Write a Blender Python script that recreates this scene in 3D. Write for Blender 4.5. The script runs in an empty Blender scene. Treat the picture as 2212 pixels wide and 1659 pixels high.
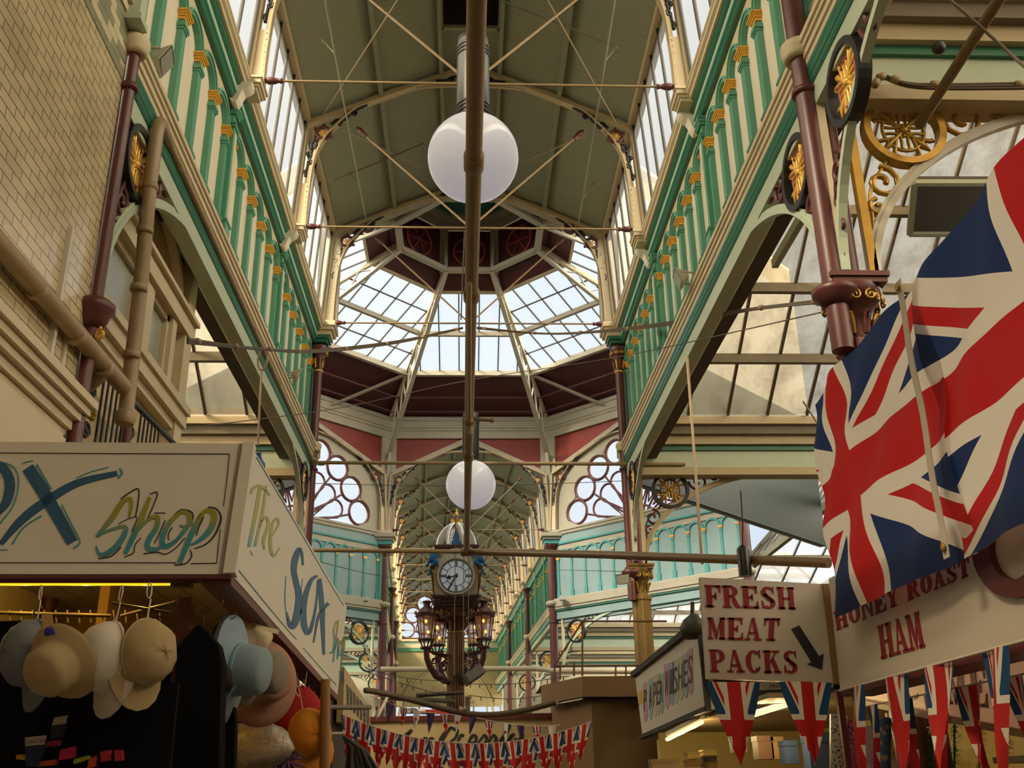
import bpy, math, random
from mathutils import Vector, Matrix
random.seed(7)
C = bpy.context.scene.collection
sc = bpy.context.scene
PI = math.pi

# ---------------------------------------------------------------- camera
IMG_W, IMG_H, F_PX = 2212.0, 1659.0, 2186.5
YAW, PITCH, ROLL = 0.0471, 0.3838, -0.0155
EYE = Vector((-0.03, 0.0, 1.6))
_fw = Vector((math.sin(YAW)*math.cos(PITCH), math.cos(YAW)*math.cos(PITCH), math.sin(PITCH)))
_rt = Vector((math.cos(YAW), -math.sin(YAW), 0))
_up = _rt.cross(_fw)
RT = _rt*math.cos(ROLL) + _up*math.sin(ROLL)
UP = -_rt*math.sin(ROLL) + _up*math.cos(ROLL)
cam_data = bpy.data.cameras.new('camera')
cam = bpy.data.objects.new('camera', cam_data)
C.objects.link(cam)
M = Matrix.Identity(4)
for i in range(3):
    M[i][0], M[i][1], M[i][2], M[i][3] = RT[i], UP[i], -_fw[i], EYE[i]
cam.matrix_world = M
cam_data.sensor_fit = 'HORIZONTAL'
cam_data.sensor_width = 36.0
cam_data.lens = F_PX/IMG_W*36.0
cam_data.clip_start, cam_data.clip_end = 0.05, 300
sc.camera = cam

# ---------------------------------------------------------------- sky, sun, exposure
vs = sc.view_settings
vs.view_transform, vs.look, vs.gamma, vs.use_curve_mapping = 'Standard', 'None', 1.0, False
vs.exposure = 0.0
SUN_DIR = Vector((-0.62, -0.50, 0.60)).normalized()
# pale sky ahead; bright lobes added at the sides and behind fill the hall
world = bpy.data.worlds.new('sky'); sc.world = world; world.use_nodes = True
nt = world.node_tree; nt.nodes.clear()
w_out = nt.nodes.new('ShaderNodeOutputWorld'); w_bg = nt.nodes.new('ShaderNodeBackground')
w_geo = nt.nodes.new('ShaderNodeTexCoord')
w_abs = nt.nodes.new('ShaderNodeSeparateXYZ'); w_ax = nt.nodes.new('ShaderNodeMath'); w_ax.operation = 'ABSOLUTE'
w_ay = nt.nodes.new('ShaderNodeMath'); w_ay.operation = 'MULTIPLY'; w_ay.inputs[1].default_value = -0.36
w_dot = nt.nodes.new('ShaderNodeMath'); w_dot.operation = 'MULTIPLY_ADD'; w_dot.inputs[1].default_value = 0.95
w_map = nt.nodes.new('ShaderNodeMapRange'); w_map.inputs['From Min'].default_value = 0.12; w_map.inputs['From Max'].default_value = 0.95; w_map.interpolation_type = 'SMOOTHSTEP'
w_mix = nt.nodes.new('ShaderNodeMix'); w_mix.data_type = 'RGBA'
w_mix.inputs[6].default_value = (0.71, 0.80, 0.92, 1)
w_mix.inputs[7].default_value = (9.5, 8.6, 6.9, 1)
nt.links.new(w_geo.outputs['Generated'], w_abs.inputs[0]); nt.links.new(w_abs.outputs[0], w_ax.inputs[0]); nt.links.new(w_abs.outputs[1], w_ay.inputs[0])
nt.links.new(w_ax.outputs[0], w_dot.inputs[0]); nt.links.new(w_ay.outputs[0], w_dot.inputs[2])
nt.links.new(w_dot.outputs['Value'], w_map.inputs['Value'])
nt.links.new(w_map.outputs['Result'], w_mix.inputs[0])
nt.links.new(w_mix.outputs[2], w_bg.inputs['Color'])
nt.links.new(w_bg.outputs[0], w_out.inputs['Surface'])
sun_d = bpy.data.lights.new('sun', 'SUN'); sun_d.energy = 6.0; sun_d.angle = math.radians(10); sun_d.color = (1.0, 0.90, 0.72)
sun = bpy.data.objects.new('sun', sun_d); C.objects.link(sun)
sun.rotation_euler = SUN_DIR.to_track_quat('Z', 'Y').to_euler()
sc.cycles.max_bounces = 7
sc.cycles.diffuse_bounces = 4
sc.cycles.transparent_max_bounces = 24
sc.cycles.sample_clamp_indirect = 6.0
sc.cycles.caustics_reflective = False
sc.cycles.caustics_refractive = False

# ---------------------------------------------------------------- helpers
def ray(px, py):
    return RT*((px-IMG_W/2)/F_PX) + UP*((IMG_H/2-py)/F_PX) + _fw
def at_y(px, py, Y): d = ray(px, py); return EYE + d*((Y-EYE.y)/d.y)
def at_x(px, py, X): d = ray(px, py); return EYE + d*((X-EYE.x)/d.x)
def at_z(px, py, Z): d = ray(px, py); return EYE + d*((Z-EYE.z)/d.z)
def at_plane(px, py, p, n): d = ray(px, py); return EYE + d*((Vector(p)-EYE).dot(n)/d.dot(n))
def V(*a): return Vector(a)

def mat(name, rgb, rough=0.55, metal=0.0, var=0.12, scale=6.0, bump=0.0, emit=0.0, emit_rgb=None, spec=0.5, stretch=(1, 1, 1), trans=0.0):
    m = bpy.data.materials.new(name); m.use_nodes = True
    n = m.node_tree; b = n.nodes['Principled BSDF']
    b.inputs['Roughness'].default_value = rough
    b.inputs['Metallic'].default_value = metal
    b.inputs['Specular IOR Level'].default_value = spec
    if var > 0:
        tc = n.nodes.new('ShaderNodeTexCoord'); mp = n.nodes.new('ShaderNodeMapping')
        mp.inputs['Scale'].default_value = stretch
        nz = n.nodes.new('ShaderNodeTexNoise'); nz.inputs['Scale'].default_value = scale; nz.inputs['Detail'].default_value = 6
        nz.inputs['Roughness'].default_value = 0.65
        mx = n.nodes.new('ShaderNodeMix'); mx.data_type = 'RGBA'
        mx.inputs[6].default_value = tuple(max(0, c*(1-var)) for c in rgb)+(1,)
        mx.inputs[7].default_value = tuple(min(1, c*(1+var*0.8)) for c in rgb)+(1,)
        n.links.new(tc.outputs['Object'], mp.inputs['Vector']); n.links.new(mp.outputs[0], nz.inputs['Vector'])
        n.links.new(nz.outputs['Fac'], mx.inputs[0]); n.links.new(mx.outputs[2], b.inputs['Base Color'])
        if bump > 0:
            bp = n.nodes.new('ShaderNodeBump'); bp.inputs['Strength'].default_value = bump; bp.inputs['Distance'].default_value = 0.01
            n.links.new(nz.outputs['Fac'], bp.inputs['Height']); n.links.new(bp.outputs[0], b.inputs['Normal'])
    else:
        b.inputs['Base Color'].default_value = tuple(rgb)+(1,)
    if emit > 0:
        b.inputs['Emission Color'].default_value = tuple(emit_rgb or rgb)+(1,)
        b.inputs['Emission Strength'].default_value = emit
    if trans > 0:                                         # thin cloth or paper: lets light through
        tr = n.nodes.new('ShaderNodeBsdfTranslucent'); ms = n.nodes.new('ShaderNodeMixShader'); ms.inputs[0].default_value = trans
        if var > 0: n.links.new(mx.outputs[2], tr.inputs['Color'])
        else: tr.inputs['Color'].default_value = tuple(rgb)+(1,)
        o = n.nodes['Material Output']
        n.links.new(b.outputs[0], ms.inputs[1]); n.links.new(tr.outputs[0], ms.inputs[2]); n.links.new(ms.outputs[0], o.inputs['Surface'])
    return m

def glass(name, tint, veil=(0.8, 0.8, 0.78), veil_amt=0.15, spots=0.0, scale=3.0, stretch=(1, 1, 1), gloss=0.05, spot_rgb=(0.25, 0.22, 0.17), lo=0.45, hi=0.72):
    """thin sheet glass: see-through tint, a translucent film, dirt in patches"""
    m = bpy.data.materials.new(name); m.use_nodes = True
    n = m.node_tree; n.nodes.clear(); N = n.nodes.new; L = n.links.new
    out = N('ShaderNodeOutputMaterial'); tp = N('ShaderNodeBsdfTransparent'); tl = N('ShaderNodeBsdfTranslucent')
    gl = N('ShaderNodeBsdfGlossy'); gl.inputs['Roughness'].default_value = 0.15
    tl.inputs['Color'].default_value = tuple(veil)+(1,)
    m1 = N('ShaderNodeMixShader'); m2 = N('ShaderNodeMixShader')
    m1.inputs[0].default_value = veil_amt; m2.inputs[0].default_value = gloss
    tc = N('ShaderNodeTexCoord'); mp = N('ShaderNodeMapping'); mp.inputs['Scale'].default_value = stretch
    nz = N('ShaderNodeTexNoise'); nz.inputs['Scale'].default_value = scale; nz.inputs['Detail'].default_value = 9; nz.inputs['Roughness'].default_value = 0.7
    rp = N('ShaderNodeMapRange'); rp.inputs['From Min'].default_value = lo; rp.inputs['From Max'].default_value = hi; rp.inputs['To Max'].default_value = spots
    mx = N('ShaderNodeMix'); mx.data_type = 'RGBA'
    mx.inputs[6].default_value = tuple(tint)+(1,); mx.inputs[7].default_value = tuple(t*s for t, s in zip(tint, spot_rgb))+(1,)
    L(tc.outputs['Object'], mp.inputs['Vector']); L(mp.outputs[0], nz.inputs['Vector']); L(nz.outputs['Fac'], rp.inputs['Value'])
    L(rp.outputs[0], mx.inputs[0]); L(mx.outputs[2], tp.inputs['Color'])
    L(tp.outputs[0], m1.inputs[1]); L(tl.outputs[0], m1.inputs[2]); L(m1.outputs[0], m2.inputs[1]); L(gl.outputs[0], m2.inputs[2])
    L(m2.outputs[0], out.inputs['Surface'])
    return m

class MB:
    """collects solids; build() links them as one mesh object"""
    def __init__(s): s.v = []; s.f = []; s.sm = []; s.mi = []; s.cur = 0
    def mati(s, i): s.cur = i; return s
    def add(s, vs, fs, smooth=False):
        o = len(s.v); s.v += [tuple(p) for p in vs]
        for f in fs: s.f.append(tuple(i+o for i in f)); s.sm.append(smooth); s.mi.append(s.cur)
        return s
    def box(s, c, d, R=None):
        c = Vector(c); h = [x/2 for x in d]; P = []
        for dz in (-1, 1):
            for dx, dy in ((-1, -1), (1, -1), (1, 1), (-1, 1)):
                p = Vector((dx*h[0], dy*h[1], dz*h[2])); P.append(c + (R @ p if R else p))
        return s.add(P, [(3, 2, 1, 0), (4, 5, 6, 7), (0, 1, 5, 4), (1, 2, 6, 5), (2, 3, 7, 6), (3, 0, 4, 7)])
    def bb(s, a, b):
        return s.box([(a[i]+b[i])/2 for i in range(3)], [abs(b[i]-a[i]) for i in range(3)])
    def bar(s, p, q, w, h, up=(0, 0, 1)):
        p = Vector(p); q = Vector(q); d = (q-p); L = d.length
        if L < 1e-6: return s
        d /= L; u = Vector(up); x = d.cross(u)
        if x.length < 1e-4: x = d.cross(Vector((0, 1, 0)))
        x.normalize(); u = x.cross(d)
        P = []
        for e in (p, q):
            for a, b in ((-1, -1), (1, -1), (1, 1), (-1, 1)): P.append(e + x*(a*w/2) + u*(b*h/2))
        return s.add(P, [(0, 1, 2, 3), (7, 6, 5, 4), (0, 4, 5, 1), (1, 5, 6, 2), (2, 6, 7, 3), (3, 7, 4, 0)])
    def tube(s, pts, r, n=8, closed=False, cap=True):
        pts = [Vector(p) for p in pts]; k = len(pts); rs = r if isinstance(r, (list, tuple)) else [r]*k
        P = []; ref = None
        for i, p in enumerate(pts):
            if closed: d = pts[(i+1) % k]-pts[i-1]
            else: d = pts[min(i+1, k-1)]-pts[max(i-1, 0)]
            if d.length < 1e-9: d = Vector((0, 0, 1))
            d.normalize()
            if ref is None: ref = d.orthogonal().normalized()
            ref = ref - d*ref.dot(d)
            if ref.length < 1e-6: ref = d.orthogonal()
            ref.normalize(); b = d.cross(ref)
            for j in range(n):
                a = 2*PI*j/n; P.append(p + (ref*math.cos(a) + b*math.sin(a))*rs[i])
        F = []
        for i in range(k if closed else k-1):
            for j in range(n):
                a, b2 = i*n+j, i*n+(j+1) % n; c, d2 = ((i+1) % k)*n+(j+1) % n, ((i+1) % k)*n+j
                F.append((a, b2, c, d2))
        s.add(P, F, True)
        if cap and not closed: s.add(P[:n], [tuple(range(n-1, -1, -1))]); s.add(P[-n:], [tuple(range(n))])
        return s
    def lathe(s, c, prof, n=16, axis=(0, 0, 1), smooth=True, flute=0.0, sx=1.0, sy=1.0, a0=0.0):
        c = Vector(c); ax = Vector(axis).normalized(); x = ax.orthogonal().normalized() if abs(ax.z) < .99 else Vector((1, 0, 0)); y = ax.cross(x)
        P = []
        for (r, h) in prof:
            for j in range(n):
                a = 2*PI*j/n + a0; rr = r*(1-flute*(j % 2)); P.append(c + ax*h + x*(rr*math.cos(a)*sx) + y*(rr*math.sin(a)*sy))
        F = []
        for i in range(len(prof)-1):
            for j in range(n): F.append((i*n+j, i*n+(j+1) % n, (i+1)*n+(j+1) % n, (i+1)*n+j))
        s.add(P, F, smooth)
        if prof[0][0] > 1e-4: s.add(P[:n], [tuple(range(n-1, -1, -1))])
        if prof[-1][0] > 1e-4: s.add(P[-n:], [tuple(range(n))])
        return s
    def ball(s, c, r, n=12, sc3=(1, 1, 1)):
        P = []; F = []; c = Vector(c); m = max(4, n//2)
        for i in range(m+1):
            t = PI*i/m
            for j in range(n): a = 2*PI*j/n; P.append(c+Vector((r*sc3[0]*math.sin(t)*math.cos(a), r*sc3[1]*math.sin(t)*math.sin(a), r*sc3[2]*math.cos(t))))
        for i in range(m):
            for j in range(n): F.append((i*n+j, (i+1)*n+j, (i+1)*n+(j+1) % n, i*n+(j+1) % n))
        return s.add(P, F, True)
    def quad(s, a, b, c, d): return s.add([a, b, c, d], [(0, 1, 2, 3)])
    def prism(s, poly, o, ux, uy, th):
        """flat outline poly [(a,b)] in the frame o,ux,uy given thickness th along ux x uy"""
        o = Vector(o); ux = Vector(ux); uy = Vector(uy); nn = ux.cross(uy).normalized()*th; k = len(poly)
        P = [o+ux*a+uy*b for a, b in poly]; Q = [p+nn for p in P]
        ar = sum(poly[i][0]*poly[(i+1) % k][1]-poly[(i+1) % k][0]*poly[i][1] for i in range(k))
        F = [tuple(range(k-1, -1, -1)), tuple(range(k, 2*k))] + [(i, (i+1) % k, k+(i+1) % k, k+i) for i in range(k)]
        if ar < 0: F = [tuple(reversed(f)) for f in F]
        return s.add(P+Q, F)
    def band(s, outer, inner, o, ux, uy, th, closed=False):
        """solid strip between two polylines of equal length"""
        o = Vector(o); ux = Vector(ux); uy = Vector(uy); nn = ux.cross(uy).normalized()*th; k = len(outer)
        A = [o+ux*a+uy*b for a, b in outer]; B = [o+ux*a+uy*b for a, b in inner]
        P = A+B+[p+nn for p in A]+[p+nn for p in B]; F = []
        for i in range(k if closed else k-1):
            j = (i+1) % k
            F += [(i, k+i, k+j, j), (2*k+i, 2*k+j, 3*k+j, 3*k+i), (i, j, 2*k+j, 2*k+i), (k+i, 3*k+i, 3*k+j, k+j)]
        if not closed: F += [(0, 2*k, 3*k, k), (k-1, 2*k-1, 4*k-1, 3*k-1)]
        return s.add(P, F)
    def sweep(s, prof, p, q, ux, uy):
        """moulding: closed outline prof [(a,b)] in ux,uy run from p to q"""
        p = Vector(p); q = Vector(q); ux = Vector(ux); uy = Vector(uy); k = len(prof)
        P = [p+ux*a+uy*b for a, b in prof]+[q+ux*a+uy*b for a, b in prof]
        F = [tuple(range(k)), tuple(range(2*k-1, k-1, -1))]+[(i, k+i, k+(i+1) % k, (i+1) % k) for i in range(k)]
        return s.add(P, F)
    def build(s, name, m, parent=None, loc=None):
        me = bpy.data.meshes.new(name)
        org = Vector(loc) if loc is not None else Vector((0, 0, 0))
        me.from_pydata([tuple(Vector(p)-org) for p in s.v] if loc is not None else s.v, [], s.f)
        for mm in (m if isinstance(m, (list, tuple)) else [m]): me.materials.append(mm)
        me.polygons.foreach_set('use_smooth', s.sm); me.polygons.foreach_set('material_index', s.mi)
        me.update()
        o = bpy.data.objects.new(name, me); C.objects.link(o)
        if loc is not None: o.location = org
        if parent: o.parent = parent
        return o

def tag(o, label=None, cat=None, group=None, kind=None):
    if label: o['label'] = label
    if cat: o['category'] = cat
    if group: o['group'] = group
    if kind: o['kind'] = kind
    elif label: o['kind'] = 'thing'
    return o
def thing(name, label, cat, group=None, loc=(0, 0, 0), rz=0.0):
    o = bpy.data.objects.new(name, None); C.objects.link(o); o.location = loc; o.rotation_euler = (0, 0, rz)
    o.empty_display_size = 0.1
    return tag(o, label, cat, group)
def struct(name, mb, m, parent=None):
    o = mb.build(name, m, parent)
    if parent is None: o['kind'] = 'structure'
    return o
def struct_root(name):
    o = bpy.data.objects.new(name, None); C.objects.link(o); o['kind'] = 'structure'; return o
def copy_tree(o, parent=None, loc=None):
    c = o.copy(); C.objects.link(c)
    if parent: c.parent = parent
    if loc is not None: c.location = loc
    for ch in list(o.children): copy_tree(ch, c)
    return c
def arc(cx, cy, rx, ry, a0, a1, n):
    return [(cx+rx*math.cos(math.radians(a0+(a1-a0)*i/n)), cy+ry*math.sin(math.radians(a0+(a1-a0)*i/n))) for i in range(n+1)]
def spline(pts, k=6):
    """Catmull-Rom through the points (any dimension)"""
    out = []; n = len(pts)
    for i in range(n-1):
        p0, p1, p2, p3 = pts[max(i-1, 0)], pts[i], pts[i+1], pts[min(i+2, n-1)]
        for j in range(k):
            t = j/k
            out.append(tuple(0.5*((2*b)+(c-a)*t+(2*a-5*b+4*c-d)*t*t+(-a+3*b-3*c+d)*t**3) for a, b, c, d in zip(p0, p1, p2, p3)))
    out.append(tuple(pts[-1])); return out
def spiral(cx, cy, r0, turns, a0, n=16, r1=0.15, sgn=1):
    return [(cx+(r0*(1-t)+r0*r1*t)*math.cos(a0+sgn*2*PI*turns*t), cy+(r0*(1-t)+r0*r1*t)*math.sin(a0+sgn*2*PI*turns*t)) for t in [i/n for i in range(n+1)]]
ORD = ['first', 'second', 'third', 'fourth', 'fifth', 'sixth', 'seventh', 'eighth', 'ninth', 'tenth', 'eleventh', 'twelfth']

# ---------------------------------------------------------------- materials
CREAM = mat('cream paint', (0.62, 0.525, 0.35), 0.5, var=0.14, scale=3)
CREAM_L = mat('pale cream paint', (0.72, 0.66, 0.53), 0.5, var=0.12, scale=4, stretch=(1, 1, .25))
OCREAM = mat('stone cream paint', (0.40, 0.36, 0.265), 0.5, var=0.14, scale=3)
BARS = mat('dark glazing bar paint', (0.03, 0.026, 0.022), 0.6, var=0.2, scale=8)
PURLIN = mat('stone grey purlin paint', (0.27, 0.235, 0.165), 0.55, var=0.15, scale=5)
BUFF = mat('buff paint', (0.45, 0.365, 0.22), 0.5, var=0.15, scale=5)
GREEN = mat('sea green paint', (0.105, 0.33, 0.225), 0.42, var=0.14, scale=4)
GREEN_L = mat('light green paint', (0.15, 0.44, 0.32), 0.42, var=0.12, scale=4)
GREEN_D = mat('deep green paint', (0.028, 0.165, 0.105), 0.35, var=0.15, scale=5)
MINT = mat('pale mint paint', (0.47, 0.55, 0.42), 0.5, var=0.1, scale=5)
AQUA = mat('aqua panel paint', (0.24, 0.35, 0.345), 0.55, var=0.1, scale=3)
TEAL = mat('turquoise paint', (0.07, 0.31, 0.29), 0.45, var=0.1, scale=5)
GOLD = mat('gold leaf paint', (0.82, 0.48, 0.085), 0.33, metal=0.15, var=0.22, scale=12)
GOLD_D = mat('aged gilding', (0.46, 0.27, 0.045), 0.34, metal=0.45, var=0.35, scale=14)
MAROON = mat('maroon paint', (0.105, 0.028, 0.026), 0.4, var=0.22, scale=8)
MAROON_D = mat('dark maroon boarding', (0.062, 0.012, 0.014), 0.5, var=0.2, scale=5)
RED_B = mat('brick red boarding', (0.34, 0.055, 0.04), 0.5, var=0.15, scale=4, stretch=(3, 3, .3))
BLACK = mat('black iron paint', (0.012, 0.013, 0.015), 0.4, var=0.3, scale=10)
OLIVE = mat('olive roof boarding', (0.165, 0.168, 0.105), 0.6, var=0.16, scale=2.0, stretch=(1, 3, 1))
OLIVE_L = mat('olive purlin paint', (0.24, 0.25, 0.17), 0.55, var=0.12, scale=4)
TAN = mat('tan pipe paint', (0.33, 0.235, 0.125), 0.42, var=0.18, scale=9)
PIPE_B = mat('brown pipe paint', (0.20, 0.135, 0.065), 0.42, var=0.3, scale=22)
WHITE_G = mat('off white paint', (0.60, 0.56, 0.46), 0.5, var=0.1, scale=5)
GREY_W = mat('weathered grey wood', (0.17, 0.145, 0.10), 0.7, var=0.3, scale=6)
WIRE = mat('dark wire', (0.10, 0.075, 0.045), 0.6, var=0.2, scale=20)
STEEL = mat('brushed dark steel', (0.03, 0.032, 0.028), 0.35, metal=0.25, var=0.25, scale=3, stretch=(14, 14, .3))
DARK = mat('near-black brown paint', (0.03, 0.026, 0.02), 0.7, var=0.3, scale=5)  # plain near-black brown
CLEAR = glass('clean roof glass', (0.97, 0.985, 1.0), veil_amt=0.10, veil=(.75, .8, .85), spots=0.10, scale=2.5, stretch=(1, 1, 1), gloss=0.02, spot_rgb=(.6, .6, .6))
MILKY = glass('streaked clerestory glass', (0.88, 0.83, 0.74), veil_amt=0.07, veil=(.9, .88, .83), spots=0.25, scale=2.0, stretch=(1.0, 3.0, .35), gloss=0.02, spot_rgb=(.75, .74, .7))
DIRTY = glass('dirty roof glass', (0.66, 0.56, 0.41), veil_amt=0.10, veil=(.62, .55, .44), spots=1.0, scale=1.4, stretch=(1.4, 1.0, 1.0), gloss=0.02, spot_rgb=(.35, .31, .26), lo=0.42, hi=0.75)
FROST = mat('frosted window glass', (0.33, 0.34, 0.27), 0.25, var=0.2, scale=1.6, stretch=(1, 1, .4))
# ================================================================ materials with board joints
def boards(name, rgb, axis, pitch, rough=0.6, depth=0.5, var=0.12, dark=0.6):
    """painted boarding: narrow grooves every `pitch` along the object axis"""
    m = mat(name, rgb, rough, var=var, scale=2.5)
    n = m.node_tree; N = n.nodes.new; L = n.links.new; b = n.nodes['Principled BSDF']
    tc = N('ShaderNodeTexCoord'); sp = N('ShaderNodeSeparateXYZ'); L(tc.outputs['Object'], sp.inputs[0])
    mo = N('ShaderNodeMath'); mo.operation = 'MULTIPLY'; mo.inputs[1].default_value = 1.0/pitch
    if axis == 'D':                                        # diagonal boards, x and z
        ad = N('ShaderNodeMath'); ad.operation = 'ADD'; ab = N('ShaderNodeMath'); ab.operation = 'ABSOLUTE'
        L(sp.outputs[0], ab.inputs[0]); L(ab.outputs[0], ad.inputs[0]); L(sp.outputs[2], ad.inputs[1]); L(ad.outputs[0], mo.inputs[0])
    else: L(sp.outputs['XYZ'.index(axis)], mo.inputs[0])
    fr = N('ShaderNodeMath'); fr.operation = 'FRACT'; L(mo.outputs[0], fr.inputs[0])
    lt = N('ShaderNodeMath'); lt.operation = 'LESS_THAN'; lt.inputs[1].default_value = 0.1; L(fr.outputs[0], lt.inputs[0])
    src = b.inputs['Base Color'].links[0].from_socket
    mx = N('ShaderNodeMix'); mx.data_type = 'RGBA'; mx.blend_type = 'MULTIPLY'; mx.inputs[7].default_value = (dark, dark, dark, 1)
    L(lt.outputs[0], mx.inputs[0]); L(src, mx.inputs[6]); L(mx.outputs[2], b.inputs['Base Color'])
    bp = N('ShaderNodeBump'); bp.inputs['Strength'].default_value = depth; bp.inputs['Distance'].default_value = 0.01; bp.invert = True
    L(lt.outputs[0], bp.inputs['Height']); L(bp.outputs[0], b.inputs['Normal'])
    return m
ROOF_B = boards('olive roof boards', (0.225, 0.24, 0.165), 'Y', 0.105, dark=.8)
XW = 2.56                      # arcade wall plane, half width of the near hall
TY = [-0.15, 2.85, 5.85, 8.85, 11.85, 14.85]
Y0, Y1 = -6.0, 14.95

# ================================================================ high side walls of the near hall
PIL = {}
def pilaster_mesh(w=0.105, pr=0.055):
    b = MB()                                              # local: x = out of the wall, y along it, z up
    b.bb((0, -w/2, 0.33), (pr, w/2, 1.18))
    b.bb((0, -w/2-.016, 0.0), (pr+.018, w/2+.016, 0.29)); b.bb((0, -w/2-.024, .29), (pr+.026, w/2+.024, .315)); b.bb((0, -w/2-.012, .315), (pr+.014, w/2+.012, .345))
    b.bb((0, -w/2-.02, 1.19), (pr+.02, w/2+.02, 1.235)); b.bb((0, -w/2-.008, 1.165), (pr+.01, w/2+.008, 1.19)); b.bb((0, -w/2+.008, 1.235), (pr-.004, w/2-.008, 1.29))
    return b
def capital_mesh(w=0.105, pr=0.055):
    b = MB()
    for z0, z1, e in ((1.275, 1.302, .004), (1.302, 1.325, .016), (1.325, 1.343, .028), (1.343, 1.362, .04)):
        b.bb((0, -w/2-e, z0), (pr+e, w/2+e, z1))
    return b
def make_high_wall(name, s, pitch, count, off, div):
    """s = -1 left, +1 right"""
    ux, uz = (-s, 0, 0), (0, 0, 1)
    wall = MB(); wall.bb((s*XW, Y0 if s > 0 else 5.96, 6.3), (s*(XW+.14), Y1, 8.56))
    if s < 0: wall.bb((s*XW, Y0, 6.9), (s*(XW+.14), 5.96, 8.56))
    root = struct(name, wall, CREAM_L)
    g0 = 5.95 if s < 0 else Y0                             # the tiled building stands in front of the left girder
    def sweep(nm, prof, m, y0=Y0, y1=Y1):
        if nm.startswith('girder'): y0 = g0
        b = MB(); b.sweep(prof, (s*XW, y0, 0), (s*XW, y1, 0), ux, uz); return b.build(nm, m, root)
    sweep('girder_soffit', [(0, 6.08), (.14, 6.08), (.14, 6.25), (0, 6.25)], MINT)
    sweep('girder_moulding', [(0, 6.25), (.148, 6.25), (.160, 6.27), (.155, 6.30), (.165, 6.315), (.158, 6.36), (.168, 6.38), (.168, 6.41), (0, 6.41)], GREEN_D)
    sweep('girder_cornice', [(0, 6.41), (.168, 6.41), (.170, 6.45), (.185, 6.46), (.183, 6.51), (.20, 6.52), (.198, 6.555), (.215, 6.565), (.215, 6.61), (.205, 6.625), (0, 6.625)], CREAM)
    sweep('upper_moulding', [(0, 8.315), (.09, 8.315), (.105, 8.33), (.105, 8.35), (.12, 8.365), (.12, 8.38), (0, 8.38)], GREEN_D)
    sweep('upper_bead', [(0, 8.375), (.13, 8.375), (.138, 8.387), (.13, 8.40), (0, 8.40)], GREEN_L)
    sweep('upper_frieze', [(0, 8.40), (.125, 8.40), (.125, 8.47), (0, 8.47)], MINT)
    sweep('upper_cove', [(0, 8.47), (.135, 8.47), (.16, 8.49), (.165, 8.52), (0, 8.52)], GREEN_D)
    sweep('upper_cornice', [(0, 8.52), (.20, 8.52), (.205, 8.55), (.235, 8.565), (.235, 8.60), (.25, 8.61), (.25, 8.635), (0, 8.635)], CREAM)
    pil = cap = None
    r = pitch/2
    for k in range(1, 5):
        ty = TY[k]
        for j in range(count+1):
            y = ty + off + j*pitch
            if y < 1.5 or y > Y1: continue
            if pil is None:
                pil = pilaster_mesh().build('pilaster', GREEN, root); cap = capital_mesh().build('capital', GOLD, pil)
                o = pil
            else: o = copy_tree(pil, root)
            o.location = (s*XW, y, 6.625)
            o.scale = (-s, 1, 1)
            if j < count:
                yc = y + r; ro, ri = r-.004, r-.062
                a_o = arc(0, 7.985, ro, .235, 180, 0, 16); a_i = arc(0, 7.985, ri, .18, 180, 0, 16)
                b = MB(); b.band(a_o, a_i, (s*(XW-.058), yc, 0), (0, s, 0), (0, 0, 1), .06)
                a_o2 = [(p[0], p[1]) for p in a_o]; a_i2 = arc(0, 7.985, ro-.022, .213, 180, 0, 16)
                b.mati(1).band(a_o2, a_i2, (s*(XW-.072), yc, 0), (0, s, 0), (0, 0, 1), .02)
                b.build('arch_moulding', [GREEN, GREEN_L], root)
                sp = MB(); top = [(p[0], 8.33) for p in a_o]; sp.band(top, a_o, (s*(XW-.045), yc, 0), (0, s, 0), (0, 0, 1), .045)
                sp.build('spandrel_panel', CREAM, root)
        yd = ty + div                                     # broad pilaster between the bays
        b = MB(); e = s*XW
        b.bb((e, yd-.07, 6.625), (e-s*.10, yd+.07, 8.12)); b.bb((e, yd-.09, 6.625), (e-s*.12, yd+.09, 6.93)); b.bb((e, yd-.1, 6.93), (e-s*.13, yd+.1, 6.955))
        for z0, z1, q in ((8.06, 8.09, .02), (8.09, 8.115, .03), (8.22, 8.25, .02), (8.25, 8.285, .035), (8.285, 8.32, .05)): b.bb((e, yd-.07-q, z0), (e-s*(.10+q*.6), yd+.07+q, z1))
        b.bb((e, yd-.062, 8.11), (e-s*.085, yd+.062, 8.25))
        d = b.build('bay_pilaster', GREEN, root)
        MB().bb((e-s*.09, yd-.03, 7.0), (e-s*.108, yd+.03, 8.02)).build('inset_panel', CREAM_L, d)
        if k > 1:
            im = MB()                                     # corbel that carries the roof truss
            for z0, z1, q in ((8.50, 8.54, .0), (8.54, 8.57, .02), (8.57, 8.625, .045), (8.625, 8.65, .06)): im.bb((e, yd-.11-q, z0), (e-s*(.30+q), yd+.11+q, z1))
            c = im.build('truss_corbel', CREAM, root)
            sc_ = [(.10, 8.26), (.125, 8.27), (.15, 8.31), (.165, 8.37), (.19, 8.42), (.24, 8.45), (.27, 8.48), (.28, 8.52), (.06, 8.52), (.06, 8.30)]
            MB().prism(sc_, (e, yd+s*.075, 0), ux, uz, .15).build('scroll_bracket', CREAM_L, c)
    return root
wall_l = make_high_wall('wall_left', -1, 0.5574, 5, 0.1854, 0.085)
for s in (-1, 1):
    b = MB(); b.bb((s*2.71, 6.0, 6.35), (s*2.88, 14.8, 6.93)); o = struct('trim_%d' % (20 if s < 0 else 21), b, mat('shaded girder underside', (.055, .038, .02), .7, var=.3, scale=4))  # girder underside; its shade is put into the dark brown colour
wall_r = make_high_wall('wall_right', 1, 0.4682, 6, 0.2588, 0.163)

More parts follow.
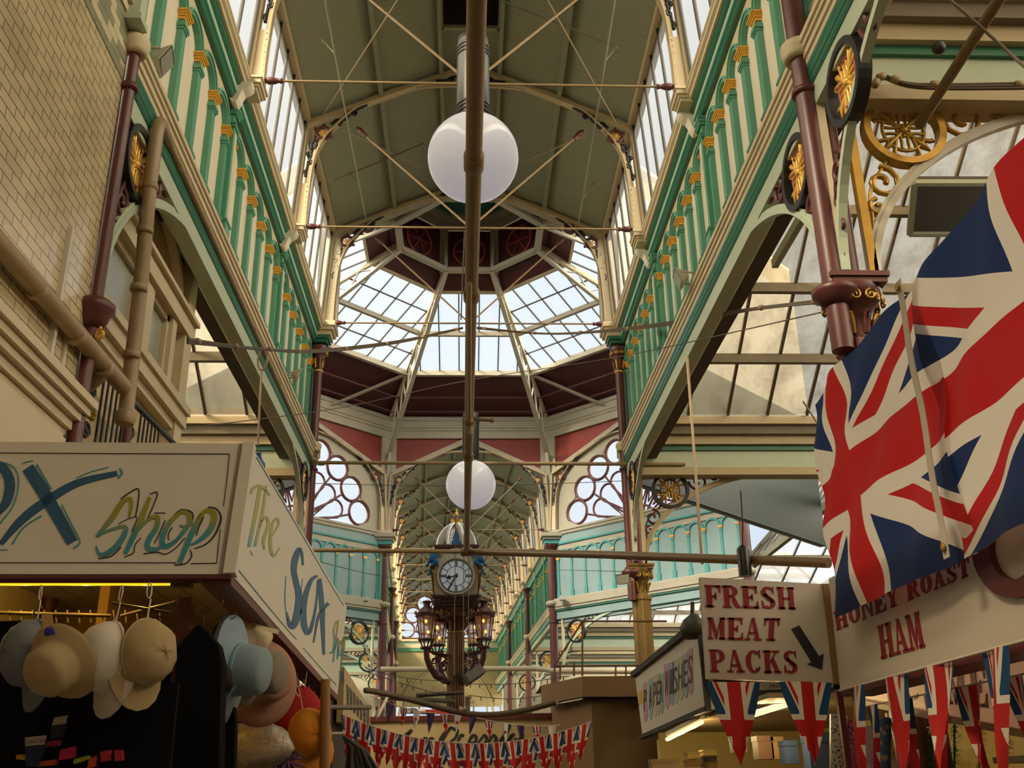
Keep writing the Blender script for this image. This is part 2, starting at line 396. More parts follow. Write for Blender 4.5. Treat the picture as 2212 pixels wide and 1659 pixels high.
# ---------------------------------------------------------------- inclined clerestory glazing
wn = 0
def glazing(s, y0, y1, n, idx, xb=2.40, zb=8.64, xt=2.30, zt=10.40):
    g = MB(); g.quad((s*xb, y0, zb), (s*xb, y1, zb), (s*xt, y1, zt), (s*xt, y0, zt))
    root = struct('window_%d' % idx, g, MILKY)
    m = MB()
    for i in range(n+1):
        y = y0+(y1-y0)*i/n; m.bar((s*xb, y, zb), (s*xt, y, zt), .022, .035, (s, 0, 0))
    m.build('glazing_bars', BARS, root)
for s in (-1, 1):
    for k in range(1, 5):
        wn += 1; glazing(s, TY[k]+.05, TY[k+1]-.02, 6, wn)
    wn += 1; glazing(s, Y0, TY[1], 17, wn)

# ---------------------------------------------------------------- roof boarding, purlins, ridge ventilator
b = MB(); ZE, ZR = 10.42, 11.47
def roof_z(x): return ZR - (ZR-ZE)*abs(x)/2.34
for s in (-1, 1):
    b.add([(s*2.34, Y0, ZE), (s*2.34, Y1, ZE), (s*.42, Y1, roof_z(.42)), (s*.42, Y0, roof_z(.42)),
           (s*2.34, Y0, ZE+.05), (s*2.34, Y1, ZE+.05), (s*.42, Y1, roof_z(.42)+.05), (s*.42, Y0, roof_z(.42)+.05)],
          [(0, 3, 2, 1), (4, 5, 6, 7), (0, 4, 7, 3), (1, 2, 6, 5), (0, 1, 5, 4)])
    for (ya, yb) in ((Y0, 8.6), (11.0, Y1)): b.quad((s*.42, ya, roof_z(.42)), (0, ya, ZR), (0, yb, ZR), (s*.42, yb, roof_z(.42)))
ceiling = struct('ceiling', b, ROOF_B)
for s in (-1, 1):
    for x in (.42, 1.27):
        MB().bar((s*x, Y0, roof_z(x)-.045), (s*x, Y1, roof_z(x)-.045), .055, .10).build('purlin', OLIVE_L, ceiling)
    MB().bar((s*2.29, Y0, 10.40), (s*2.29, Y1, 10.40), .09, .13).build('eaves_beam', BUFF, ceiling)
    MB().bar((s*2.36, Y0, 10.36), (s*2.36, Y1, 10.36), .05, .22).build('eaves_shadow_strip', DARK, ceiling)  # shadow at the eaves gutter put in as a dark strip
v = MB(); v.bb((-.42, 8.6, 11.72), (.42, 11.0, 11.76)); v.bb((-.44, 8.6, 11.28), (-.42, 11.0, 11.76)); v.bb((.42, 8.6, 11.28), (.44, 11.0, 11.76)); v.bb((-.42, 8.58, 11.28), (.42, 8.6, 11.76)); v.bb((-.42, 11.0, 11.28), (.42, 11.02, 11.76))
vent = v.build('ridge_ventilator', DARK, ceiling)
fr = MB()
for s in (-1, 1): fr.bar((s*.40, 8.6, 11.27), (s*.40, 11.0, 11.27), .06, .05)
fr.bar((-.4, 10.98, 11.27), (.4, 10.98, 11.27), .06, .05); fr.build('ventilator_frame', OLIVE_L, vent)

# ================================================================ roof trusses
RIB = spline([(2.20, 8.64), (2.195, 9.1), (2.15, 9.72), (2.03, 10.08), (1.86, 10.33), (1.62, 10.60), (1.36, 10.79), (1.05, 10.93), (.71, 11.01), (.35, 11.045), (0, 11.05)], 4)
def offset(pts, d):
    o = []
    for i, p in enumerate(pts):
        a = Vector(pts[max(i-1, 0)]); c = Vector(pts[min(i+1, len(pts)-1)]); t = (c-a).normalized(); o.append((p[0]+t.y*d, p[1]-t.x*d))
    return o
def scroll_tube(b, pts, r=.013, y=0.0, n=5):
    b.tube([(p[0], y, p[1]) for p in pts], r, n)
def make_truss(detail=True):
    root = thing('roof_truss', 'x', 'roof truss')
    rib = MB()
    for s in (-1, 1):
        inn = [(s*p[0], p[1]) for p in RIB]; out = [(s*p[0], p[1]) for p in offset(RIB, .06)]; fl = [(s*p[0], p[1]) for p in offset(RIB, .016)]
        rib.band(out, inn, (0, .012, 0), (1, 0, 0), (0, 0, 1), .024); rib.band(fl, inn, (0, .055, 0), (1, 0, 0), (0, 0, 1), .11)
    rib.build('arch_rib', BUFF, root)
    for s in (-1, 1):
        MB().bar((s*2.375, 0, 8.62), (s*2.285, 0, 10.34), .11, .05, (s, 0, 0)).build('post', BUFF, root)
        MB().bar((s*2.30, 0, 10.33), (0, 0, 11.385), .11, .055).build('rafter', BUFF, root)
        pl = MB()
        pl.prism([(2.40, 8.65), (2.36, 9.36), (2.185, 9.36), (2.20, 8.65)], (0, .018 if s > 0 else -.018, 0), (s, 0, 0), (0, 0, 1), .036)
        iz = [p for p in offset(RIB, .03) if .80 < p[0] < 1.50]
        pl.prism([(1.50, 10.70), (.84, 11.0)]+[(p[0], p[1]) for p in reversed(iz)], (0, .016 if s > 0 else -.016, 0), (s, 0, 0), (0, 0, 1), .032)
        if detail:
            riv = [(2.225, 8.72+.085*i) for i in range(8)]+[(2.365-.003*i, 8.72+.085*i) for i in range(8)]+[(.9+.11*i, 10.935-.05*i) for i in range(6)]+[(.9+.11*i, 11.03-.052*i+(-.03 if i == 0 else -.03)) for i in range(6)]
            for x, z in riv: pl.lathe((s*x, -.016, z), [(.016, 0), (.012, .010), (.0, .014)], 6, (0, -1, 0))
        pl.build('riveted_plate', CREAM, root)
        # rosette wheel
        w = MB(); cx, cz = s*2.055, 10.195
        w.tube([(cx+.095*math.cos(a), 0, cz+.095*math.sin(a)) for a in [2*PI*i/20 for i in range(20)]], .028, 6, closed=True)
        for i in range(6): a = 2*PI*i/6+.5; w.ball((cx+.132*math.cos(a), 0, cz+.132*math.sin(a)), .026, 6)
        ro = w.build('rosette', MAROON, root)
        f = MB(); f.ball((cx, -.012, cz), .024, 8)
        for i in range(6): a = 2*PI*i/6; f.ball((cx+.042*math.cos(a), -.008, cz+.042*math.sin(a)), .018, 6, (1, .6, 1)); f.bar((cx, 0, cz), (cx+.09*math.cos(a), 0, cz+.09*math.sin(a)), .01, .01)
        f.build('gilt_flower', GOLD, ro)
        # black scrollwork in the spandrels
        k = MB()
        def S(pts, r=.018): scroll_tube(k, [(s*p[0], p[1]) for p in pts], r*1.3)
        S(spline([(2.16, 10.08), (2.22, 9.98), (2.20, 9.86), (2.21, 9.76), (2.24, 9.66), (2.25, 9.52)], 4), .016)
        S(spiral(2.185, 9.98, .065, 1.1, 1.6)); S(spiral(2.235, 9.83, .05, 1.1, -1.4, sgn=-1)); S(spiral(2.22, 9.70, .04, 1.0, 2.2))
        S([(2.24, 9.60), (2.27, 9.55), (2.255, 9.48)], .02); S([(2.12, 10.07), (2.17, 9.98), (2.13, 9.9)], .016)
        S(spline([(1.95, 10.27), (1.86, 10.40), (1.76, 10.43), (1.68, 10.52), (1.60, 10.60), (1.50, 10.66)], 4), .016)
        S(spiral(1.85, 10.37, .065, 1.1, .2)); S(spiral(1.73, 10.50, .05, 1.1, 3.0, sgn=-1)); S(spiral(1.64, 10.53, .04, 1.0, .6))
        S([(1.54, 10.63), (1.50, 10.68), (1.46, 10.68)], .02); S([(1.96, 10.34), (1.88, 10.42), (1.8, 10.40)], .016)
        S(spline([(.05, 11.21), (.14, 11.17), (.24, 11.20), (.34, 11.14), (.46, 11.12)], 4), .015); S(spiral(.13, 11.19, .055, 1.1, 3.0)); S(spiral(.27, 11.155, .04, 1.0, 0.5, sgn=-1)); S([(.4, 11.12), (.5, 11.11)], .02)
        k.build('scrollwork', BLACK, root)
    boss = (0, 0, 8.69)
    t = MB(); t.tube([(-2.12, 0, 8.69), (2.12, 0, 8.69)], .0145, 6)
    t.build('tie_rod', TAN, root)
    for s in (-1, 1):
        MB().tube([(s*1.50, 0, 10.19), boss], .0145, 6).build('brace_rod', TAN, root)
        prof = [(.016, 0), (.02, .02), (.042, .06), (.038, .12), (.022, .17), (.03, .185), (.03, .205), (.016, .21)]
        MB().lathe((s*2.22, 0, 8.69), prof, 10, (-s, 0, 0)).build('rod_socket', MAROON, root)
        d = (Vector(boss)-Vector((s*1.60, 0, 10.30))).normalized()
        MB().lathe((s*1.60, 0, 10.30), prof, 10, d).build('rod_socket', MAROON, root)
    bs = MB(); bs.lathe((0, -.05, 8.69), [(.05, 0), (.065, .01), (.065, .09), (.05, .10)], 12, (0, 1, 0)); bs.ball((0, 0, 8.69), .05, 8)
    bs.build('boss', BLACK, root)
    return root
truss0 = make_truss()
names = {0: (11.85, 'cream arched roof truss with tie rods above the nearer globe lamp'),
         1: (8.85, 'cream arched roof truss cut off by the top edge, tie rod behind the globe canister'),
         2: (14.85, 'cream arched roof truss at the mouth of the octagon, before the skylights')}
for i in range(3):
    o = truss0 if i == 0 else copy_tree(truss0)
    o.location = (0, names[i][0]+.06, 0); o['label'] = names[i][1]; o['group'] = 'arched roof trusses of the near hall'
    if i == 2:                                            # the octagon truss keeps its rods, its boss drops the corbels
        pass
# ================================================================ slender columns
def capital(b_main, b_gold, c, r, h, lift=0, volute=True):
    """bell with leaves and volutes, base at c"""
    x, y, z = c
    b_main.lathe(c, [(r*1.02, 0), (r*1.05, h*.05), (r*1.0, h*.1), (r*1.1, h*.4), (r*1.35, h*.62), (r*1.9, h*.8), (r*2.05, h*.86), (r*2.05, h*1.0)], 16)
    b_gold.lathe(c, [(r*1.05, -h*.08), (r*1.18, -h*.05), (r*1.05, -h*.01)], 16)
    for i in range(8):
        a = 2*PI*i/8+.2
        ux = Vector((math.cos(a), math.sin(a), 0)); p = [(r*1.05, h*.08), (r*1.2, h*.3), (r*1.5, h*.46), (r*1.75, h*.42)]
        (b_gold if i % 2 else b_main).tube([Vector(c)+ux*q[0]+Vector((0, 0, q[1])) for q in p], [r*.16, r*.26, r*.2, r*.1], 6)
    if volute:
        for i in range(8):
            a = 2*PI*i/8; ux = Vector((math.cos(a), math.sin(a), 0)); tx = Vector((-math.sin(a), math.cos(a), 0))
            for sg in (-1, 1):
                sp = spiral(sg*r*.55, h*.72, r*.42, 1.4, PI/2, 12, .1, sgn=sg)
                b_gold.tube([Vector(c)+ux*(r*1.95)+tx*q[0]+Vector((0, 0, q[1])) for q in sp], r*.09, 5)
OLGOLD = mat('tarnished gold paint', (.20, .125, .03), .4, metal=.2, var=.4, scale=9)
R_L = .056
def column(x, y, s, label, r=.073, low_gold=False, slim=False):
    t = thing('cast_iron_column', label, 'column', 'maroon columns of the near hall', (x, y, 0))
    MB().lathe((0, 0, 0), [(r, 4.2), (r, 6.20), (r*1.02, 8.0), (r, 8.5)], 18).build('front_shaft', MAROON, t)
    g = MB(); g.lathe((0, 0, 6.50), [(r, 0), (r+.035, .0), (r+.05, .03), (r+.05, .06), (r+.062, .08), (r+.055, .13), (r+.03, .15), (r, .15)], 20); g.build('collar', CREAM, t)
    k = MB(); k.lathe((0, 0, 6.19), [(r, 0), (r+.02, .005), (r+.024, .025), (r+.02, .045), (r, .05)], 18); k.build('neck_ring', MAROON, t)
    if slim:                                              # only the front shaft shows; the tiles hide the rest
        MB().lathe((0, 0, 0), [(r*1.15, 0), (r*1.1, 4.2), (r, 4.3)], 16).build('lower_shaft', MAROON, t)
        q = MB(); q.lathe((0, 0, 4.36), [(r, 0), (r+.02, .0), (r+.05, .05), (r+.06, .09), (r+.085, .12), (r+.085, .16), (r+.05, .19), (r, .21)], 18); rg = q.build('shaft_ring', MAROON, t)
        q = MB()
        for a in (-.5, -2.2): q.tube([(r*1.6*math.cos(a)+p[0]*math.cos(a), r*1.6*math.sin(a)+p[0]*math.sin(a), 4.30+p[1]) for p in spiral(.02, 0, .045, 1.4, PI/2, 14)], .011, 6)
        q.build('gilt_volutes', GOLD, rg); return t
    MB().lathe((s*.15, .10, 0), [(.078, 4.66), (.078, 6.08)], 16).build('rear_shaft', MAROON, t)
    pl = MB(); pl.bb((s*.02, -.05, 6.05), (s*.19, .17, 6.34)); pl.build('bolted_plate', MINT, t)
    bo = MB()
    for i in range(6): bo.ball((s*(.07+.05*(i % 2)), -.055, 6.1+.035*i), .011, 6)
    bo.build('bolts', MINT, pl and t.children[-1])
    m, gd = MB(), MB()
    capital(m, gd, (s*.15, .1, 4.30), .095, .37)
    m.bb((s*.15-.18, -.08, 4.66), (s*.15+.18, .28, 4.70)); m.bb((s*.15-.195, -.095, 4.70), (s*.15+.195, .295, 4.735))
    cp = m.build('capital', OLGOLD if low_gold else MAROON, t); gd.build('gilt_leaves', GOLD_D, cp)
    fr_ = MB(); fr_.lathe((0, 0, 4.52), [(r, 0), (r+.02, .0), (r+.04, .04), (r+.075, .07), (r+.08, .11), (r+.05, .13), (r, .14)], 18); fr_.build('shaft_ring', MAROON, t)
    MB().lathe((s*.15, .1, 0), [(.19, 0), (.19, .3), (.16, .36), (.15, 1.5), (.14, 4.2), (.155, 4.22), (.155, 4.28), (.10, 4.31)], 32, smooth=False, flute=.09).build('fluted_base', OLGOLD if low_gold else MAROON, t)
    return t
column(-2.405, 5.90, -1, 'maroon column standing against the tiled wall on the left', .042, slim=True)
column(2.38, 5.85, 1, 'double maroon column with a scrolled capital beside the large flag')
col_far = []
for s in (-1, 1):
    c = column(s*2.40, 14.93, s, 'maroon column with gilt upper capital at the %s of the octagon opening' % ('left' if s < 0 else 'right'), .062, low_gold=s > 0)
    m, gd = MB(), MB(); capital(m, gd, (0, 0, 7.86), .066, .40)
    cp = m.build('upper_capital', MAROON, c); gd.build('gilt_leaves', GOLD, cp)
    b = MB()
    for z0, z1, q in ((8.30, 8.36, .0), (8.36, 8.42, .03)): b.bb((-.13-q, -.13-q, z0), (.13+q, .13+q, z1))
    b.build('green_block', GREEN_D, c)
    b = MB()
    for z0, z1, q in ((8.42, 8.50, .05), (8.50, 8.56, .09), (8.56, 8.64, .12)): b.bb((-.13-q, -.10-q, z0), (.13+q, .13+q, z1))
    b.build('cream_block', CREAM, c)

# ================================================================ spandrel brackets under the girders
def fleur(b, c, ux, uy, R, petals=4, rot=PI/4):
    """gilt flower of leaf sprays in the plane ux,uy"""
    c = Vector(c); ux = Vector(ux); uy = Vector(uy); nn = ux.cross(uy).normalized()
    b.ball(c, R*.15, 8)
    for i in range(8): a = 2*PI*i/8; b.ball(c+(ux*math.cos(a)+uy*math.sin(a))*R*.17, R*.07, 6)
    for i in range(petals):
        a = 2*PI*i/petals+rot; d = ux*math.cos(a)+uy*math.sin(a); e = -ux*math.sin(a)+uy*math.cos(a)
        b.tube([c+d*R*.1, c+d*R*.45, c+d*R*.72, c+d*R*.97], [R*.07, R*.06, R*.11, R*.02], 6)
        for sg in (-1, 1):
            b.tube([c+d*R*.3, c+d*R*.52+e*sg*R*.12, c+d*R*.75+e*sg*R*.26, c+d*R*.82+e*sg*R*.34, c+d*R*.72+e*sg*R*.38], [R*.05, R*.06, R*.07, R*.05, R*.02], 5)
            b.tube([c+d*R*.15, c+d*R*.35+e*sg*R*.22, c+d*R*.5+e*sg*R*.34, c+d*R*.45+e*sg*R*.42], [R*.05, R*.05, R*.05, R*.02], 5)
def spandrel(label, origin, ux, mats, R=.27, L=2.3, H=1.46, cat='bracket', group='arched spandrel brackets', rc=(.47, 5.88), z0=4.75, gilt_scroll=None):
    """ux = direction away from the column; origin at the column axis"""
    t = thing('spandrel_bracket', label, cat, group, origin)
    u = Vector(ux); w = Vector((0, 0, 1)); o = Vector((0, 0, 0)); nn = u.cross(w).normalized()
    zt = z0+H
    e = arc(L+.13, z0, L, H, 180, 90, 20); e2 = arc(L+.13, z0, L-.045, H-.05, 180, 90, 20)
    b = MB(); b.band(e, e2, o-nn*.03, u, w, .06); b.band([(p[0], p[1]) for p in e], arc(L+.13, z0, L+.03, H+.03, 180, 90, 20), o-nn*.02, u, w, .04)
    b.build('arch_rim', mats['rim'], t)
    b = MB(); b.prism([(.10, z0), (.16, z0), (.16, zt-.02), (L*.9, zt-.0), (L*.9, zt+.06), (.10, zt+.06)], o-nn*.03, u, w, .06); b.build('frame', mats['frame'], t)
    c = u*rc[0]+w*rc[1]
    b = MB(); b.tube([c+(u*math.cos(a)+w*math.sin(a))*R for a in [2*PI*i/32 for i in range(32)]], R*.085, 8, closed=True)
    b.band([(rc[0]+R*1.08*math.cos(a), rc[1]+R*1.08*math.sin(a)) for a in [2*PI*i/32 for i in range(32)]], [(rc[0]+R*.9*math.cos(a), rc[1]+R*.9*math.sin(a)) for a in [2*PI*i/32 for i in range(32)]], o-nn*.045, u, w, .09, closed=True)
    ring = b.build('roundel', mats['ring'], t)
    b = MB(); b.tube([c+(u*math.cos(a)*.55+w*math.sin(a)*.62)*R for a in [2*PI*i/24 for i in range(24)]], R*.05, 6, closed=True); b.build('inner_ring', mats['inner'], ring)
    b = MB(); fleur(b, c, u, w, R*.92); b.build('gilt_flower', mats['flower'], ring)
    b = MB()                                             # scrolls above the arch and beside the column
    def S(cx, cz, r, turns, a0, sg=1, th=.022): b.tube([u*p[0]+w*p[1] for p in spiral(cx, cz, r, turns, a0, 14, .2, sgn=sg)], th, 6)
    S(rc[0]+R+.18, zt-.17, .155, 1.3, PI, 1); S(rc[0]+R+.42, zt-.10, .09, 1.1, PI*.9, -1, .018); S(rc[0]+R+.62, zt-.06, .055, 1.0, PI, 1, .014); S(rc[0]+R+.80, zt-.04, .035, 1.0, PI, 1, .012)
    S(.30, rc[1]-R-.16, .135, 1.3, PI/2, -1); S(.24, rc[1]-R-.36, .07, 1.1, PI/2, 1, .018); S(.21, rc[1]-R-.55, .045, 1.0, PI/2, -1, .014)
    b.tube([u*p[0]+w*p[1] for p in spline([(rc[0]+R*.8, rc[1]+R*.75), (rc[0]+R+.15, zt-.04), (rc[0]+R+.42, zt-.03), (rc[0]+R+.9, zt-.01)], 4)], .014, 5)
    b.tube([u*p[0]+w*p[1] for p in spline([(rc[0]-R*.5, rc[1]-R*.85), (.22, rc[1]-R-.2), (.19, rc[1]-R-.45), (.17, z0+.1)], 4)], .014, 5)
    b.build('scrollwork', mats['scroll'], t)
    return t
BM = dict(rim=MINT, frame=CREAM, ring=BLACK, inner=RED_B, flower=GOLD, scroll=MAROON)
DM = dict(rim=BUFF, frame=BUFF, ring=BLACK, inner=MAROON, flower=GOLD_D, scroll=MAROON)
GM = dict(rim=WHITE_G, frame=GOLD_D, ring=GOLD_D, inner=GOLD_D, flower=GOLD_D, scroll=GOLD_D)
spandrel('oval gilt roundel bracket just beyond the right double column', (2.45, 5.87, 0), (0, 1, 0), BM)
spandrel('oval gilt roundel bracket on the near side of the right double column', (2.45, 5.95, 0), (0, -1, 0), BM, rc=(.65, 5.88))
spandrel('oval gilt roundel bracket behind the tan downpipe on the left', (-2.45, 5.87, 0), (0, 1, 0), BM)
for s in (-1, 1):
    spandrel('narrow gilt roundel bracket on the near face of the %s column at the octagon' % ('left' if s < 0 else 'right'), (s*2.45, 14.88, 0), (0, -1, 0), BM)
spandrel('large all-gilt scrolled bracket reaching from the double column over the flag', (2.55, 5.9, 0), (1, 0, 0), GM, R=.275, rc=(.52, 5.94), L=2.2)
spandrel('dark roundel bracket with black ring under the right aisle beam by the octagon', (2.5, 15.0, 0), (1, 0, 0), DM, R=.27, rc=(.6, 5.9), L=2.4)
spandrel('dark roundel bracket under the left aisle beam by the octagon', (-2.5, 15.0, 0), (-1, 0, 0), DM, R=.27, rc=(.6, 5.9), L=2.4)
# ================================================================ octagonal crossing
OC = Vector((0, 21.95, 0))
OV = [(-2.43, -7.0), (2.43, -7.0), (6.93, -2.52), (6.93, 2.52), (2.43, 7.0), (-2.43, 7.0), (-6.93, 2.52), (-6.93, -2.52)]
def ov(i, r, z): x, y = OV[i % 8]; return OC + Vector((x*r/7.0, y*r/7.0, z))
MAR_B = boards('maroon roof boards', (0.075, 0.013, 0.014), 'X', 0.12, var=0.2)
RED_V = boards('brick red upright boards', (0.235, 0.026, 0.017), 'X', 0.055, rough=0.5)

def face_frame(i):
    """far end to near end of octagon side i: origin at its first corner seen from inside, u along, n inward"""
    a = ov(i, 7.0, 0); b = ov(i+1, 7.0, 0); u = (b-a); L = u.length; u /= L; n = Vector((0, 0, 1)).cross(u)
    if n.dot(OC-a) < 0: n = -n
    return a, b, u, n, L
def fan_window(idx, i, panel=True):
    a, b, u, n, L = face_frame(i); w = Vector((0, 0, 1)); h = L/2; c = a+u*h; zc = 8.34; R = 2.30*h/3.17; rr = .35*h/3.17
    N = 64; cs = [(R*math.cos(PI*k/10), R*math.sin(PI*k/10)) for k in range(1, 10)]
    inner, outer = [], []
    for k in range(N+1):
        t = PI*k/N; d = (math.cos(t), math.sin(t)); best = R*.93
        for q in cs:
            m = q[0]*d[0]+q[1]*d[1]; disc = (rr+.03)**2-(q[0]**2+q[1]**2-m*m)
            if disc > 0: best = max(best, m+math.sqrt(disc))
        z_lim = 3.12-abs(d[0])*0
        # distance to the gable outline: posts at +-h*.93, rafters from (h*.93, 2.0) to (0, 3.12)
        o1 = (h*.95)/max(abs(d[0]), 1e-4); sl = (3.12-1.95)/(h*.95); o2 = 3.12/(d[1]+sl*abs(d[0])) if d[1] > -.01 else o1
        o = max(min(o1, o2), best+.04); inner.append((d[0]*best, d[1]*best+zc)); outer.append((d[0]*o, d[1]*o+zc))
    root = struct_root('window_%d' % idx); root.location = c; root.rotation_euler = (0, 0, math.atan2(u.y, u.x))
    X, Z = Vector((1, 0, 0)), w; O = Vector((0, 0, 0)); sg = 1 if n.dot(Vector((-u.y, u.x, 0))) > 0 else -1     # local +y is -n or n
    b1 = MB(); b1.band(outer, inner, O+Vector((0, .05, 0)), X, Z, .10); b1.bb((-h*.95, -.05, 8.3), (h*.95, .05, zc+.02)); b1.build('fan_panel', OCREAM, root)
    t = MB()
    for q in cs: t.tube([(q[0]+rr*math.cos(s), 0, zc+q[1]+rr*math.sin(s)) for s in [2*PI*j/24 for j in range(24)]], .045, 6, closed=True)
    for k in range(10):                                   # petals between the spokes
        an = PI*(k+.5)/10
        if k in (0, 9): continue
        dr = Vector((math.cos(an), 0, math.sin(an))); dt = Vector((-math.sin(an), 0, math.cos(an))); o = Vector((0, 0, zc))
        p = [o+dr*.62*R/2.3, o+dr*1.0*R/2.3+dt*.12, o+dr*1.42*R/2.3+dt*.24*R/2.3]+[o+dr*(1.50+.26*math.sin(s))*R/2.3+dt*.26*R/2.3*math.cos(s) for s in [PI*j/8 for j in range(9)]]+[o+dr*1.42*R/2.3-dt*.24*R/2.3, o+dr*1.0*R/2.3-dt*.12]
        t.tube(p, .035, 5, closed=True)
    for k in range(1, 10):
        an = PI*k/10; dr = Vector((math.cos(an), 0, math.sin(an))); o = Vector((0, 0, zc)); t.tube([o+dr*.25, o+dr*(R-rr)], .032, 5); t.ball(o+dr*1.12*R/2.3, .05, 6)
    t.tube([(.5*math.cos(s)*R/2.3, 0, zc+.5*R/2.3*math.sin(s)) for s in [PI*j/16 for j in range(17)]], .035, 5)
    t.build('tracery', MAROON, root)
    g = MB(); ring = [(p[0]*.99, .06*sg*-1, zc+(p[1]-zc)*.99) for p in inner]; g.add(ring, [tuple(range(len(ring)))]); g.build('pane', CLEAR, root)
    return root
SLATE = mat('pale lead sheet', (.20, .215, .22), .6, var=.1)
def gable(i, glazed, name, open_bottom=False):
    """upper wall of one octagon side: cornice, red corner boards, posts"""
    a, b, u, n, L = face_frame(i); h = L/2; c = a+u*h
    root = struct_root(name); root.location = c; root.rotation_euler = (0, 0, math.atan2(u.y, u.x))
    sg = 1 if n.dot(Vector((-u.y, u.x, 0))) > 0 else -1      # n is local +y*sg
    iy = lambda d: d*sg
    def prof(nm, pr, m):
        q = MB(); q.sweep([(iy(p[0]), p[1]) for p in pr], (-h, 0, 0), (h, 0, 0), (0, 1, 0), (0, 0, 1)); return q.build(nm, m, root)
    prof('wall_plate', [(-.1, 11.5), (.10, 11.5), (.10, 11.72), (.13, 11.74), (.13, 11.80), (.16, 11.82), (.16, 12.02), (.19, 12.04), (.19, 12.16), (-.1, 12.16)], OCREAM)
    k = sl = (11.44-10.42)/h
    for s in (-1, 1):
        q = MB(); x1 = s*(h-.28)
        q.prism([(x1, 10.40), (x1, 11.52), (0, 11.52), (0, 11.30)] if s > 0 else [(x1, 11.52), (x1, 10.40), (0, 11.30), (0, 11.52)], (0, .02, 0), (1, 0, 0), (0, 0, 1), .04)
        if i in (3, 4, 5): q.build('red_boarding', RED_V, root)
        q = MB(); q.bar((s*(h-.2), iy(.04), 10.40), (0, iy(.04), 11.46), .14, .17); q.build('raking_beam', OCREAM, root)
        q = MB(); q.bb((s*h, iy(-.06), 8.6), (s*(h-.28), iy(.09), 11.52)); q.build('corner_post', OCREAM, root)
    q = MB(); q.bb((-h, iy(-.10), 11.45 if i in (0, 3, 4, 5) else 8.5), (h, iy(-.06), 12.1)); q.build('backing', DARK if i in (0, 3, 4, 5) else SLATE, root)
    return root
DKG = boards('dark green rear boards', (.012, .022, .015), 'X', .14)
def arcade(i, name, n=12):
    a, b, u, nn, L = face_frame(i); h = L/2; c = a+u*h
    sg = 1 if nn.dot(Vector((-u.y, u.x, 0))) > 0 else -1
    w = MB(); w.bb((-h, -.07, 6.0), (h, .02, 8.4)); root = w.build(name, AQUA); root['kind'] = 'structure'
    root.location = c; root.rotation_euler = (0, 0, math.atan2(u.y, u.x)); iy = lambda d: d*sg
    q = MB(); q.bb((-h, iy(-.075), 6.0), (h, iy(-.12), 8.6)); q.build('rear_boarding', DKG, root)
    def prof(nm, pr, m): q = MB(); q.sweep([(iy(p[0]), p[1]) for p in pr], (-h, 0, 0), (h, 0, 0), (0, 1, 0), (0, 0, 1)); return q.build(nm, m, root)
    prof('girder', [(0, 6.10), (.08, 6.10), (.08, 6.32), (0, 6.32)], AQUA)
    prof('girder_moulding', [(0, 6.32), (.12, 6.32), (.12, 6.37), (0, 6.37)], GREEN_D)
    prof('girder_cornice', [(0, 6.37), (.14, 6.37), (.14, 6.42), (.17, 6.44), (.17, 6.64), (.14, 6.67), (0, 6.67)], OCREAM)
    prof('spandrel_band', [(0, 8.03), (.05, 8.03), (.05, 8.2), (0, 8.2)], OCREAM)
    prof('upper_moulding', [(0, 8.19), (.07, 8.19), (.09, 8.21), (.09, 8.26), (0, 8.26)], TEAL)
    prof('upper_frieze', [(0, 8.26), (.085, 8.26), (.085, 8.47), (0, 8.47)], AQUA)
    prof('upper_cornice', [(0, 8.47), (.11, 8.47), (.13, 8.50), (.13, 8.55), (.16, 8.57), (.16, 8.63), (0, 8.63)], OCREAM)
    pitch = .49; x0 = -pitch*n/2; pil = None
    for j in range(n+1):
        x = x0+j*pitch
        if pil is None:
            q = MB(); q.bb((-.035, 0, 6.67), (.035, iy(.045), 7.78)); q.bb((-.055, 0, 6.67), (.055, iy(.06), 6.88)); q.bb((-.048, 0, 7.70), (.048, iy(.055), 7.73))
            pil = q.build('pilaster', TEAL, root)
            q = MB(); q.bb((-.055, 0, 7.77), (.055, iy(.06), 7.80)); q.bb((-.065, 0, 7.80), (.065, iy(.07), 7.83)); q.build('capital', GOLD, pil); o = pil
        else: o = copy_tree(pil, root)
        o.location = (x, 0, 0)
        if j < n:
            q = MB(); A = arc(x+pitch/2, 7.83, pitch/2, pitch/2, 180, 0, 14); B = arc(x+pitch/2, 7.83, pitch/2-.055, pitch/2-.055, 180, 0, 14)
            q.band(A, B, (0, iy(.055) if sg > 0 else 0, 0), (1, 0, 0), (0, 0, 1), .055); q.build('arch_moulding', TEAL, root)
    return root
gable(4, False, 'wall_north')
for i, nm in ((3, 'wall_northeast'), (5, 'wall_northwest')):
    gable(i, True, nm); wn += 1; fan_window(wn, i)
    arcade(i, 'wall_lower_northeast' if i == 3 else 'wall_lower_northwest')
for i, nm in ((2, 'wall_east'), (6, 'wall_west'), (1, 'wall_southeast'), (7, 'wall_southwest'), (0, 'wall_south')): gable(i, False, nm)
for i, nm in ((1, 'wall_lower_southeast'), (7, 'wall_lower_southwest')): arcade(i, nm)
# trusses framing the three visible octagon sides
for i, lab in ((4, 'cream arched truss framing the opening to the far hall'), (3, 'cream arched truss over the fan window on the right of the octagon'), (5, 'cream arched truss over the fan window on the left of the octagon')):
    a, b, u, n, L = face_frame(i); o = copy_tree(truss0); o.location = (a+b)/2+n*.12; o.rotation_euler = (0, 0, math.atan2(u.y, u.x)); o.scale = (L/2/2.43, 1, 1) if i != 4 else (1, 1, 1)
    o['label'] = lab; o['group'] = 'arched trusses of the octagon'
    if i != 4:
        for ch in list(o.children):
            if ch.name.split('.')[0] in ('tie_rod', 'brace_rod', 'rod_socket', 'boss'): bpy.data.objects.remove(ch)
